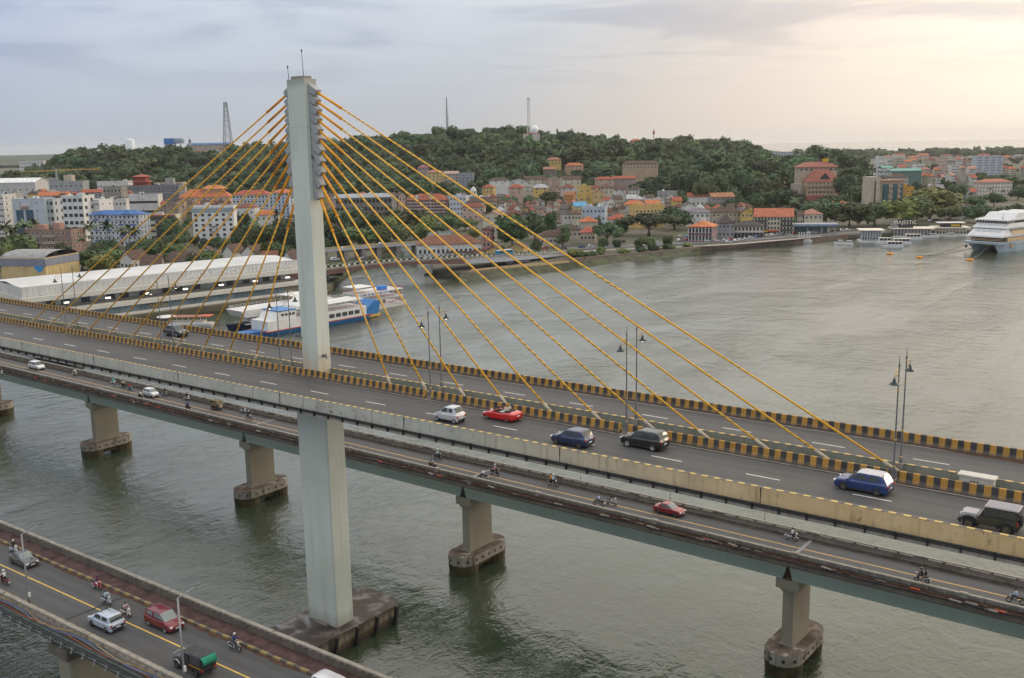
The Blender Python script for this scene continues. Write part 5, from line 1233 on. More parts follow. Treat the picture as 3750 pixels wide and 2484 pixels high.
m = MB(); m.add([(-w * .16, -.9, hw + 2.4), (w * .16, -.9, hw + 2.4), (0, -.9, hw + 8)], [(0, 1, 2)]); m.build('gable_window', GLASS, t)
MB().box(-w * .62, w * .5, 14, 30, -3, hw + 13).build('rear_block', wallm((.50, .40, .30)), t); o = hip_roof(w * 1.12, 16, 4.5, 1.6).build('rear_roof', roofm((.30, .11, .08)), t); o.location = (-w * .06, 14, hw + 13)
for k in range(8): put('window', win_mesh(2.2, 1.8, FRAME, GLASS), t, (-w * .56 + w * 1.02 * k / 7, 13.9, hw + 9.6))
MB().box(w * .12, w * .3, 20, 21, hw + 17.5, hw + 20.5).build('yellow_sign', wallm((.62, .40, .04)), t)
MB().box(-w * .54, w * .54, -4, 0, -3, hw * .26).build('terrace', wallm((.36, .12, .09)), t)
MB().box(-w * .9, -w * .62, 4, 10, -4, hw * .9).build('stair_tower', wallm((.42, .36, .30)), t)
clean(B('office_block', 'white colonial house with tall windows behind the cruise ship', 'house', 2208, 2244, 464, 755, 10, -6, 2, 6, (.66, .64, .60), 'hip', (.08, .05, .045), rh=3.4, wh=2.4))
clean(B('office_block', 'long white block with red roof at the right margin', 'office', 2268, 2346, 414, 1020, 16, 8, 4, 10, (.62, .56, .50), 'hip', (.40, .15, .10), rh=3, side=3))
clean(B('office_block', 'tall pale blue-grey office slab far right', 'office', 2258, 2320, 362, 1480, 24, -8, 8, 4, (.50, .52, .56), ww=6, wh=1.6, gl=mat('grey strip glass', (.16, .18, .21), .3, .2, .5), rc=GRY))
t = B('market_hall', 'long sea-green roofed market hall', 'hall', 2060, 2132, 390, 1230, 20, 2, 2, 10, (.10, .20, .17), 'gable', (.16, .36, .30), rh=2.5); clean(t)
clean(B('market_hall', 'small dark green block left of the market hall', 'hall', 2040, 2064, 384, 1240, 14, 0, 3, 3, (.05, .15, .13), 'gable', (.16, .36, .30), rh=2))
clean(B('apartment_block', 'white and blue flats at the crest behind the hill', 'apartment block', 1786, 1850, 352, 1420, 14, -8, 4, 10, (.56, .58, .64), 'flat', DRD, z0=38.))
clean(B('bungalow', 'low red-roofed bungalow below the pagoda hotel', 'house', 1905, 1970, 466, 800, 10, 4, 1, 6, BGE, 'hip', ORG, rh=2.2))
clean(B('house', 'brown-roofed house between the two hotels', 'house', 2050, 2100, 402, 1000, 12, 0, 2, 5, (.4, .4, .38), 'hip', BRN, rh=3))
FARR = [('in the row nearest the jetty trees', 980, 432, 2105, 2262, 8), ('in the row before the grey slab', 1250, 404, 2130, 2262, 8), ('in the row around the green hall', 1420, 385, 2020, 2260, 12), ('in the coastal row', 1900, 366, 2030, 2270, 12), ('in the row right of the slab', 1500, 385, 2316, 2375, 3), ('along the far shore', 2500, 359, 2040, 2375, 12)]
for wh_, d, yt, xa, xb, n in FARR:
    st_ = (xb - xa) / n
    for i in range(n):
        a = xa + st_ * i + ri.uniform(-2, 2); b = a + st_ * ri.uniform(.75, 1.05)
        rc_ = ri.choice([RED, DRD, ORG, RED, GRY, (.4, .2, .15)]); wc = ri.choice([WHT, BGE, CRM, (.55, .42, .36), (.5, .52, .56), WHT])
        rk = ri.choice(['hip', 'flat', 'hip', 'gable']); fl_ = ri.choice([3, 4, 4, 5]); rn = 'flat' if rk == 'flat' else {RED: 'red', DRD: 'dark red', ORG: 'orange', GRY: 'grey'}.get(rc_, 'pinkish')
        clean(B('apartment_block', '%s-roofed town block, %s from the left %s' % (rn, ORD[i], wh_), 'apartment block', a, b, yt + ri.uniform(-5, 4), d + ri.uniform(-30, 30), 14, ri.uniform(-20, 20), fl_, 4, wc, rk, rc_, rh=3.5, ww=2.2, side=1, bands=(.5, .48, .45) if ri.random() < .5 else None, group='far town blocks', z0=GZ))
# ------------------------------------------------------------------ houses on the hills
for a, b, yt, d, wc, rk, rc_, fl_, lb, hl in ((1264, 1297, 364, 1180, YLW, 'hip', (.34, .14, .09), 2, 'yellow villa high on the wooded hill', 10), (1256, 1284, 386, 1130, (.24, .2, .17), 'gable', (.36, .16, .10), 4, 'dark stilted house on the wooded slope', 8), (1304, 1347, 377, 1150, (.5, .33, .22), 'hip', ORG, 1, 'long orange-roofed house on the wooded slope', 10),
    (1438, 1520, 372, 1110, (.48, .36, .24), 'hip', (.10, .065, .05), 2, 'old mansion with dark brown roof among hill trees', 12), (1414, 1470, 407, 1060, (.40, .30, .26), 'gable', RED, 1, 'tin-roofed huts with a blue tarpaulin on the slope', 14), (1455, 1482, 321, 1385, (.5, .3, .22), 'hip', ORG, 1, 'orange-roofed house on the ridge line', 10), (987, 1026, 393, 1080, (.6, .46, .2), 'hip', (.35, .16, .10), 3, 'yellow terraced house climbing the slope', 8),
    (1026, 1060, 396, 1090, (.5, .45, .38), 'gable', (.42, .3, .25), 3, 'tan stacked house climbing the slope', 8), (1058, 1094, 402, 1080, (.32, .33, .36), 'flat', GRY, 4, 'grey four-storey house climbing the slope', 8), (1888, 1915, 318, 1900, WHT, 'flat', GRY, 1, 'x', 0),
    (965, 992, 382, 1140, (.4, .32, .3), 'hip', (.30, .10, .11), 1, 'maroon-roofed cottage deep in the slope trees', 8), (216, 238, 346, 1400, (.62, .6, .56), 'hip', (.5, .5, .5), 2, 'first white villa of the hilltop terrace on the left', 10), (238, 258, 346, 1390, WHT, 'gabley', (.16, .07, .06), 3, 'second white villa of the hilltop terrace on the left', 10), (258, 278, 346, 1385, WHT, 'gabley', (.16, .07, .06), 3, 'third white villa of the hilltop terrace on the left', 10), (278, 297, 347, 1380, WHT, 'gabley', (.16, .07, .06), 3, 'fourth white villa of the hilltop terrace on the left', 10),
    (449, 467, 347, 1370, WHT, 'hip', DRD, 2, 'white cottage on the left ridge', 8), (492, 513, 343, 1370, WHT, 'gabley', DRD, 2, 'white gabled cottage below the lattice tower', 8), (606, 620, 350, 1360, (.5, .36, .3), 'hip', RED, 1, 'small red-roofed cottage left of the pylon head', 8), (1740, 1772, 371, 1250, (.5, .48, .46), 'hip', GRY, 1, 'pale house in the saddle of the wooded hill', 8), (1643, 1694, 412, 1010, (.34, .22, .18), 'hip', (.30, .11, .07), 2, 'dilapidated brick house in the trees', 8)):
    if lb != 'x': clean(B('hill_house', lb, 'house', a, b, yt, d, 9, ri.uniform(-14, 14), fl_, max(2, int((b - a) / 8)), wc, rk, rc_, rh=2.6, hole=hl))
for t in list(sc.objects):
    if t.type == 'EMPTY': clean(t)
tp_ = thing('tarpaulin', 'bright blue tarpaulin beside the tin-roofed huts', 'tarpaulin', (*xy(ud(at_d(1428, 412, 1045))[0], 1045), ground_z(*(ud(at_d(1428, 412, 1045))[0], 1045)) + 6), FACE)
MB().add([(-5, 0, 0), (5, -2, .5), (6, 4, 4), (-4, 5, 3.4), (-5, 0, -.3), (5, -2, .2), (6, 4, 3.7), (-4, 5, 3.1)], [(0, 1, 2, 3), (7, 6, 5, 4), (0, 4, 5, 1), (1, 5, 6, 2), (2, 6, 7, 3), (3, 7, 4, 0)]).build('sheet', mat('tarp blue', (.02, .20, .62), .5, .2, .5), tp_)
tp_ = thing('tarpaulin', 'blue tarpaulin stretched below the stilted hill house', 'tarpaulin', (*xy(ud(at_d(1272, 440, 990))[0], 990), ground_z(*(ud(at_d(1272, 440, 990))[0], 990)) + 8), FACE)
MB().box(-6, 6, 0, 1, 0, 8).build('sheet', M['tarp blue'], tp_)
# ------------------------------------------------------------------ masts, tanks, radome
WMT = mat('tower white', (.62, .62, .61), .6, .1, .5); RDM = mat('tower red', (.42, .10, .07), .6, .1, .5)
def base_at(x, d): u = ud(at_d(x, 330, d))[0]; return (*xy(u, d), ground_z(u, d))
def lattice(name, label, x, ytop, d, w0, w1, m_, cap=None):
    bx = base_at(x, d); h = at_d(x, ytop, d).z - bx[2]
    t = thing(name, label, 'tower', bx, FACE); n = max(6, int(h / (w0 * 1.1)))
    m = MB(); wd = lambda z: w0 + (w1 - w0) * z / h
    for sx in (-1, 1):
        for sy in (-1, 1): m.tube([(sx * w0 / 2, sy * w0 / 2, -3), (sx * w1 / 2, sy * w1 / 2, h)], [.5, .34], 4, smooth=False)
    m.build('mast_leg', m_, t)
    m = MB()
    for k in range(n):
        z0, z1 = h * k / n, h * (k + 1) / n; a, b = wd(z0) / 2, wd(z1) / 2
        for sy in (-1, 1):
            m.tube([(-a, sy * a, z0), (b, sy * b, z1)], .22, 3, caps=False); m.tube([(a, sy * a, z0), (-b, sy * b, z1)], .22, 3, caps=False)
            m.tube([(-b, sy * b, z1), (b, sy * b, z1)], .2, 3, caps=False); m.tube([(sy * a, -a, z0), (sy * b, b, z1)], .22, 3, caps=False)
    m.build('bracing', m_, t)
    if cap: cap(t, h)
    HOLES.append((ud(Vector(bx))[0], d, 6))
    return t
lattice('lattice_tower', 'tapering steel lattice tower on the left ridge', 527, 236, 1370, 13, 3.4, mat('tower grey', (.15, .15, .16), .6, .1, 1), lambda t, h: [MB().box(-2.2, 2.2, -2.2, 2.2, h - k, h - k + .5).build('platform', GREYP, t) for k in (2, 12, 24)])
lattice('lattice_mast', 'tall pale lattice mast beside the white radome', 1223, 226, 1380, 4.4, 2.4, WMT, lambda t, h: MB().box(-2, 2, -2, 2, h - 3, h).build('antenna_panel', WMT, t))
bx = base_at(1035, 1380); h = at_d(1035, 225, 1380).z - bx[2]
t = thing('broadcast_mast', 'slender grey broadcast mast with platform on the highest ridge', 'mast', bx, FACE)
MB().lathe([(3.2, -3), (2.6, h * .22), (2.2, h * .24)], 10).build('base_tower', mat('mast concrete', (.40, .40, .39), .8, .1, .5), t); MB().lathe([(4.6, h * .24), (4.6, h * .27), (1.5, h * .28)], 10).build('platform', GREYP, t)
MB().lathe([(1.5, h * .27), (1.3, h * .72), (.8, h * .73)], 8).build('antenna_column', mat('mast grey', (.30, .29, .29), .7, .3, 6), t); MB().lathe([(.9, h * .73), (.6, h), (0, h)], 6).build('top_spire', GREYP, t)
for k in range(9): MB().box(-2.4, 2.4, -1.2, 1.2, h * (.32 + k * .045), h * (.32 + k * .045) + 1.2).build('antenna_panel', WMT, t)
bx = base_at(1232, 1370); t = thing('radome', 'white spherical radome on a low building at the ridge', 'radome', bx, FACE); z = at_d(1232, 300, 1370).z - bx[2]
MB().box(-13, 9, -4, 8, -3, z - 4.5).build('plinth_building', wallm((.62, .56, .52)), t); MB().box(-13.2, 9.2, -4.2, 8.2, z - 5.6, z - 4.6).build('roof_band', RDM, t)
MB().lathe([(5.6 * math.sin(a), -5.6 * math.cos(a)) for a in np.linspace(.45, math.pi, 14)], 20, (2, 2, z)).build('dome', mat('radome white', (.78, .78, .78), .5, .02, 1), t); HOLES.append((ud(Vector(bx))[0], 1370, 16))
for x, yt, d, lb in ((1052, 289, 1385, 'short grey aerial beside the broadcast mast'), (1288, 294, 1385, 'stubby grey aerial right of the radome'), (1511, 298, 1385, 'small red and white aerial on the right ridge'), (439, 318, 1375, 'thin pale pole on the left ridge')):
    bx = base_at(x, d); h = at_d(x, yt, d).z - bx[2]; t = thing('aerial_mast', lb, 'mast', bx, FACE)
    MB().tube([(0, 0, -3), (0, 0, h)], [.9, .6], 6).build('pole', mat('aerial grey', (.34, .34, .34), .7, .2, 1), t); MB().box(-1.3, 1.3, -1.3, 1.3, h - 7, h - 3).build('antenna_panel', GREYP if 'red' not in lb else RDM, t)
bx = base_at(300, 1385); t = thing('water_tank', 'white round water tank on the left ridge', 'tank', bx, FACE); z1 = at_d(300, 324, 1385).z - bx[2]
MB().lathe([(6, -3), (6, z1), (4, z1 + 1.2), (0, z1 + 2.2)], 20).build('tank_shell', mat('tank white', (.60, .66, .66), .6, .08, .3), t); HOLES.append((ud(Vector(bx))[0], 1385, 8))
bx = base_at(400, 1385); t = thing('water_tank', 'blue water tank on stilts on the left ridge', 'tank', bx, FACE); z1 = at_d(400, 320, 1385).z - bx[2]; BT = mat('tank blue', (.05, .17, .42), .6, .1, .4)
MB().box(-11, 3, -4, 4, z1 - 8, z1).build('tank_shell', BT, t); MB().lathe([(7, z1 - 7), (7, z1 - 1.5), (4, z1), (0, z1)], 16, (8, 0, 0)).build('round_tank', mat('tank grey', (.16, .22, .28), .7, .1, 1), t)
for xx in (-9, -3, 3, 10): MB().box(xx - .6, xx + .6, -.6, .6, -3, z1 - 7.5).build('stilt', GREYP, t)
HOLES.append((ud(Vector(bx))[0], 1385, 14))
bx = base_at(486, 1388); t = thing('shed', 'long low blue-roofed shed on the left ridge', 'shed', bx, FACE); z1 = at_d(486, 331, 1388).z - bx[2]
MB().box(-30, 28, -4, 4, -3, z1 - 2).build('wall', wallm(BGE), t); o = gable_roof(58, 8, 2.4, .6).build('roof', roofm((.10, .20, .36)), t); o.location = (-1, -4, z1 - 2); HOLES.append((ud(Vector(bx))[0], 1388, 24))
clean(B('apartment_block', 'far white apartment slab beyond the left hill', 'apartment block', 44, 100, 373, 2500, 20, 0, 4, 12, (.58, .57, .56), 'flat', GRY, ww=3, z0=3.)); 
# ------------------------------------------------------------------ grow the hillside wood
wood_points(-860, 560, 930, 1500, 9.0, 3.0, 12.5)
wood_points(-1400, -860, 1000, 1500, 13.0, 3.0, 14)
for _ in range(420):                     # shore belt and scattered town trees far right
    dd = rr.uniform(2900, 3350); uu = dd * rr.uniform(.27, .62)
    pts.append((*xy(uu, dd), GZ - 1)); scl.append(rr.uniform(16, 30))
for _ in range(260):
    dd = rr.uniform(1250, 2700); uu = dd * rr.uniform(.33, .56); pts.append((*xy(uu, dd), GZ - 1)); scl.append(rr.uniform(9, 14))
for _ in range(1100):
    dd = rr.uniform(600, 970); uu = dd * rr.uniform(-.5, .33)
    if any(a - 6 < 1183 + uu / dd * 3700 / VK < b + 6 and abs(dd - d_) < 22 for a, b, y_, d_ in BL): continue
    if -90 < uu < -10 and dd < 800 or uu > 40 and dd < 715 or dd < 640 and uu > -60: continue
    pts.append((*xy(uu, dd), ground_z(uu, dd) - .6)); scl.append(rr.uniform(5, 8.5))
me = bpy.data.meshes.new('hillside_wood'); me.from_pydata(pts, [], []); at = me.attributes.new('size', 'FLOAT', 'POINT'); at.data.foreach_set('value', scl)
wood = put('hillside_wood', me); structure(wood, 'stuff'); wood['label'] = 'dense green wood covering the hills and filling gaps between houses'; wood['category'] = 'wood'
ng = bpy.data.node_groups.new('scatter_wood', 'GeometryNodeTree')
ng.interface.new_socket('Geometry', in_out='INPUT', socket_type='NodeSocketGeometry'); ng.interface.new_socket('Geometry', in_out='OUTPUT', socket_type='NodeSocketGeometry')
N = ng.nodes.new; gi, go = N('NodeGroupInput'), N('NodeGroupOutput')
ci = N('GeometryNodeCollectionInfo'); ci.inputs['Collection'].default_value = proto; ci.inputs['Separate Children'].default_value = True; ci.inputs['Reset Children'].default_value = True
ip = N('GeometryNodeInstanceOnPoints'); ip.inputs['Pick Instance'].default_value = True
rv = N('FunctionNodeRandomValue'); rv.data_type = 'FLOAT_VECTOR'; rv.inputs[0].default_value = (-.08, -.08, 0); rv.inputs[1].default_value = (.08, .08, 6.28)
at_n = N('GeometryNodeInputNamedAttribute'); at_n.data_type = 'FLOAT'; at_n.inputs['Name'].default_value = 'size'
sv = N('FunctionNodeRandomValue'); sv.data_type = 'FLOAT_VECTOR'; sv.inputs[0].default_value = (.85, .85, .75); sv.inputs[1].default_value = (1.3, 1.3, 1.1); sv.inputs['Seed'].default_value = 3
mul = N('ShaderNodeVectorMath'); mul.operation = 'SCALE'
L = ng.links.new
L(gi.outputs[0], ip.inputs['Points']); L(ci.outputs[0], ip.inputs['Instance']); L(rv.outputs[0], ip.inputs['Rotation']); L(sv.outputs[0], mul.inputs[0]); L(at_n.outputs[0], mul.inputs['Scale']); L(mul.outputs[0], ip.inputs['Scale']); L(ip.outputs[0], go.inputs[0])
md = wood.modifiers.new('scatter', 'NODES'); md.node_group = ng
# ------------------------------------------------------------------ promenade, creek bridge, quay
ROADM = mat('promenade asphalt', (.13, .13, .135), .85, .15, .2); PAVE = mat('promenade paving', (.36, .33, .29), .85, .15, .3); QUAY = m_conc('quay wall stone', (.17, .12, .095), (.27, .20, .16), .5, .4, (.05, .04, .03))
def ribbon(name, pts_, w, z, m_, th=.25):
    m = MB(); P = [Vector(p) for p in pts_]; vs = []
    for i, p in enumerate(P):
        tdir = (P[min(i + 1, len(P) - 1)] - P[max(i - 1, 0)]).normalized(); nn = Vector((-tdir.y, tdir.x))
        zz_ = z[i] if isinstance(z, (list, tuple)) else z
        for s_ in (-.5, .5): vs += [(p.x + nn.x * w * s_, p.y + nn.y * w * s_, zz_ - th), (p.x + nn.x * w * s_, p.y + nn.y * w * s_, zz_)]
    fs = []
    for i in range(len(P) - 1):
        a, b = i * 4, i * 4 + 4
        fs += [(a + 1, a + 3, b + 3, b + 1)[::-1], (a, b, b + 2, a + 2)[::-1], (a, a + 1, b + 1, b)[::-1], (a + 2, b + 2, b + 3, a + 3)[::-1]]
    fs += [(0, 2, 3, 1), (len(vs) - 4, len(vs) - 3, len(vs) - 1, len(vs) - 2)]
    return m.add(vs, fs).build(name, m_)
prom = [at_z(x, y, GZ + .3).to_2d() for x, y in ((1310, 575), (1400, 570), (1500, 566), (1600, 561), (1700, 556), (1800, 548), (1880, 543), (1960, 538), (2050, 536))]
structure(ribbon('promenade_road', prom, 13, GZ + .3, ROADM)); 
walk = [at_z(x, y, GZ + .4).to_2d() for x, y in ((1310, 584), (1400, 579), (1500, 574), (1600, 570), (1700, 564), (1830, 553), (1900, 546))]
structure(ribbon('promenade_pavement', walk, 4, GZ + .45, PAVE))
wl2 = [Vector(p) for p in shore[13:21]]
t = thing('river_wall', 'long stone quay wall along the far bank', 'wall', (0, 0, 0))
o = ribbon('wall_face', [p.to_tuple() for p in wl2], 1.2, GZ + .55, QUAY, 4.5); o.parent = t
t = thing('flood_wall', 'low yellowish wall topping the bank by the creek mouth', 'wall', (0, 0, 0))
o = ribbon('wall_face', [at_z(x, y, 3.3).to_2d().to_tuple() for x, y in ((1088, 625), (1160, 617.5), (1240, 610.5), (1314, 603.5))], .7, 3.5, mat('yellow wall', (.52, .38, .20), .85, .2, .5), 1.1); o.parent = t
mud = MB(); mp_ = [at_z(x, y, 0) for x, y in ((1060, 655), (1090, 650), (1170, 639), (1250, 630), (1315, 620), (1420, 609), (1510, 600), (1575, 592), (1640, 582))]; mt_ = [at_z(x, y, 2.5) for x, y in ((1062, 634), (1088, 631), (1160, 623), (1240, 616), (1314, 608), (1420, 593), (1510, 585), (1575, 578), (1640, 573))]
rm_ = random.Random(4); rws = []
for k in range(5):
    row = []
    for i in range(8):
        for q in range(4):
            f_ = q / 4; a_ = mp_[i].lerp(mp_[i + 1], f_); b_ = mt_[i].lerp(mt_[i + 1], f_); p_ = a_.lerp(b_, k / 4); row.append((p_.x, p_.y, (-.25, .35, .9, 1.7, 2.64)[k] + (rm_.uniform(-.25, .3) if k < 4 else 0)))
    rws.append(row)
mud.grid(rws, smooth=False)
structure(mud.build('mud_bank', mat('river mud', (.050, .044, .030), .8, .5, .25, bump=.4, col2=(.075, .085, .038))))
cb = thing('creek_bridge', 'low road bridge with chequered kerbs spanning the creek mouth', 'bridge', (0, 0, 0))
zc_ = [8.0, 8.3, 8.6, 8.9, 9.0, 8.8, 8.3, 7.2, 5.2, 3.4]
ce_ = [at_z(x, y, z + .95).to_2d() for (x, y), z in zip(((640, 632), (700, 627), (770, 618), (850, 609), (927, 602), (1000, 598), (1075, 594), (1170, 589.5), (1262, 585), (1318, 581)), zc_)]
cp_ = []
for i, p in enumerate(ce_):
    td = (ce_[min(i + 1, 9)] - ce_[max(i - 1, 0)]).normalized(); cp_.append(p + Vector((-td.y, td.x)) * 8.6)
o = ribbon('deck', [p.to_tuple() for p in cp_], 17, zc_, mat('creek bridge deck', (.20, .19, .185), .85, .15, .3), 1.0); o.parent = cb
near = []
for i, p in enumerate(cp_):
    td = (cp_[min(i + 1, 9)] - cp_[max(i - 1, 0)]).normalized(); nn = Vector((-td.y, td.x)); near.append((p - nn * 8.6, p + nn * 8.6, p, td))
CBN = m_conc('creek bridge fascia', (.14, .075, .07), (.20, .11, .10), .3, .3, (.06, .04, .035)); CBG = m_conc('creek bridge grey fascia', (.36, .38, .42), (.46, .48, .52), .3, .3, (.15, .14, .13))
for i in range(9):
    a, b = near[i][0], near[i + 1][0]; m = MB(); dz = (2.4, 2.4, 2.2, 1.6, 1.4, 1.7, 2.5, 2.4, 1.6, 1.0)
    m.add([(a.x, a.y, zc_[i] - dz[i]), (b.x, b.y, zc_[i + 1] - dz[i + 1]), (b.x, b.y, zc_[i + 1] + .1), (a.x, a.y, zc_[i] + .1)] + [(q.x + HD.x, q.y + HD.y, z) for q, z in ((a, zc_[i] - dz[i]), (b, zc_[i + 1] - dz[i + 1]), (b, zc_[i + 1] + .1), (a, zc_[i] + .1))], [(0, 1, 2, 3), (5, 4, 7, 6), (3, 2, 6, 7), (0, 4, 5, 1)]); m.build('fascia_girder', CBN if i < 6 else CBG, cb)
blk = [MB().cbox((0, 0, .4), (1.0, .5, .8)).mesh('kerb_block', mm) for mm in (mat('kerb white', (.62, .60, .57), .7, .1, 1), mat('kerb black', (.03, .03, .03), .7, .1, 1))]
def along(P, Z, step, fn, off=0.0):
    c = 0.0; k = 0
    for i in range(len(P) - 1):
        L_ = (P[i + 1] - P[i]).length
        while c < L_:
            q = P[i].lerp(P[i + 1], c / L_); z = Z[i] + (Z[i + 1] - Z[i]) * c / L_; td = (P[i + 1] - P[i]).normalized()
            fn(k, q + Vector((-td.y, td.x)) * off, z, math.atan2(td.y, td.x)); k += 1; c += step
        c -= L_
along(cp_, zc_, 1.5, lambda k, q, z, a: put('kerb_block', blk[k % 2], cb, (q.x, q.y, z), a), -1.2)
along(cp_, zc_, 1.5, lambda k, q, z, a: put('kerb_block', blk[k % 2], cb, (q.x, q.y, z), a), 2.6)
along([n[0] for n in near], zc_, 5.0, lambda k, q, z, a: put('parapet', MC.setdefault('cpar', MB().box(0, 4.9, -.15, .15, 0, .95).mesh('parapet', PARA)), cb, (q.x, q.y, z), a))
HEDGE = mat('median hedge', (.05, .085, .03), .9, .4, 1.2)
hd_ = thing('median_hedge', 'clipped green hedge strip on the creek bridge median', 'hedge', (0, 0, 0)); along(cp_, zc_, 4.0, lambda k, q, z, a: put('foliage', MC.setdefault('hdg', MB().box(0, 3.9, -.7, .7, 0, .9).mesh('foliage', HEDGE)), hd_, (q.x, q.y, z), a) if k % 7 not in (5,) else None, .7)
for k, (i, off) in enumerate(((2, -4), (2, 4), (7, -3), (7, 4))):
    q = cp_[i]; MB().box(-1.2, 1.2, -1.5, 1.5, -4, zc_[i] - 1).build('pier', CBG, cb, (q.x + HD.x * off, q.y + HD.y * off, 0), FACE)
ob = thing('old_creek_bridge', 'older grey arched bridge behind the creek road bridge', 'bridge', (0, 0, 0))
op = [at_z(x, y, 9.5).to_2d() for x, y in ((700, 578), (780, 573), (870, 565), (960, 560))]
o = ribbon('deck', [p.to_tuple() for p in op], 9, 9.5, CBG, 1.3); o.parent = ob
along(op, [9.5] * 4, 5, lambda k, q, z, a: put('parapet', MC.setdefault('opar', MB().box(0, 4.9, -.2, .2, 0, 1.0).mesh('parapet', mat('old parapet yellow', (.42, .34, .20), .8, .3, .6))), ob, (q.x, q.y, z), a), -4.4)
along(op, [9.5] * 4, 11, lambda k, q, z, a: put('pier', MC.setdefault('opier', MB().box(-1.3, 1.3, -4, 4, -12, -1.2).mesh('pier', m_conc('graffiti concrete', (.16, .155, .14), (.28, .27, .25), .6, .5))), ob, (q.x, q.y, z), a))
# ================================================================== boats
BW = m_conc('boat white paint', (.62, .62, .61), (.72, .72, .71), .22, .5, (.30, .22, .14), .5); BNAVY = mat('navy hull paint', (.012, .020, .050), .4, .2, .5); BBLUE = mat('bright blue hull paint', (.02, .16, .42), .4, .1, .5); BRED = mat('red boat trim', (.36, .06, .05), .5, .15, 1)
BTAN = mat('tan hull stripe', (.56, .38, .21), .5, .08, .5); BGREY = mat('light blue grey hull', (.40, .48, .52), .5, .08, .5); BORG = mat('buoy orange', (.62, .27, .03), .6, .1, 1); BDK = mat('boat dark trim', (.03, .03, .035), .5, .1, 1)
def hull(L, Bm, H, rake=.12, sheer=.5, keel=-.9, bow=.32, flare=.12):
    m = MB(); rows = []; n = 15
    for i in range(n):
        t = i / (n - 1); x = -L / 2 + L * t
        k = max(0, (t - (1 - bow)) / bow); w_ = Bm / 2 * (1 - k ** 2.0) * (1 - .10 * max(0, (.08 - t) / .08))
        z = H + sheer * max(0, (t - .5) / .5) ** 2; dx = rake * L * k * k
        rows.append([(x, -w_ * (1 - flare) * .86, keel), (x + dx * .35, -w_ * (1 - flare), .12), (x + dx, -w_, z), (x + dx, w_, z), (x + dx * .35, w_ * (1 - flare), .12), (x, w_ * (1 - flare) * .86, keel)])
    m.grid(rows, smooth=False); m.f.append((0, 1, 2, 3, 4, 5)[::-1]); m.m.append(0); m.sm.append(False)
    bmx = bmesh.new(); me = m.mesh('hull', BW); bmx.from_mesh(me); bmesh.ops.recalc_face_normals(bmx, faces=bmx.faces); bmx.to_mesh(me); bmx.free()
    return me
def hull_part(t, mm, *a, **k):
    me = hull(*a, **k); me.materials.clear(); me.materials.append(mm); return put('hull', me, t)
def rail(t, x0, x1, y0, y1, z, m_=None, step=1.6, name='railing'):
    m = MB(); P = [(x0, y0), (x1, y0), (x1, y1), (x0, y1), (x0, y0)]
    for a, b in zip(P, P[1:]):
        for h in (.5, 1.0): m.tube([(*a, z + h), (*b, z + h)], .045, 4, caps=False)
        L_ = math.dist(a, b); n = max(1, int(L_ / step))
        for k in range(n): q = (a[0] + (b[0] - a[0]) * k / n, a[1] + (b[1] - a[1]) * k / n); m.tube([(*q, z), (*q, z + 1.0)], .04, 4, caps=False)
    return m.build(name, m_ or BW, t)
def windows_row(t, x0, x1, n, y, z, w_, h, m_=GLASS):
    me = MB().box(-w_ / 2, w_ / 2, -.05, .05, 0, h).mesh('window', m_)
    for k in range(n): put('window', me, t, (x0 + (x1 - x0) * (k + .5) / n, y, z))
def yawof(p, q): return math.atan2(q[1] - p[1], q[0] - p[0])
# 1 the long blue-bowed cruise boat under the pylon: bow towards the camera side
bow, stern = Vector((-189.5, 131.0)), Vector((-185.3, 187.0)); cb_ = (bow + stern) / 2; Lb = (stern - bow).length
t = thing('cruise_boat', 'white river cruise boat with blue bow moored behind the pylon', 'boat', (cb_.x, cb_.y, 0), yawof(stern, bow))
hull_part(t, BBLUE, Lb, 10, 1.3, rake=.05, sheer=.9)
MB().box(-Lb / 2 + .6, Lb / 2 - 9, -5.06, 5.06, 1.25, 1.62).build('red_stripe', BRED, t)
m = MB(); m.ext_y([(-Lb / 2 + 7, 1.6), (-Lb / 2 + 2.5, 5.2), (Lb / 2 - 9.5, 5.2), (Lb / 2 - 12, 8.2), (Lb / 2 - 20, 8.2), (Lb / 2 - 20, 5.2), (Lb / 2 - 7, 1.6)][::1], -4.95, 4.95)
m = MB(); m.box(-Lb / 2 + 3, Lb / 2 - 10, -4.95, 4.95, 1.6, 5.0); m.build('lower_deck', BW, t)
m = MB(); m.ext_y([(Lb / 2 - 10, 1.6), (Lb / 2 - 22, 1.6), (Lb / 2 - 22, 7.8), (Lb / 2 - 15, 7.8)], -4.7, 4.7)
me = m.mesh('wheelhouse', BW); bmx = bmesh.new(); bmx.from_mesh(me); bmesh.ops.recalc_face_normals(bmx, faces=bmx.faces); bmx.to_mesh(me); bmx.free(); put('wheelhouse', me, t)
MB().box(Lb / 2 - 22, Lb / 2 - 14.6, -4.9, 4.9, 7.8, 8.05).build('wheelhouse_roof', BBLUE, t)
for yy in (-4.72, 4.72): windows_row(t, Lb / 2 - 21.5, Lb / 2 - 15.5, 4, yy, 6.1, 1.0, .8)
for k in range(5):
    o = put('window', MB().box(-.06, .06, -.7, .7, 0, .9).mesh('window', GLASS), t, (Lb / 2 - 13.95, -3.3 + k * 1.65, 5.6)); o.rotation_euler = (0, -.67, 0)
for yy in (-5.0, 5.0): windows_row(t, -Lb / 2 + 6, Lb / 2 - 24, 9, yy, 2.6, 2.2, 1.4)
MB().box(-Lb / 2 + 4, Lb / 2 - 22, -4.8, 4.8, 7.6, 7.8).build('upper_deck_canopy', BW, t)
for k in range(9):
    for yy in (-4.6, 4.6): MB().box(-Lb / 2 + 5 + k * 3.1, -Lb / 2 + 5.15 + k * 3.1, yy - .08, yy + .08, 5, 7.6).build('canopy_post', BW, t)
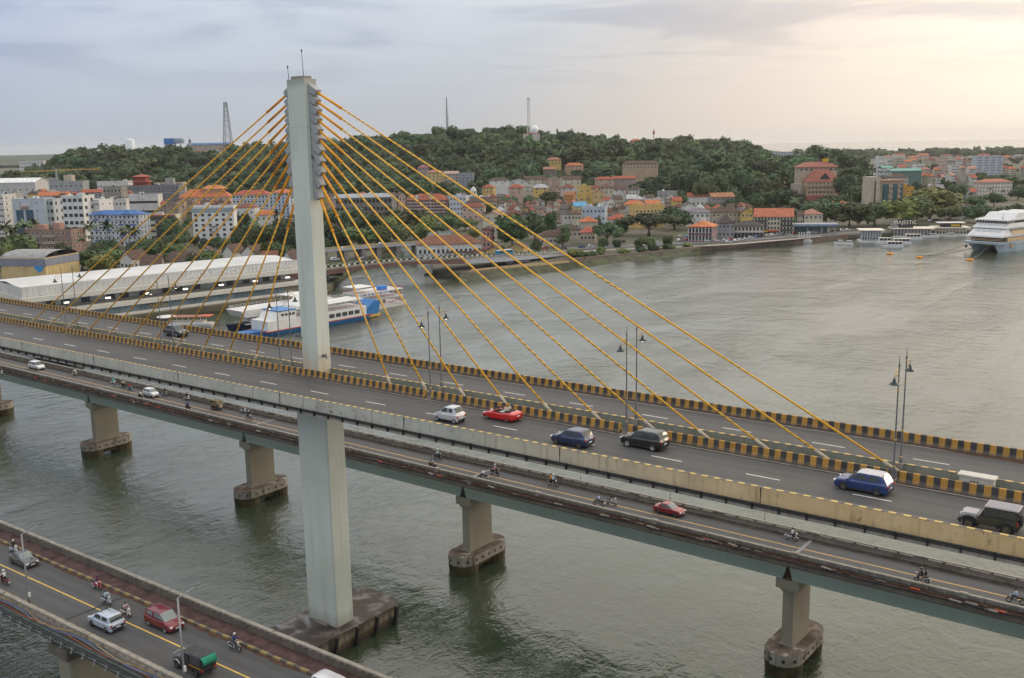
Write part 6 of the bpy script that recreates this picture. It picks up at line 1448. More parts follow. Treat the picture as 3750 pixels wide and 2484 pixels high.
rail(t, -Lb / 2 + 4, Lb / 2 - 22.2, -4.85, 4.85, 5.0, BRED); rail(t, -Lb / 2 + 5, Lb / 2 - 23, -4.6, 4.6, 7.8, BW)
m = MB(); m.add([(Lb / 2 - 34, -4.5, 8), (Lb / 2 - 24, -4.5, 8), (Lb / 2 - 29, -4.5, 11.5), (Lb / 2 - 34, 4.5, 8), (Lb / 2 - 24, 4.5, 8), (Lb / 2 - 29, 4.5, 11.5)], [(0, 1, 2), (5, 4, 3), (1, 4, 5, 2), (3, 0, 2, 5), (0, 3, 4, 1)]); m.build('deck_tent', mat('tent canvas', (.75, .73, .68), .8, .05, 1), t)
m = MB(); m.ext_y([(-Lb / 2 + 2, 1.2), (-Lb / 2 - 3.2, 1.2), (-Lb / 2 - 4.6, 5.8), (-Lb / 2 - 2.2, 6.6), (-Lb / 2 + 4, 2.6)], -4.2, 4.2); me = m.mesh('stern_fin', BBLUE); bmx = bmesh.new(); bmx.from_mesh(me); bmesh.ops.recalc_face_normals(bmx, faces=bmx.faces); bmx.to_mesh(me); bmx.free(); put('stern_fin', me, t)
MB().box(-Lb / 2 - 4.2, -Lb / 2 + 1.5, -4.4, 4.4, .3, 1.2).build('stern_platform', mat('yellow deck edge', (.55, .34, .05), .6, .15, 1), t)
MB().box(Lb / 2 - 8.2, Lb / 2 - 1.5, -3.2, 3.2, 1.5, 1.8).build('fore_deck', mat('deck blue', (.03, .10, .30), .5, .1, 1), t)
# 2 white boat with dark hull alongside
t = thing('cruise_boat', 'white double-deck boat with black hull beside the blue-bowed boat', 'boat', (-203.5, 163, 0), yawof((-201, 190), (-205, 140)))
hull_part(t, BNAVY, 44, 9.5, 1.6, rake=.04, sheer=.7); MB().box(-20, 14, -4.4, 4.4, 1.6, 4.3).build('lower_deck', BW, t)
for yy in (-4.45, 4.45): windows_row(t, 4, 13.6, 5, yy, 2.3, 1.5, 1.3)
m = MB(); m.ext_y([(-20, 4.3), (18.5, 4.3), (20.3, 6.9), (-20, 6.9)][::-1], -4.8, 4.8); m.build('upper_deck', BW, t); rail(t, -19, 19, -4.7, 4.7, 6.9, BW)
MB().box(14, 17.8, -3.9, 3.9, 1.6, 1.9).build('fore_deck', BW, t); MB().box(-18, -2, -4.4, 4.4, 9.3, 9.5).build('deck_canopy', BW, t)
for k in range(5):
    for yy in (-4.2, 4.2): MB().box(-17 + k * 3.5, -16.85 + k * 3.5, yy - .08, yy + .08, 6.9, 9.3).build('canopy_post', BW, t)
# 3 open three-deck party boat, 4 small ferry behind
t = thing('party_boat', 'white triple-deck catamaran with red railings near the creek mouth', 'boat', (-197.5, 204, 0), yawof((-197.5, 190), (-195.5, 218)))
for yy in (-3.4, 3.4): me = hull(27, 2.6, 1.3, rake=.03, sheer=.3); put('hull', me, t, (0, yy, 0))
for z, s_ in ((1.5, 0), (4.2, .6), (6.9, 1.2)):
    MB().box(-12.5 + s_, 12.5 - s_ * .6, -4.9, 4.9, z - .2, z).build('deck_floor', BW, t); rail(t, -12.4 + s_, 12.4 - s_ * .6, -4.85, 4.85, z, BRED, 1.2)
    for k in range(6):
        for yy in (-4.6, 4.6):
            if z < 6: MB().box(-11 + k * 4.4, -10.8 + k * 4.4, yy - .1, yy + .1, z, z + 2.5).build('deck_post', BW, t)
MB().box(-11.5, 4, -4.2, 4.2, 1.5, 3.9).build('cabin', BW, t); windows_row(t, -10.5, 3, 7, -4.25, 2.2, 1.2, .9); MB().box(-11.5, -3, -4.4, 4.4, 9.2, 9.35).build('sun_canopy', BW, t); MB().box(1, 4.5, -3.5, -1, 7, 8.6).build('blue_tarp', M['tarp blue'], t)
t = thing('ferry', 'small blue and white ferry behind the party boat', 'boat', (-217, 222, 0), yawof((-217, 205), (-216, 230)))
hull_part(t, BBLUE, 18, 6, 1.2); MB().box(-7, 5, -2.7, 2.7, 1.2, 3.6).build('cabin', BW, t)
for k in range(5): MB().box(-6.5 + k * 2.3, -5.4 + k * 2.3, -2.78, -2.7, 1.3, 3.5).build('blue_panel', BBLUE, t)
MB().box(-7.5, 5.5, -3, 3, 3.6, 3.75).build('roof', mat('boat roof green', (.35, .46, .42), .6, .1, 1), t); rail(t, -7, 5, -2.9, 2.9, 3.75, BW)
# 5 canopy boat by the terminal and blue barge under the deck
p, q = at_z(366, 754, 0), at_z(492, 752, 0)
t = thing('canopy_boat', 'low open boat with faded red canopy beside the terminal quay', 'boat', (*((p + q) / 2).to_2d(), 0), yawof(q, p))
Lc = (q - p).length; hull_part(t, BW, Lc, 5, .9); MB().box(-Lc * .36, Lc * .33, -2.3, 2.3, .9, 1.7).build('side_panels', BW, t); MB().box(-Lc * .48, Lc * .36, -2.6, 2.6, 3.4, 3.55).build('canopy', mat('faded red canopy', (.30, .13, .09), .8, .3, .6), t)
MB().lathe([(0, 3.75), (3.2, 3.6), (3.4, 3.4)], 16, (Lc * .34, 0, 0)).build('bow_canopy', BW, t); MB().box(-Lc * .5, -Lc * .32, -2.3, 2.3, 3.55, 3.7).build('stern_canopy', mat('orange canopy', (.52, .12, .06), .8, .1, 1), t)
for k in range(7): MB().box(-Lc * .36 + k * Lc * .11, -Lc * .36 + k * Lc * .11 + .15, -2.3, -2.15, 1.6, 3.4).build('canopy_post', BW, t)
for k in range(4): MB().lathe([(.28, -.06), (.42, 0), (.28, .06)], 12).build('life_ring', BRED, t, (-Lc * .3 + k * 1.6, -2.42, 1.3)).rotation_euler = (math.pi / 2, 0, 0)
p, q = at_z(55, 828, 0), at_z(192, 845, 0)
t = thing('barge', 'navy barge with white ramp deck moored under the bridges', 'barge', (*((p + q) / 2).to_2d(), 0), yawof(p, q))
Lc = (q - p).length; hull_part(t, BNAVY, Lc, 8, 1.6, rake=.02, sheer=.3); MB().box(Lc * .1, Lc * .40, -3.3, 3.3, 1.6, 2.0).build('white_deck', BW, t); MB().box(-Lc * .1, Lc * .12, -3.6, 3.6, 1.6, 3.6).build('navy_wheelhouse', BNAVY, t); MB().box(Lc * .02, Lc * .14, -3.6, 3.6, 3.6, 3.8).build('ramp_roof', BW, t); rail(t, -Lc * .45, -Lc * .12, -3.4, 3.4, 1.6, STEEL)
# 6 big catamaran casino ship
ang = math.atan2(-HD.y * .60 - RT.y * .80, -HD.x * .60 - RT.x * .80); pb = at_z(2272, 583, 0)
FW = Vector((math.cos(ang), math.sin(ang))); SL = 66.0
t = thing('cruise_ship', 'large white catamaran cruise ship with tan stripes at the right margin', 'ship', (pb.x - FW.x * SL / 2, pb.y - FW.y * SL / 2, 0), ang)
X = SL / 2
def fixn(me):
    bmx = bmesh.new(); bmx.from_mesh(me); bmesh.ops.recalc_face_normals(bmx, faces=bmx.faces); bmx.to_mesh(me); bmx.free(); return me
for s_ in (-1, 1):
    m = MB(); rows = []
    for x, w0, zz_ in ((-X, 3.2, 0), (X - 16, 3.2, 0), (X - 5, 1.6, 0), (X - 1.5, .2, 0)):
        dx = 0 if x < X - 16 else (3.5 if x < X - 4 else 7.0)
        rows.append([(x, s_ * 7.2 - w0, -1.2), (x + dx, s_ * 7.6 - w0 * 1.25 if s_ < 0 else 7.6 - w0 * 1.1, 5.4), (x + dx, s_ * 7.6 + (w0 * 1.25 if s_ > 0 else w0 * 1.1), 5.4), (x, s_ * 7.2 + w0, -1.2)])
    m.grid(rows, smooth=False, close=True); m.f.append((0, 1, 2, 3)); m.m.append(0); m.sm.append(False); put('hull', fixn(m.mesh('hull', BGREY)), t)
def tier(name, mm, x0, xb, xt, z0, z1, hw0, hw1):
    m = MB(); m.add([(x0, -hw0, z0), (xb, -hw0, z0), (xb, hw0, z0), (x0, hw0, z0), (x0, -hw1, z1), (xt, -hw1, z1), (xt, hw1, z1), (x0, hw1, z1)], [(0, 3, 2, 1), (4, 5, 6, 7), (0, 1, 5, 4), (1, 2, 6, 5), (2, 3, 7, 6), (3, 0, 4, 7)]); return m.build(name, mm, t)
tier('bow_deck', BGREY, -X, X + 5.2, X + 5.6, 4.9, 6.2, 10.6, 10.9)
tier('side_strip', BTAN, -X, X - 10, X - 7, 2.2, 4.4, 10.75, 10.95); tier('dark_strip', BDK, -X, X - 8, X - 8, 4.45, 4.8, 10.8, 10.95); tier('side_strip', BTAN, -X, X - 4, X - 4, 6.25, 8.6, 10.95, 10.95)
tier('dark_strip', BDK, -X, X - 3.4, X - 3.4, 8.62, 9.0, 10.98, 10.98); tier('recessed_lounge', GLASS, -X, X - .5, X - .5, 6.2, 9.0, 9.6, 9.6)
for k in range(3): tier('lounge_rail', BTAN, X - 2, X + 1.2 - k * .4, X + 1.2 - k * .4, 6.9 + k * .75, 7.15 + k * .75, 9.2, 9.2)
tier('white_belt', BW, -X, X + 2.4, X + 2.0, 9.0, 9.9, 11.0, 11.0); tier('front_screen', BW, -X, X + 1.8, X - 4.6, 9.9, 14.0, 10.9, 9.6); tier('side_strip', BTAN, -X, X - 10, X - 8, 10.2, 12.6, 11.05, 10.5); tier('dark_strip', BDK, -X, X - 8, X - 8, 12.9, 13.2, 10.9, 10.7)
tier('white_belt', BW, -X, X - 2.8, X - 4.5, 14.0, 15.2, 10.6, 10.4); tier('bridge_front', BW, -X, X - 4.8, X - 6.4, 15.2, 16.8, 10.2, 9.8)
tier('bridge_glass', GLASS, X - 14, X - 6.0, X - 7.2, 16.8, 18.3, 9.4, 9.1); tier('roof_deck', BW, -X, X - 4.6, X - 5.2, 18.3, 19.2, 10.4, 10.4)
for k in range(11): MB().cbox((X - 6.5, -8.6 + k * 1.72, 17.55), (.5, .28, 1.7), ry=-.6).build('window_mullion', BW, t)
for x in (X - 20, X - 32, X - 44):
    m = MB(); m.add([(x - 5, -9.4, 19.2), (x + 7, -9.4, 19.2), (x + 2, -9, 22.4), (x - 4, -9, 22.4), (x - 5, 9.4, 19.2), (x + 7, 9.4, 19.2), (x + 2, 9, 22.4), (x - 4, 9, 22.4)], [(0, 1, 2, 3), (7, 6, 5, 4), (1, 5, 6, 2), (3, 2, 6, 7), (0, 3, 7, 4)]); m.build('roof_pavilion', BW, t)
    MB().box(x - 3, x + 1.5, -9.5, -9.2, 20, 21.6).build('pavilion_window', GLASS, t)
for k in range(9): MB().box(X - 16 - k * 3.4, X - 13.8 - k * 3.4, -11.1, -11.0, 11.0, 12.1).build('side_window', GLASS, t)
text('DELTIN ROYALE', 2.1, mat('ship name grey', (.30, .29, .36), .5, 0), t, (X - .9, 0, 11.6), (math.pi / 2 - 1.0 + .45, 0, math.pi / 2))
MB().tube([(X + 3.6, -6, 6.2), (X + 3.6, -6, 12.6)], .08, 5).build('jack_staff', BW, t); MB().tube([(X - 12, 3, 19), (X - 12, 3, 25)], .1, 5).build('mast', BW, t); MB().lathe([(0, 0), (.8, .3), (.9, .9), (0, 1.7)], 10, (X - 8, 5, 19.3)).build('radar_dome', BW, t)
MB().cbox((X + 5.2, -9.4, 3.0), (1.6, .6, 1.4)).build('anchor', BDK, t)
t.scale = (.92, .92, .92)
# 7 buoys with mooring lines
for i, (x, y, lb) in enumerate(((2057, 588, 'orange mooring buoy farthest from the cruise ship'), (2126, 596, 'orange mooring buoy with heavy lines to the ship'), (2242, 602, 'orange mooring buoy just below the ship bow'))):
    p = at_z(x, y, 0); b_ = thing('mooring_buoy', lb, 'buoy', (p.x, p.y, 0)); MB().lathe([(0, -.6), (1.6, -.4), (1.9, .3), (1.2, .9), (0, 1.0)], 14).build('float', BORG, b_); MB().lathe([(.3, .9), (.35, 1.4), (0, 1.5)], 8).build('mooring_eye', BDK, b_)
    if i:
        e = Vector((pb.x + FW.x * 4, pb.y + FW.y * 4, 4.6)); m = MB()
        for s_ in ((-5, 5) if i == 1 else (6, -4)):
            ee = e + Vector((-FW.y * s_, FW.x * s_, 0)); m.tube([Vector((p.x, p.y, 1.0)).lerp(ee, k / 10) - Vector((0, 0, 2.4 * math.sin(math.pi * k / 10) * (1 - k / 10))) for k in range(11)], .12, 4)
        tag(m.build('mooring_line', BDK), 'pair of dark mooring lines from ship bow to %s buoy' % ('middle' if i == 1 else 'nearest'), 'rope')
# 8 floating jetties and small craft, right
def ferry(label, x0, x1, y, roofc, col=BW, name='ferry', H=1.2, twin=False):
    p, q = at_z(x0, y, 0), at_z(x1, y, 0); L_ = (q - p).length; c = (p + q) / 2
    f = thing(name, label, 'boat', (c.x, c.y, 0), yawof(q, p)); Bm = max(3, L_ * .26)
    hull_part(f, col, L_, Bm, H); MB().box(-L_ * .42, L_ * .30, -Bm * .44, Bm * .44, H, H + .9).build('side_panels', BW, f)
    MB().box(-L_ * .44, L_ * .34, -Bm * .5, Bm * .5, H + 2.3, H + 2.5).build('roof', mat(*roofc), f); n = max(4, int(L_ / 2.2)); MB().box(-L_ * .40, L_ * .26, -Bm * .36, Bm * .36, H + .9, H + 2.3).build('cabin_glass', GLASS, f)
    pm = MB().box(-.12, .12, -Bm * .46, Bm * .46, 0, 1.4).mesh('window_post', BW)
    for k in range(n): put('window_post', pm, f, (-L_ * .41 + L_ * .70 * k / (n - 1), 0, H + .9))
    return f
CRR = ('boat cream roof', (.66, .60, .50), .7, .08, .5)
ferry('white passenger ferry under way in front of the jetties', 2041, 2088, 573, CRR); ferry('long white ferry moored behind the moving ferry', 2055, 2106, 566, CRR); ferry('white ferry at the inner jetty, left of the long ferry', 2024, 2062, 564, CRR); ferry('cream-roofed river ferry along the outer jetty', 2084, 2130, 555, CRR)
for a, b, y, lb in ((2135, 2170, 549, 'white motor yacht left of the floating restaurant'), (2178, 2210, 548, 'white motor yacht before the floating restaurant'), (1929, 1952, 565, 'white speedboat on the left of the moored pair'), (1948, 1972, 566, 'white speedboat on the right of the moored pair')):
    p, q = at_z(a, y, 0), at_z(b, y, 0); L_ = (q - p).length; c = (p + q) / 2; f = thing('motor_yacht', lb, 'boat', (c.x, c.y, 0), yawof(q, p))
    hull_part(f, BW, L_, L_ * .28, 1.1, sheer=.5); MB().box(-L_ * .3, L_ * .14, -L_ * .11, L_ * .11, 1.1, 2.4).build('cabin', BW, f); MB().box(-L_ * .28, L_ * .145, -L_ * .112, L_ * .112, 1.6, 2.1).build('cabin_glass', GLASS, f); MB().box(-L_ * .36, L_ * .16, -L_ * .12, L_ * .12, 2.4, 2.55).build('roof', BW, f)
p, q = at_z(1836, 561, 0), at_z(1876, 561, 0); c = (p + q) / 2; L_ = (q - p).length; f = thing('pavilion_boat', 'white decorated boat with slender posts before the cream hotel', 'boat', (c.x, c.y, 0), yawof(q, p)); hull_part(f, BW, L_, 4.5, 1.4, sheer=.6); MB().box(-L_ * .4, L_ * .25, -2, 2, 1.4, 2.2).build('bulwark', BW, f)
for k in range(5):
    for yy in (-1.8, 1.8): MB().lathe([(.16, 2.2), (.12, 5.6), (.3, 5.9), (0, 6.3)], 6, (-L_ * .36 + k * L_ * .15, yy, 0)).build('post', BW, f)
def pontoon(name, label, x0, x1, ytop, yb, wallc, roofc, posts=8, extra=None):
    p, q = at_z(x0, yb, 0), at_z(x1, yb, 0); c = (p + q) / 2; L_ = (q - p).length; dd = ud(c)[1]; h = at_d((x0 + x1) / 2, ytop, dd).z
    f = thing(name, label, 'jetty', (c.x, c.y, 0), yawof(p, q)); MB().box(-L_ / 2 - .6, L_ / 2 + .6, -1, 13, -.5, .7).build('float', BW, f); MB().box(-L_ / 2 + 1, L_ / 2 - 1, 1.5, 12, .7, h - .5).build('wall', wallm(wallc), f); MB().box(-L_ / 2 - 1, L_ / 2 + 1, -1, 13.5, h - .5, h).build('roof', mat('pontoon roof cream', (.70, .62, .52), .7, .1, .4), f)
    for k in range(posts): MB().box(-L_ / 2 + L_ * (k + .2) / posts, -L_ / 2 + L_ * (k + .2) / posts + .25, -.7, -.45, .7, h - .5).build('post', BW, f)
    for k in range(posts): put('window', win_mesh(1.4, 1.3, FRAME, GLASS), f, (-L_ / 2 + 1 + (L_ - 2) * (k + .5) / posts, 1.48, 1.5))
    if extra: extra(f, L_, h)
    return f
pontoon('floating_jetty', 'flat white-roofed floating jetty nearest the fuel station', 1990, 2040, 532, 560, (.30, .33, .36), 0)
def majestic(f, L_, h):
    text('MAJESTIC', 3.4, mat('sign cream', (.75, .70, .60), .5, 0), f, (-L_ * .18, 3, h + 2.4), (math.pi / 2, 0, 0)); MB().box(-L_ * .36, L_ * .02, 3.3, 3.6, h, h + 5.6).build('sign_board', BDK, f); MB().box(-L_ * .55, -L_ * .38, 3, 5, h, h + 6).build('sign_screen', wallm((.30, .26, .24)), f)
pontoon('floating_jetty', 'long cream-roofed boarding jetty with a large dark name sign', 2064, 2156, 528, 549, (.26, .25, .24), 0, 12, majestic)
def restaurant(f, L_, h):
    MB().box(-L_ * .28, L_ * .30, 2, 9, h, h + 2.6).build('upper_bar', BDK, f); MB().box(L_ * .0, L_ * .25, 1.9, 2.0, h + .5, h + 1.9).build('yellow_banner', wallm((.62, .44, .05)), f); MB().box(-L_ * .40, L_ * .42, 1, 10, h + 2.6, h + 2.9).build('upper_roof', BW, f)
pontoon('floating_restaurant', 'cream floating restaurant with dark upper bar beside the ship', 2160, 2238, 526, 546, (.60, .50, .38), 0, 10, restaurant)
# small rowing boats by the creek mouth
for i, (x, y) in enumerate(((1000, 636), (1020, 640), (1042, 641))):
    p = at_z(x, y, 0); f = thing('rowing_boat', '%s dark wooden boat from the left on the creek mud' % ORD[i], 'boat', (p.x, p.y, .1), .5 + i * .5, 'wooden boats on the creek mud'); me = hull(8, 1.8, .7); me.materials.clear(); me.materials.append(mat('tarred wood', (.05, .045, .04), .8, .3, 2)); put('hull', me, f); MB().box(-.5, -.2, -.8, .8, .5, .6).build('thwart', PARA, f)
# ================================================================== vehicles
TYRE = mat('tyre rubber', (.018, .018, .019), .8, 0); RIM = mat('alloy rim', (.42, .42, .43), .35, 0, metal=.7); DRIM = mat('dark rim', (.09, .075, .06), .5, 0); CGL = mat('car glass', (.035, .048, .052), .08, 0, spec=.8); CGL2 = mat('pale car glass', (.16, .20, .20), .08, 0, spec=.8)
HEADL = mat('headlamp', (.75, .75, .72), .15, 0, spec=.8); TAILL = mat('tail lamp', (.40, .02, .015), .25, 0, spec=.7); PLATE = mat('number plate', (.7, .7, .68), .5, 0); PLAST = mat('black plastic', (.025, .025, .026), .6, 0)
def paint(name, c, rough=.28, metal=.25):
    if name in M: return M[name]
    m = mat(name, c, rough, .05, .8, metal=metal, spec=.6, coords='obj'); b = m.node_tree.nodes['Principled BSDF']; b.inputs['Coat Weight'].default_value = .6; b.inputs['Coat Roughness'].default_value = .08; return m
def cr(P, n):
    """Catmull-Rom through rows of P (list of vectors), n steps per span"""
    out = []
    for i in range(len(P) - 1):
        p0, p1, p2, p3 = P[max(i - 1, 0)], P[i], P[i + 1], P[min(i + 2, len(P) - 1)]
        for k in range(n):
            t = k / n
            out.append(.5 * ((2 * p1) + (p2 - p0) * t + (2 * p0 - 5 * p1 + 4 * p2 - p3) * t * t + (3 * p1 - p0 - 3 * p2 + p3) * t ** 3))
    out.append(P[-1]); return out
def car_surface(st, nu=4, nv=3):
    """st rows: x, zb, w, hb, wt, ht -> dense grid [u][v] of the right half"""
    rows = []
    for x, zb, w, hb, wt, ht in st:
        gh = ht - hb
        rows.append(np.array([(x, 0, zb), (x, w * .84, zb), (x, w * .98, zb + .10), (x, w, (zb + hb) / 2), (x, w * .985, hb - .07), (x, w * .93 if gh > .2 else w * .90, hb), (x, wt * 1.05 if gh > .2 else w * .82, hb + gh * .84), (x, wt * .88, ht - .012), (x, 0, ht + (.03 if gh > .2 else .02))]))
    U = cr(rows, nu)
    return [cr(list(r), nv) for r in U]
def patch(G, u0, u1, v0, v1, off, mirror=False):
    """sub-grid pushed out along its normal"""
    g = np.array([[G[u][v] for v in range(v0, v1 + 1)] for u in range(u0, u1 + 1)])
    du = np.gradient(g, axis=0); dv = np.gradient(g, axis=1); n = np.cross(du, dv); n /= (np.linalg.norm(n, axis=2, keepdims=True) + 1e-9)
    c = g.mean((0, 1)); 
    if (n.mean((0, 1)) * (c - np.array([c[0], 0, .5]))).sum() < 0: n = -n
    g = g + n * off
    rows = [[tuple(p) for p in r] for r in g]
    m = MB(); m.grid(rows)
    return m
def mirrored(m):
    q = MB(); q.v = [(x, -y, z) for x, y, z in m.v]; q.f = [tuple(reversed(f)) for f in m.f]; q.m = list(m.m); q.sm = list(m.sm); return q
WHEELS = {}
def wheel(t, x, y, r, rim):
    k = (round(r, 2), rim.name)
    if k not in WHEELS:
        a = MB(); a.lathe([(r * .62, -.105), (r * .92, -.105), (r, -.06), (r, .06), (r * .92, .105), (r * .62, .105)], 18); b = MB(); b.lathe([(0, .09), (r * .16, .10), (r * .2, .07), (r * .60, .075), (r * .64, .10)], 18); 
        for q in range(5):
            an = q * 1.2566; b.cbox((math.cos(an) * r * .38, math.sin(an) * r * .38, .085), (r * .46, r * .14, .04), rz=an)
        WHEELS[k] = (a.mesh('wheel', TYRE), b.mesh('rim', [rim]))
    a, b = WHEELS[k]
    o = put('wheel', a, t, (x, y, r)); o.rotation_euler = (math.pi / 2 if y < 0 else -math.pi / 2, 0, 0); put('rim', b, o)
    MB().lathe([(r * 1.16, -.03), (r * 1.16, .0), (0, .0)], 18, (0, 0, 0)).build('wheel_arch', PLAST, t, (x, y - math.copysign(.045, y), r)).rotation_euler = (math.pi / 2 if y < 0 else -math.pi / 2, 0, 0)
SPEC = {  # L, W, H, clearance, belt, cowl, roof front, roof rear, rear glass base, hood drop, tail drop, wheel r, wheelbase fraction
    'mini': (3.1, 1.5, 1.62, .20, .95, .30, .06, -.33, -.46, .14, .05, .27, .36), 'hatch': (3.95, 1.74, 1.54, .18, .93, .26, .07, -.36, -.465, .10, .02, .31, .32), 'suv': (4.3, 1.82, 1.68, .23, 1.02, .26, .10, -.40, -.478, .09, .0, .35, .305), 'cross': (4.3, 1.80, 1.62, .20, .97, .25, .08, -.37, -.472, .12, .03, .34, .305),
    'mpv': (4.6, 1.83, 1.76, .20, 1.02, .27, .10, -.41, -.485, .14, .0, .32, .30), 'tallhatch': (3.6, 1.6, 1.70, .18, 1.02, .27, .11, -.40, -.48, .13, .0, .29, .335), 'sedan': (4.1, 1.7, 1.50, .18, .94, .20, .02, -.22, -.36, .12, .0, .31, .31), 'van': (4.5, 1.8, 1.8, .2, 1.05, .33, .18, -.44, -.49, .2, 0, .32, .30)}
def car(name, label, kind, col, x, y, z, heading, glass=CGL, rim=RIM, g=0.0, roofcol=None, doors=2, cat='car', dirty=False, tail=None):
    """x, y: ground point below the middle of the visible (camera-side) sill"""
    L, W, H, zg, belt, cowl, rf, rr_, rb, hd_, td, wr, wb = SPEC[kind]; w = W / 2
    t = thing(name, label, cat, (x, y + w - .05, z), heading); t.rotation_euler = (0, -g if heading == 0 else g, heading)
    q = L
    st = [(-.5 * q, zg + .22, w * .80, belt - .22 - td, w * .55, belt - .16 - td), (-.488 * q, zg + .06, w * .93, belt - .10 - td, w * .66, belt - .05 - td), (rb * q if rb > -.47 else -.472 * q, zg, w * .975, belt, w * .72, belt + .05), (rr_ * q, zg, w, belt + .02, w * .78, H - .05), ((rr_ + rf) / 2 * q, zg, w, belt, w * .81, H), (rf * q, zg, w, belt - .01, w * .79, H - .05), (cowl * q, zg, w * .99, belt - .04, w * .80, belt + .02), (.40 * q, zg, w * .965, belt - hd_ * .8, w * .74, belt - hd_ * .55), (.478 * q, zg + .06, w * .89, belt - hd_ - .14, w * .66, belt - hd_ - .09), (.5 * q, zg + .16, w * .76, belt - hd_ - .28, w * .56, belt - hd_ - .24)]
    if kind == 'sedan':
        st[1] = (-.492 * q, zg + .06, w * .93, belt - .06, w * .66, belt - .02); st[2] = (rb * q, zg, w * .985, belt + .02, w * .74, belt + .07); st.insert(2, (-.45 * q, zg, w * .97, belt, w * .72, belt + .055))
    o = 1 if kind == 'sedan' else 0; nu, nv = 4, 3; G = car_surface(st, nu, nv)
    body = MB(); rows = [[tuple(p) for p in r] + [(p[0], -p[1], p[2]) for p in reversed(r[:-1])] for r in G]; body.grid(rows); nn = len(rows[0]); body.f += [tuple(range(nn - 1, -1, -1)), tuple((len(rows) - 1) * nn + k for k in range(nn))]; body.m += [0, 0]; body.sm += [False, False]
    pm = paint('paint ' + label[:18], col); bo = put('body', fixn(body.mesh('body', pm)), t)
    I = lambda k: (k + o) * nu
    def both(u0, u1, v0, v1, nm, mm, off=.008):
        m = patch(G, u0, u1, v0, v1, off); put(nm, fixn_out(m.mesh(nm, mm)), t); put(nm, fixn_out(mirrored(m).mesh(nm, mm)), t)
    def fixn_out(me): return me
    V5, V6, V8 = 5 * nv, 6 * nv, 8 * nv
    def across(u0, u1, v0, nm, mm, off):
        g_ = np.array([[G[u][v] for v in range(v0, V8 + 1)] for u in range(u0, u1 + 1)]); full = np.concatenate([g_, (g_[:, ::-1] * np.array([1, -1, 1]))[:, 1:]], 1)
        du = np.gradient(full, axis=0); dv = np.gradient(full, axis=1); n = np.cross(du, dv); n /= np.linalg.norm(n, axis=2, keepdims=True) + 1e-9
        if n[..., 2].mean() < 0: n = -n
        full = full + n * off; m = MB(); m.grid([[tuple(p) for p in r] for r in full]); m.build(nm, mm, t)
    across(I(5) + 0, I(6) - 0, V6 + 1, 'windscreen', glass, .010); across(I(2) + 1, I(3), V6 + 1, 'rear_window', glass, .010)
    both(I(4) + 1, I(5) + 2, V5 + 1, V6 - 0, 'front_side_window', glass); both(I(3) - (0 if kind in ('sedan',) else 0) + 1, I(4) - 0, V5 + 1, V6 - 0, 'rear_side_window', glass)
    if roofcol: across(I(3), I(5), V6 + 2, 'roof_panel', roofcol, .006)
    hz = belt - hd_ - .16
    for s_ in (-1, 1):
        MB().cbox((q * .468, s_ * w * .68, hz), (.22, .34, .15), rz=-s_ * .35).build('headlight', HEADL, t); MB().cbox((-q * .483, s_ * w * .76, belt - .16 - td), (.14, .26, .22), rz=s_ * .3).build('tail_light', TAILL, t)
        MB().cbox((cowl * q - .12, s_ * (w + .09), belt + .05), (.14, .20, .14)).build('mirror', pm, t)
        MB().box(-wb * q + wr, wb * q - wr, s_ * w * .985 - .02, s_ * w * .985 + .02, zg + .02, zg + .14).build('side_sill', PLAST, t)
        for xx in (wb * q, -wb * q): wheel(t, xx, s_ * (w - .085), wr, rim)
        MB().cbox((.06 * q, s_ * (w * .992), belt - .16), (.18, .03, .035)).build('door_handle', pm, t); MB().cbox((-.17 * q, s_ * (w * .992), belt - .16), (.18, .03, .035)).build('door_handle', pm, t)
    for xx in (.235 * q if kind != 'mini' else .17 * q, .0, -.20 * q):
        for s_ in (-1, 1): MB().cbox((xx, s_ * w * .998, (zg + belt) / 2 + .04), (.02, .012, (belt - zg) * .72)).build('door_seam', PLAST, t)
    MB().cbox((q * .488, 0, hz - .04), (.06, w * .85, .16)).build('grille', PLAST, t); MB().cbox((q * .492, 0, zg + .16), (.08, w * 1.3, .16)).build('bumper', PLAST, t); MB().cbox((-q * .492, 0, zg + .16), (.08, w * 1.4, .20)).build('bumper', PLAST, t)
    MB().cbox((q * .502, 0, hz - .16), (.02, .48, .11)).build('number_plate', PLATE, t); MB().cbox((-q * .503, 0, belt - .38), (.02, .48, .11)).build('number_plate', PLATE, t)
    return t
def on_A(x, y):
    p = at_z(x, y, za(0))
    for _ in range(3): p = at_z(x, y, za(p.x))
    return p.x, p.y, za(p.x)
def on_B(x, y): p = at_z(x, y, ZB); return p.x, p.y, ZB
def on_C(x, y):
    p = at_z(x, y, ZC)
    for _ in range(4): p = at_z(x, y, zc(p.x))
    return p.x, p.y, zc(p.x)
PI = math.pi
car('hatchback', 'small rounded silver hatchback on the cable bridge', 'mini', (.50, .51, .54), *on_A(1030, 977), PI, g=GR, rim=RIM)
car('hatchback', 'dark blue hatchback on the cable bridge', 'hatch', (.010, .028, .085), *on_A(1312, 1032), PI, g=GR, rim=DRIM)
t = car('sport_utility', 'black SUV with silver pillar on the cable bridge', 'suv', (.012, .012, .013), *on_A(1479, 1038.5), PI, g=GR); MB().cbox((-1.25, -.83, 1.34), (.14, .05, .42), ry=.5).build('pillar_trim', RIM, t); MB().box(-1.4, .1, -.6, -.55, 1.66, 1.72).build('roof_rail', RIM, t); MB().box(-1.4, .1, .55, .6, 1.66, 1.72).build('roof_rail', RIM, t)
car('crossover', 'royal blue crossover with mud-splashed wheels on the cable bridge', 'cross', (.012, .038, .15), *on_A(1987, 1140), PI, g=GR, rim=DRIM, roofcol=mat('silver roof', (.46, .46, .50), .3, 0, metal=.4))
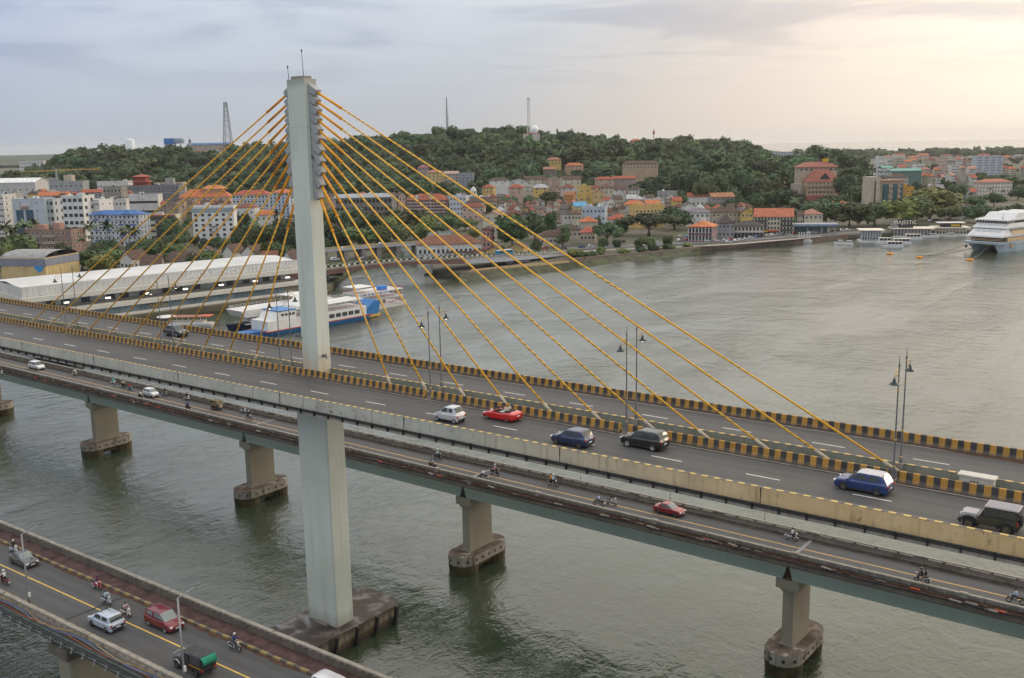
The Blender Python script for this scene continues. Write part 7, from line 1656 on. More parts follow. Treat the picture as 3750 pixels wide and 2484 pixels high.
car('sport_utility', 'dark grey SUV driving on the far carriageway behind the stays', 'suv', (.045, .055, .065), *on_A(396.5, 778), 0, g=GR)
car('people_carrier', 'white people carrier on the girder bridge', 'mpv', (.70, .70, .70), *on_B(77, 854.5), 0, rim=DRIM); car('hatchback', 'tall white hatchback on the girder bridge', 'tallhatch', (.70, .70, .70), *on_B(342, 918.5), 0, rim=DRIM, glass=CGL2)
car('saloon', 'dark red saloon on the girder bridge', 'sedan', (.24, .02, .025), *on_B(1541, 1191.5), 0, rim=DRIM, glass=CGL2)
car('saloon', 'dark grey fastback saloon on the near bridge', 'sedan', (.075, .070, .078), *on_C(41, 1309), 0, g=-GC, rim=DRIM, glass=CGL2)
t = car('sport_utility', 'silver-blue SUV with black sunroof on the near bridge', 'suv', (.46, .52, .60), *on_C(229, 1456), PI, g=GC, rim=DRIM); MB().box(-.35, .55, -.42, .42, 1.665, 1.705).build('sunroof', CGL, t); MB().box(-2.17, -2.05, -.75, .75, .55, .75).build('rear_skirt', PLAST, t)
car('people_carrier', 'maroon people carrier on the near bridge', 'mpv', (.17, .012, .022), *on_C(363, 1455), 0, g=-GC, glass=CGL2)
car('van', 'white car cut by the bottom edge of the near bridge', 'van', (.70, .70, .72), *on_C(757, 1622), 0, g=-GC)
# red roadster
x, y, z = on_A(1149.5, 973); t = thing('roadster', 'red open-top roadster on the cable bridge', 'car', (x, y + .85, z), PI); t.rotation_euler = (0, GR, PI); RP = paint('roadster red', (.52, .012, .014), .22, .1)
st = [(-2.05, .45, .66, .66, .5, .74), (-1.98, .26, .80, .84, .62, .88), (-1.65, .18, .90, .90, .68, .95), (-1.15, .17, .93, .92, .70, .97), (-.6, .16, .92, .86, .70, .86), (.1, .16, .90, .84, .68, .84), (.55, .16, .91, .85, .70, .88), (1.15, .17, .93, .80, .70, .84), (1.7, .18, .88, .66, .66, .70), (1.98, .24, .76, .52, .56, .56), (2.08, .34, .6, .44, .44, .48)]
G = car_surface(st); body = MB(); rows = [[tuple(p) for p in r] + [(p[0], -p[1], p[2]) for p in reversed(r[:-1])] for r in G]; body.grid(rows); nn = len(rows[0]); body.f += [tuple(range(nn - 1, -1, -1)), tuple((len(rows) - 1) * nn + k for k in range(nn))]; body.m += [0, 0]; body.sm += [False, False]; put('body', fixn(body.mesh('body', RP)), t)
MB().box(-.95, .45, -.66, .66, .80, .905).build('cockpit', PLAST, t)
for s_ in (-1, 1):
    m = MB(); m.cbox((-.35, s_ * .34, .84), (.5, .46, .16)); m.cbox((-.66, s_ * .34, 1.02), (.14, .44, .5), ry=-.2); m.cbox((-.72, s_ * .34, 1.30), (.10, .24, .16), ry=-.2); m.build('seat', mat('pale seat leather', (.55, .53, .50), .6, 0), t); MB().lathe([(.20, 0), (.20, .06), (0, .06)], 8).build('roll_hoop', PLAST, t, (-.9, s_ * .34, .98))
    MB().cbox((1.82, s_ * .62, .62), (.30, .22, .07), rz=-s_ * .5).build('headlight', HEADL, t); MB().cbox((-2.0, s_ * .52, .80), (.05, .5, .07)).build('tail_light', TAILL, t); MB().cbox((.5, s_ * 1.0, .92), (.12, .2, .11)).build('mirror', RP, t)
    for xx in (1.28, -1.22): wheel(t, xx, s_ * .82, .33, mat('gunmetal rim', (.20, .19, .18), .4, 0, metal=.6))
m = MB(); m.grid([[(.78, -.62, .88), (.86, 0, .9), (.78, .62, .88)], [(.36, -.56, 1.20), (.40, 0, 1.24), (.36, .56, 1.20)]]); m.build('windscreen', mat('clear windscreen', (.10, .17, .18), .05, 0, spec=.9), t); m = MB(); m.tube([(.80, -.64, .88), (.36, -.58, 1.22), (.40, 0, 1.26), (.36, .58, 1.22), (.80, .64, .88)], .03, 5); m.build('windscreen_frame', PLAST, t)
m = MB(); m.tube([(-.95, -.6, .98), (-1.3, -.55, 1.0), (-1.3, .55, 1.0), (-.95, .6, .98)], .06, 6); m.build('folded_roof', PLAST, t); MB().cbox((-2.05, 0, .62), (.03, .48, .11)).build('number_plate', PLATE, t)
# dark green off-roader
def boxy(me_list):
    pass
x, y, z = on_A(2281, 1231); t = thing('off_roader', 'dark green boxy off-roader with grey hardtop at the right margin', 'car', (x, y + .9, z), PI); t.rotation_euler = (0, GR, PI); OG = paint('off-roader green', (.022, .032, .026), .35, .1); OT = mat('grey hardtop', (.36, .34, .35), .5, .06, 1)
def bev(m, name, mm, par, w_=.05):
    me = m.mesh(name, mm); b = bmesh.new(); b.from_mesh(me); bmesh.ops.recalc_face_normals(b, faces=b.faces); bmesh.ops.bevel(b, geom=list(b.edges), offset=w_, segments=2, affect='EDGES', clamp_overlap=True)
    for f_ in b.faces: f_.smooth = False
    b.to_mesh(me); b.free(); return put(name, me, par)
bev(MB().box(-1.85, .70, -.82, .82, .45, 1.12), 'body', OG, t); bev(MB().box(.70, 1.85, -.68, .68, .50, 1.10), 'bonnet', OT, t, .09); bev(MB().ext_y([(-1.85, 1.12), (.60, 1.12), (.22, 1.78), (-1.85, 1.80)][::-1], -.76, .76), 'cabin', OG, t, .06); bev(MB().box(-1.92, .30, -.80, .80, 1.78, 1.88), 'hardtop', OT, t, .04)
for k in range(5): MB().box(-1.8, .2, -.62 + k * .28, -.50 + k * .28, 1.88, 1.905).build('roof_rib', OT, t)
for s_ in (-1, 1):
    MB().ext_y([(-.55, 1.16), (.45, 1.16), (.16, 1.70), (-.55, 1.70)][::-1], s_ * .775 - .012, s_ * .775 + .012).build('side_window', CGL, t); MB().box(-1.70, -.75, s_ * .775 - .012, s_ * .775 + .012, 1.22, 1.68).build('rear_side_window', CGL, t)
    for xx in (1.25, -1.22):
        wheel(t, xx, s_ * .80, .40, DRIM); m = MB(); m.tube([(xx + .58 * math.cos(a), s_ * .86, .40 + .56 * math.sin(a)) for a in np.linspace(0, math.pi, 9)], .085, 6); m.build('wheel_flare', PLAST, t)
    MB().lathe([(0, .03), (.13, .02), (.13, -.05)], 12).build('headlight', HEADL, t, (1.88, s_ * .45, .9)).rotation_euler = (0, PI / 2, 0); MB().cbox((-1.88, s_ * .72, .9), (.06, .14, .3)).build('tail_light', TAILL, t); MB().cbox((.42, s_ * .98, 1.28), (.12, .22, .18)).build('mirror', PLAST, t)
m = MB(); m.add([(.63, -.70, 1.16), (.63, .70, 1.16), (.27, .66, 1.72), (.27, -.66, 1.72)], [(0, 1, 2, 3)]); m.build('windscreen', CGL, t); MB().box(-1.87, -1.86, -.6, .6, 1.2, 1.7).build('rear_window', CGL, t); MB().lathe([(0, 0), (.25, .0), (.38, .05), (.38, .2), (.2, .22), (0, .2)], 16).build('spare_wheel', TYRE, t, (-1.88, 0, 1.0)).rotation_euler = (0, -PI / 2, 0); bev(MB().box(1.82, 2.02, -.85, .85, .45, .68), 'bumper', PLAST, t); bev(MB().box(-2.0, -1.85, -.85, .85, .42, .62), 'bumper', PLAST, t)
# black pickup with covered load
x, y, z = on_C(429, 1556.5); t = thing('pickup_truck', 'black jeep pickup with covered bed and green tarpaulin on the near bridge', 'truck', (x, y + .88, z), PI); t.rotation_euler = (0, GC, PI); KB = paint('jeep black', (.012, .012, .011), .5, 0); TB = mat('black canvas', (.055, .055, .06), .85, .2, 1.5)
bev(MB().box(-.55, .95, -.80, .80, .55, 1.15), 'body', KB, t); bev(MB().ext_y([(.95, .60), (2.0, .60), (2.0, 1.02), (.95, 1.18)][::-1], -.62, .62), 'bonnet', paint('jeep bonnet', (.05, .05, .055), .4, 0), t); bev(MB().ext_y([(-.55, 1.15), (.85, 1.15), (.62, 1.85), (-.55, 1.88)][::-1], -.76, .76), 'cab', KB, t); bev(MB().box(-.6, .70, -.80, .80, 1.86, 1.95), 'cab_roof', TB, t, .04)
bev(MB().box(-2.35, -.60, -.86, .86, .70, 1.15), 'cargo_bed', KB, t, .03); bev(MB().box(-2.25, -.62, -.84, .84, 1.15, 2.05), 'canvas_cover', TB, t, .08); MB().box(-2.40, -.6, -.875, -.86, 1.0, 1.08).build('orange_stripe', mat('orange stripe', (.55, .25, .02), .6, 0), t); MB().box(-2.40, -.6, .86, .875, 1.0, 1.08).build('orange_stripe', M['orange stripe'], t)
m = MB(); rows = []
for k in range(9):
    a = PI * k / 8; rows.append([(-2.25 - .42 * math.sin(a), yy, 1.2 + .42 - .42 * math.cos(a)) for yy in (-.76, -.3, .3, .76)])
m.grid(rows); m.build('green_tarpaulin', mat('tarp green', (.01, .20, .12), .7, .15, 2), t)
for s_ in (-1, 1):
    MB().ext_y([(-.45, 1.22), (.70, 1.22), (.52, 1.74), (-.45, 1.76)][::-1], s_ * .768 - .01, s_ * .768 + .01).build('side_window', CGL, t); MB().cbox((-2.38, s_ * .7, .8), (.05, .18, .16)).build('tail_light', TAILL, t)
    for xx in (1.42, -1.45):
        wheel(t, xx, s_ * .74, .37, DRIM); m = MB(); m.tube([(xx + .52 * math.cos(a), s_ * .78, .37 + .52 * math.sin(a)) for a in np.linspace(.2, PI - .2, 8)], .07, 5); m.build('mudguard', RIM if xx > 0 else KB, t)
    MB().lathe([(0, .04), (.12, .02), (.12, -.05)], 10).build('headlight', HEADL, t, (2.02, s_ * .42, .85)).rotation_euler = (0, PI / 2, 0)
m = MB(); m.add([(.90, -.68, 1.18), (.90, .68, 1.18), (.68, .66, 1.80), (.68, -.66, 1.80)], [(0, 1, 2, 3)]); m.build('windscreen', CGL, t); m = MB(); m.tube([(2.1, -.6, .55), (2.12, -.6, 1.25), (2.12, .6, 1.25), (2.1, .6, .55)], .04, 6); m.build('bull_bar', RIM, t); bev(MB().box(-2.48, -2.35, -.8, .8, .5, .66), 'bumper', PLAST, t); MB().box(1.95, 2.1, -.75, .75, .42, .6).build('bumper', PLAST, t)
# auto rickshaw
x, y, z = on_B(497, 948); t = thing('auto_rickshaw', 'black and yellow auto rickshaw on the girder bridge', 'auto rickshaw', (x, y + .6, z), 0); YK = paint('rickshaw yellow', (.56, .34, .04), .5, 0)
bev(MB().ext_y([(-1.25, .35), (.55, .35), (1.15, .55), (1.05, .95), (.70, 1.0), (.60, .62), (-.30, .62), (-.35, .95), (-1.25, .95)][::-1], -.62, .62), 'body', KB, t, .02); bev(MB().ext_y([(-1.32, 1.55), (-1.28, 1.0), (-1.20, 1.0), (-1.16, 1.62), (.55, 1.66), (.95, 1.05), (1.02, 1.08), (.62, 1.78), (-1.2, 1.80)][::-1], -.66, .66), 'canopy', mat('rickshaw hood', (.14, .105, .06), .8, .1, 2), t, .02)
m = MB(); m.add([(1.0, -.55, 1.05), (1.0, .55, 1.05), (.62, .52, 1.66), (.62, -.52, 1.66)], [(0, 1, 2, 3)]); m.build('windscreen', CGL2, t); MB().cbox((1.08, 0, .80), (.08, .5, .3)).build('front_panel', YK, t); MB().cbox((-.9, 0, .75), (.5, 1.1, .35)).build('passenger_seat', PLAST, t)
for yy in (-.64, .64):
    wheel(t, -.85, yy * .82, .22, DRIM); MB().box(-1.2, .5, yy - .01, yy + .01, .88, .98).build('yellow_band', YK, t); MB().tube([(-.32, yy, .6), (-.32, yy, 1.65)], .03, 5).build('canopy_post', KB, t)
wheel(t, 1.0, -.04, .22, DRIM); MB().cbox((1.18, 0, .62), (.06, .16, .16)).build('headlight', HEADL, t)
# ------------------------------------------------------------------ riders: one continuous skinned body per pose
def skin_body(chains, name):
    """chains: list of [(x, y, z, r), ...]; chain starts may reuse earlier points"""
    vs, es, rs, idx = [], [], [], {}
    for ch in chains:
        prev = None
        for (x, y, z, r) in ch:
            k = (round(x, 3), round(y, 3), round(z, 3))
            if k not in idx: idx[k] = len(vs); vs.append((x, y, z)); rs.append(r)
            if prev is not None and prev != idx[k]: es.append((prev, idx[k]))
            prev = idx[k]
    me = bpy.data.meshes.new(name); me.from_pydata(vs, es, []); o = bpy.data.objects.new(name, me); C.objects.link(o)
    sm_ = o.modifiers.new('skin', 'SKIN'); sk = me.skin_vertices[0].data
    for i, r in enumerate(rs): sk[i].radius = (r, r); sk[i].use_root = (i == 0)
    sm_.use_smooth_shade = True; ss = o.modifiers.new('sub', 'SUBSURF'); ss.levels = 1; ss.render_levels = 1
    dg = bpy.context.evaluated_depsgraph_get(); out = bpy.data.meshes.new_from_object(o.evaluated_get(dg)); bpy.data.objects.remove(o); return out
def both_sides(chs): return chs + [[(x, -y, z, r) for x, y, z, r in c] for c in chs]
def hand(wx, wy, wz, dx=.05):
    """palm and five curled fingers from the wrist at w, gripping along y"""
    out = [[(wx, wy, wz, .03), (wx + .05, wy, wz + .005, .036)]]
    for k, dy in enumerate((-.036, -.012, .012, .034)):
        L_ = (.052, .060, .057, .045)[k]
        out.append([(wx + .05, wy, wz + .005, .036), (wx + .085, wy + dy, wz + .012, .011), (wx + .085 + L_ * .6, wy + dy * 1.1, wz - .005, .010), (wx + .08 + L_ * .4, wy + dy * 1.1, wz - .035, .009)])
    out.append([(wx + .02, wy, wz + .002, .032), (wx + .055, wy - .045, wz - .014, .011), (wx + .085, wy - .05, wz - .03, .010)])
    return out
def ride_pose(pillion=False):
    torso = [(-.12, 0, .80, .135), (-.10, 0, .95, .125), (-.05, 0, 1.12, .15), (-.02, 0, 1.27, .145), (-.01, 0, 1.38, .06), (.02, 0, 1.46, .065), (.03, 0, 1.56, .10), (.03, 0, 1.66, .07)]
    if pillion: leg = [(-.12, 0, .80, .135), (-.06, .12, .80, .10), (.26, .20, .74, .075), (.30, .20, .60, .062), (.22, .21, .36, .045), (.24, .21, .30, .04), (.36, .21, .28, .03)]; arm = [(-.02, 0, 1.27, .145), (-.02, .19, 1.28, .065), (-.02, .25, 1.05, .045), (.18, .20, .92, .036)]
    else: leg = [(-.12, 0, .80, .135), (-.06, .11, .79, .10), (.30, .17, .77, .075), (.34, .17, .66, .062), (.30, .16, .40, .045), (.31, .16, .32, .04), (.43, .16, .29, .03)]; arm = [(-.02, 0, 1.27, .145), (-.02, .19, 1.29, .065), (.14, .27, 1.08, .046), (.40, .28, 1.035, .034)]
    chs = both_sides([leg, arm] + hand(arm[-1][0], arm[-1][1], arm[-1][2]))
    return [torso] + chs
def paint_body(me):
    import mathutils
    idx = []
    for p in me.polygons:
        c = p.center
        if c.z > 1.40: k = 2
        elif (c.x > .30 and c.z > .86 and abs(c.y) > .12): k = 2
        elif c.z < .37: k = 3
        elif c.z < .90 and not (abs(c.y) > .2 and c.z > .88 and c.x < .2): k = 1
        else: k = 0
        idx.append(k)
    me.materials.clear()
    for _ in range(4): me.materials.append(None)
    me.polygons.foreach_set('material_index', idx); me.polygons.foreach_set('use_smooth', [True] * len(idx)); me.update(); return me
BODY = paint_body(skin_body(ride_pose(), 'person')); BODYP = paint_body(skin_body(ride_pose(True), 'person'))
SKINM = mat('skin', (.24, .13, .08), .6, .05, 2); SHOE = mat('shoe', (.03, .028, .026), .7, 0); HAIR = mat('hair', (.015, .012, .011), .6, 0)
hm = MB(); hm.lathe([(0, .155), (.06, .145), (.11, .10), (.135, .03), (.132, -.04), (.118, -.09), (.10, -.10)], 14); HEL = hm.mesh('helmet', HAIR)
vz = MB(); vz.grid([[(.137 * math.cos(a), .137 * math.sin(a), z_) for a in np.linspace(-.9, .9, 7)] for z_ in (-.05, .02, .055)]); VIS = vz.mesh('visor', CGL)
hr_ = MB(); hr_.lathe([(0, .125), (.06, .115), (.098, .07), (.108, .0), (.10, -.05)], 12); HAIRM = hr_.mesh('hair', HAIR)
fc = MB()
for s_ in (-1, 1): fc.lathe([(0, -.012), (.012, 0), (0, .012)], 6, (.092, s_ * .033, 1.575), 0)
fc.cbox((.108, 0, 1.55), (.03, .026, .04), 0); fc.cbox((.097, 0, 1.515), (.012, .05, .012), 0)
for s_ in (-1, 1): fc.cbox((.03, s_ * .103, 1.56), (.035, .016, .06), 0)
FACEM = fc.mesh('face', mat('face detail', (.13, .065, .045), .6, 0))
RID = []
def rider(label, shirt, trouser, loc, rz, helmet=None, pillion=False, tilt=0):
    o = put('person', BODYP if pillion else BODY, None, loc, rz); tag(o, label, 'person', 'riders on the bridges')
    for s_, m_ in zip(o.material_slots, (mat('cloth %d %d %d' % tuple(int(k * 100) for k in shirt), shirt, .85, .08, 6), mat('cloth %d %d %d' % tuple(int(k * 100) for k in trouser), trouser, .85, .08, 6), SKINM, SHOE)): s_.link = 'OBJECT'; s_.material = m_
    put('face', FACEM, o)
    if helmet is not None:
        h = put('helmet', HEL, o, (.03, 0, 1.585)); h.material_slots[0].link = 'OBJECT'; h.material_slots[0].material = paint('helmet %d %d %d' % tuple(int(k * 100) for k in helmet), helmet, .25, 0); put('visor', VIS, h)
    else: put('hair', HAIRM, o, (.02, 0, 1.60))
    return o
WS = {}
def bike_wheel(t, x, r, w_=.09):
    k = (r, w_)
    if k not in WS:
        a = MB(); a.lathe([(r - .09, -w_ / 2), (r - .02, -w_ / 2), (r, 0), (r - .02, w_ / 2), (r - .09, w_ / 2)], 18); b = MB(); b.lathe([(r - .09, -.02), (r - .12, -.02), (r - .12, .02), (r - .09, .02)], 18); b.lathe([(0, .05), (.05, .04), (.05, -.04), (0, -.05)], 8)
        for q in range(6): an = q * PI / 3; b.cbox((math.cos(an) * r * .35, math.sin(an) * r * .35, 0), (r * .66, .025, .02), rz=an)
        WS[k] = (a.mesh('wheel', TYRE), b.mesh('rim', RIM))
    o = put('wheel', WS[k][0], t, (x, 0, r)); o.rotation_euler = (PI / 2, 0, 0); put('rim', WS[k][1], o)
def loft(secs, n=10):
    m = MB(); rows = []
    for x, zc2, hw, hh in secs: rows.append([(x, hw * math.cos(a), zc2 + hh * math.sin(a)) for a in np.linspace(0, 2 * PI, n, endpoint=False)])
    m.grid(rows, close=True); m.f += [tuple(range(n))[::-1], tuple((len(rows) - 1) * n + k for k in range(n))]; m.m += [0, 0]; m.sm += [False, False]; return m
def scooter(label, col, loc, rz, g=0):
    t = thing('scooter', label, 'scooter', loc, rz); t.rotation_euler = (0, g, rz); pm = paint('scooter %d %d %d' % tuple(int(k * 100) for k in col), col, .3, .1)
    bike_wheel(t, .62, .23, .10); bike_wheel(t, -.60, .23, .11)
    loft([(-.92, .60, .05, .05), (-.85, .60, .13, .14), (-.6, .56, .17, .20), (-.3, .52, .17, .18), (-.05, .48, .14, .12), (.0, .46, .10, .06)]).build('rear_body', pm, t); MB().box(-.05, .42, -.16, .16, .27, .34).build('floorboard', PLAST, t)
    bev(MB().ext_y([(.36, .30), (.46, .28), (.60, .95), (.50, .97)][::-1], -.20, .20), 'leg_shield', pm, t, .02); loft([(.46, .96, .09, .05), (.52, 1.0, .15, .09), (.60, 1.0, .14, .09), (.66, .98, .07, .05)]).build('handlebar_cowl', pm, t); loft([(.44, .48, .05, .04), (.62, .50, .09, .045), (.84, .42, .05, .03)]).build('front_mudguard', pm, t)
    bev(MB().ext_y([(-.78, .70), (.0, .66), (.0, .73), (-.35, .78), (-.78, .80)][::-1], -.15, .15), 'seat', PLAST, t, .02); MB().tube([(.50, -.34, 1.05), (.52, 0, 1.03), (.50, .34, 1.05)], .022, 6).build('handlebar', PLAST, t); MB().cbox((.66, 0, .98), (.05, .14, .10)).build('headlight', HEADL, t); MB().cbox((-.93, 0, .62), (.04, .16, .08)).build('tail_light', TAILL, t); MB().cbox((-1.0, 0, .42), (.02, .2, .14)).build('number_plate', PLATE, t)
    for s_ in (-1, 1): m = MB(); m.tube([(.50, s_ * .26, 1.05), (.46, s_ * .32, 1.22)], .01, 4); m.cbox((.46, s_ * .33, 1.25), (.03, .12, .08)); m.build('mirror', PLAST, t)
    m = MB(); m.tube([(.50, 0, .95), (.60, .06, .45), (.62, .07, .23)], .03, 6); m.build('fork', STEEL, t); MB().tube([(-.2, -.16, .26), (-.8, -.18, .32)], [.035, .06], 8).build('exhaust', STEEL, t); return t
def motorcycle(label, col, loc, rz, g=0):
    t = thing('motorcycle', label, 'motorcycle', loc, rz); t.rotation_euler = (0, g, rz); pm = paint('bike %d %d %d' % tuple(int(k * 100) for k in col), col, .3, .1)
    bike_wheel(t, .68, .30, .08); bike_wheel(t, -.62, .30, .10); loft([(-.10, .80, .06, .05), (.0, .84, .12, .10), (.22, .87, .13, .11), (.36, .86, .07, .07)]).build('fuel_tank', pm, t); bev(MB().ext_y([(-.80, .80), (.0, .74), (.0, .80), (-.8, .86)][::-1], -.13, .13), 'seat', PLAST, t, .02); bev(MB().box(-.14, .26, -.14, .14, .32, .66), 'engine', STEEL, t, .03)
    m = MB(); m.tube([(.40, 0, .95), (.28, 0, .62), (.05, 0, .30), (-.3, 0, .34), (-.62, 0, .30)], .03, 6); m.tube([(.2, 0, .78), (-.2, 0, .68), (-.75, 0, .74)], .03, 6); m.build('frame', PLAST, t); m = MB()
    for s_ in (-.07, .07): m.tube([(.42, s_, .98), (.68, s_, .30)], .025, 6)
    m.build('fork', RIM, t); MB().tube([(.34, -.36, 1.05), (.44, 0, 1.0), (.34, .36, 1.05)], .02, 6).build('handlebar', PLAST, t); MB().lathe([(0, .05), (.09, .03), (.09, -.05)], 10).build('headlight', HEADL, t, (.54, 0, .88)).rotation_euler = (0, PI / 2, 0); MB().tube([(.1, -.12, .32), (-.2, -.16, .28), (-.8, -.18, .38)], [.025, .035, .045], 8).build('exhaust', RIM, t); loft([(.45, .64, .04, .02), (.68, .66, .06, .03), (.9, .58, .04, .02)]).build('front_mudguard', pm, t); MB().cbox((-.84, 0, .80), (.04, .14, .08)).build('tail_light', TAILL, t); MB().cbox((-.9, 0, .55), (.02, .2, .14)).build('number_plate', PLATE, t); loft([(-.8, .68, .06, .05), (-.4, .66, .12, .07), (-.05, .62, .10, .05)]).build('side_panel', pm, t); return t
W_, K_, BL_, LB, GR_, RD, TQ, PK, OR, LV = (.62, .62, .61), (.02, .02, .022), (.02, .04, .16), (.38, .50, .60), (.25, .25, .26), (.40, .03, .03), (.08, .42, .42), (.45, .28, .32), (.60, .25, .03), (.40, .38, .55)
# place, x, y (photo), heading, machine, colour, label of machine, rider shirt, trousers, helmet, rider words, pillion
RIDES = [
 ('B', 2, 867, 0, 's', W_, 'white scooter at the left margin of the girder bridge', (K_, K_, K_, 'dark-clad rider at the left margin of the girder bridge'), None),
 ('B', 173.6, 869, 0, 's', (.5, .43, .28), 'cream scooter behind the white people carrier', (W_, K_, K_, 'rider in white shirt on the cream scooter'), None),
 ('B', 262.5, 889, 0, 's', W_, 'white scooter with turquoise-clad rider', (TQ, TQ, TQ, 'rider in turquoise on a white scooter'), None),
 ('B', 286, 896, 0, 's', K_, 'black scooter carrying two people', (BGE, K_, K_, 'front rider in tan shirt on the black scooter'), ((.3, .25, .2), K_, K_, 'pillion rider on the black scooter')),
 ('B', 300.6, 904, 0, 's', (.05, .24, .24), 'teal scooter left of the tall white hatchback', (RD, K_, K_, 'rider in red top on the teal scooter'), None),
 ('B', 325.6, 922, PI, 's', K_, 'dark scooter beside the near wall, below the white hatchback', (W_, K_, K_, 'rider in white shirt seen from behind by white hatchback'), None),
 ('B', 381, 916, 0, 's', GR_, 'grey scooter just ahead of the tall white hatchback', (K_, K_, K_, 'rider in black ahead of the tall white hatchback'), None),
 ('B', 432.6, 926, 0, 's', W_, 'white-fronted scooter between hatchback and rickshaw', (K_, K_, K_, 'rider in black between hatchback and rickshaw'), None),
 ('B', 435.6, 948, PI, 's', K_, 'dark scooter heading away below the white-fronted scooter', (BL_, K_, K_, 'rider in navy heading away, left of the rickshaw'), None),
 ('B', 563, 955, 0, 's', W_, 'white scooter trailing the black motorcycle right of the rickshaw', (GR_, BL_, W_, 'rider with white helmet right of the rickshaw'), None),
 ('B', 575, 970, 0, 'm', K_, 'black motorcycle right of the rickshaw', (K_, K_, W_, 'rider in black on the motorcycle right of the rickshaw'), None),
 ('B', 1011.6, 1062, 0, 's', K_, 'black scooter right of the pylon column', (LB, K_, W_, 'rider in light blue right of the pylon column'), None),
 ('B', 1000, 1084, PI, 's', K_, 'dark scooter by the near wall right of the pylon column', (GR_, K_, K_, 'rider in grey by the near wall right of the column'), None),
 ('B', 1117, 1109, PI, 'm', K_, 'black motorcycle above the middle pier', (W_, K_, K_, 'rider in white shirt above the middle pier'), None),
 ('B', 1144, 1098, 0, 's', K_, 'black scooter passing the white-shirted motorcyclist', (PK, K_, W_, 'rider in pinkish top passing the white-shirted motorcyclist'), None),
 ('B', 1278.5, 1123, 0, 'm', K_, 'motorcycle with two riders below the dark blue hatchback', (LB, K_, W_, 'front rider in pale blue below the dark blue hatchback'), (OR, K_, None, 'pillion rider in orange below the dark blue hatchback')),
 ('B', 1384, 1170, PI, 'm', K_, 'motorcycle heading away left of the red saloon', (LV, K_, K_, 'rider in lavender left of the red saloon'), None),
 ('B', 1413.7, 1167, 0, 's', (.45, .45, .46), 'silver scooter left of the red saloon', (K_, (.5, .45, .38), K_, 'rider in black on the silver scooter'), None),
 ('B', 1830.4, 1249, 0, 's', (.6, .6, .6), 'white scooter above the right-hand pier', (W_, K_, K_, 'rider in white shirt above the right-hand pier'), None),
 ('B', 2130, 1346, PI, 's', (.40, .40, .42), 'grey scooter with two people near the right margin', (K_, K_, K_, 'front rider in black near the right margin'), (K_, (.3, .2, .15), None, 'bare-headed pillion rider near the right margin')),
 ('B', 2347.5, 1395.5, PI, 'm', K_, 'black motorcycle at the right margin', (LB, K_, None, 'bare-headed rider in light blue at the right margin'), None),
 ('C', 33, 1278, 0, 's', W_, 'white scooter beside the dark grey saloon', (K_, BL_, W_, 'rider in black with white helmet beside the grey saloon'), None),
 ('C', 12, 1350, PI, 's', (.22, .03, .03), 'dark red scooter heading away at the left margin', (W_, K_, W_, 'rider in white shirt and white helmet at the left margin'), None),
 ('C', 226, 1362, 0, 's', RD, 'red scooter beside the red footpath', ((.12, .04, .10), W_, K_, 'rider in plum top on the red scooter'), None),
 ('C', 247, 1397, 0, 's', (.40, .46, .52), 'pale blue scooter crossing the expansion joint', (LB, K_, K_, 'rider in pale blue shirt crossing the joint'), None),
 ('C', 292, 1425, 0, 's', W_, 'white scooter between the silver SUV and maroon car', (PK, K_, K_, 'rider in dusty pink between silver SUV and maroon car'), None),
 ('C', 543.5, 1502, 0, 'm', (.3, .3, .3), 'motorcycle beside the steel street light', (BL_, K_, W_, 'rider in dark blue jacket beside the street light'), None)]
for pl, x, y, hd2, kd, col, lb, rd, pil in RIDES:
    X_, Y_, Z_ = (on_B if pl == 'B' else on_C)(x, y); g = 0 if pl == 'B' else (-GC if hd2 == 0 else GC)
    (scooter if kd == 's' else motorcycle)(lb, col, (X_, Y_, Z_), hd2, g)
    dx = 1 if hd2 == 0 else -1
    sh, tr, he, lr = rd; lift = 0.0 if kd == 's' else .05
    rider(lr, sh, tr, (X_ + dx * .05, Y_, Z_ + lift), hd2, he)
    if pil: sh, tr, he, lr = pil; rider(lr, sh, tr, (X_ - dx * .38, Y_, Z_ + lift + .06), hd2, he, True)
# ------------------------------------------------------------------ parked and passing cars of the far bank (tiny in the view)
sm_c = {}
def small_car(label, x, y, d_z, col, rz, name='car', sc_=1.0, grp='cars along the far bank'):
    k = tuple(col)
    if k not in sm_c:
        m = MB(); m.ext_y([(-2.1, .25), (2.1, .25), (2.1, .7), (1.1, .85), (.5, 1.45), (-1.5, 1.48), (-2.05, .95)][::-1], -.85, .85, 0); m.ext_y([(.55, 1.38), (1.02, .90), (-1.95, .98), (-1.5, 1.40)], -.87, .87, 1)
        for xx in (-1.35, 1.35):
            for yy in (-.78, .78): m.tube([(xx, yy - .1, .32), (xx, yy + .1, .32)], .32, 8, 2)
        me = m.mesh('car', [paint('far car %d' % len(sm_c), col), GLASS, TYRE]); sm_c[k] = fixn(me)
    p = at_z(x, y, d_z); o = put(name, sm_c[k], None, (p.x, p.y, d_z), rz); return tag(o, label, 'car', grp)
CARC = [('white', (.68, .68, .68)), ('silver', (.42, .43, .45)), ('black', (.02, .02, .022)), ('red', (.35, .03, .03)), ('grey', (.14, .14, .15)), ('blue', (.04, .10, .25))]
rc2 = random.Random(21); prz = math.atan2(prom[3].y - prom[2].y, prom[3].x - prom[2].x)
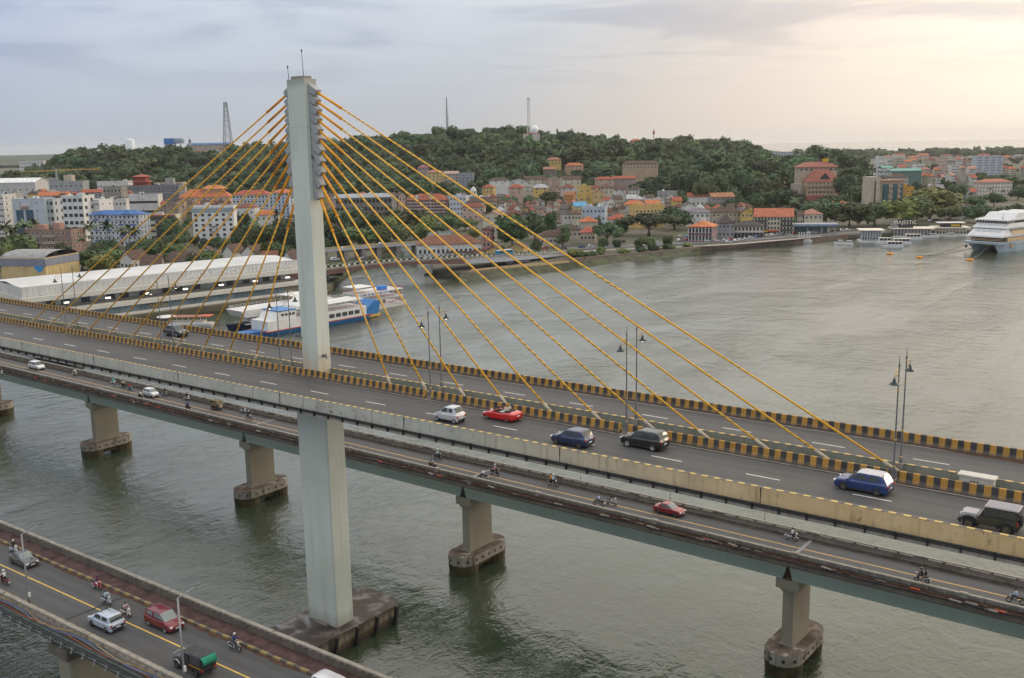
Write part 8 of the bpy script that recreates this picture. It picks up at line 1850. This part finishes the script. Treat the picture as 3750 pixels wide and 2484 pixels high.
SPOTS = {'by the chequered creek bridge': [(1226, 579), (1258, 576), (1282, 574), (1302, 575), (1345, 573), (1368, 571)], 'in the street left of the red colonial house': [(1440, 561), (1492, 560), (1520, 562), (1572, 557), (1588, 556)], 'parked beside the red colonial house': [(1574, 548), (1590, 550), (1601, 551), (1612, 553), (1636, 559), (1656, 558), (1676, 557), (1688, 556)],
         'on the promenade before the arcade': [(1686, 561), (1702, 558), (1714, 556), (1726, 554), (1738, 551), (1750, 549), (1762, 547)], 'on the promenade before the cream hotel': [(1774, 546), (1786, 545), (1798, 544), (1810, 543), (1822, 541), (1834, 540), (1846, 538), (1858, 537)], 'parked by the fuel station': [(1872, 540), (1884, 539), (1896, 538), (1908, 537), (1920, 536), (1934, 535), (1948, 534), (1962, 533)],
         'parked behind the floating restaurant': [(2150, 512), (2164, 510), (2178, 510), (2192, 508), (2206, 508), (2218, 508), (2232, 507), (2214, 500), (2228, 498)]}
for wh_, L_ in SPOTS.items():
    for i, (x, y) in enumerate(sorted(L_)):
        cn, cc = rc2.choice(CARC[:1] * 3 + CARC); small_car('small %s car, %s from the left %s' % (cn, ORD[i], wh_), x, y, GZ + .32, cc, prz + rc2.choice([0, 0, PI, .5]))
for (x, y, cn, lb) in ((842, 602, 4, 'dark car crossing the chequered creek bridge'), (775, 602, 0, 'white car on the far lane of the creek bridge'), (884, 566, 0, 'white van on the old creek bridge')): small_car(lb, x, y, 9.25 if 'old' not in lb else 9.55, CARC[cn][1], math.atan2(cp_[4].y - cp_[3].y, cp_[4].x - cp_[3].x))
for x, lb in ((1178, 'left'), (1202, 'middle'), (1216, 'right')): small_car('silver car parked under the creek bridge ramp, %s of three' % lb, x, 610 - (x - 1178) * .12, GZ + .1, CARC[1][1], prz)
p = cp_[7].lerp(cp_[8], .25) - HD * 4; t = thing('bus', 'blue bus on the ramp of the creek bridge', 'bus', (p.x, p.y, 6.75), math.atan2(cp_[7].y - cp_[6].y, cp_[7].x - cp_[6].x)); bev(MB().box(-5, 5, -1.2, 1.2, .5, 3.1), 'body', paint('bus blue', (.04, .22, .38), .4, 0), t, .12); windows_row(t, -4.6, 4.4, 7, -1.22, 1.7, 1.1, .9); windows_row(t, -4.6, 4.4, 7, 1.22, 1.7, 1.1, .9); bev(MB().box(-4.8, 4.8, -1.1, 1.1, 3.1, 3.2), 'roof', BW, t, .02)
for xx in (-3.2, 3.2):
    for yy in (-1.1, 1.1): wheel(t, xx, yy, .5, DRIM)
t = thing('bird', 'dark bird gliding over the river beside the longest stay', 'bird', tuple(at_d(1589, 785, 150))); m = MB(); m.grid([[(-.08, -.75, .12), (-.22, -.75, .10)], [(.10, -.35, .16), (-.16, -.35, .14)], [(.12, 0, 0), (-.16, 0, 0)], [(.10, .35, .16), (-.16, .35, .14)], [(-.08, .75, .12), (-.22, .75, .10)]]); m.build('wings', PLAST, t); loft([(-.42, 0, .02, .01), (-.2, 0, .06, .05), (.1, 0, .07, .06), (.3, .02, .04, .04), (.36, .02, .01, .01)], 8).build('body', PLAST, t); t.rotation_euler = (.4, 0, 2.2)
# ================================================================== haze
hz = MB(); hz.box(cxw - 19000, cxw + 19000, cyw - 19000, cyw + 19000, -5.5, 175)
hm_ = bpy.data.materials.new('river haze'); hm_.use_nodes = True; nn_ = hm_.node_tree.nodes; nn_.clear(); pv = nn_.new('ShaderNodeVolumePrincipled'); mo = nn_.new('ShaderNodeOutputMaterial'); hm_.node_tree.links.new(pv.outputs[0], mo.inputs['Volume'])
pv.inputs['Density'].default_value = .00004; pv.inputs['Color'].default_value = (.92, .92, .92, 1); pv.inputs['Anisotropy'].default_value = .3
structure(hz.build('haze', hm_), 'stuff')
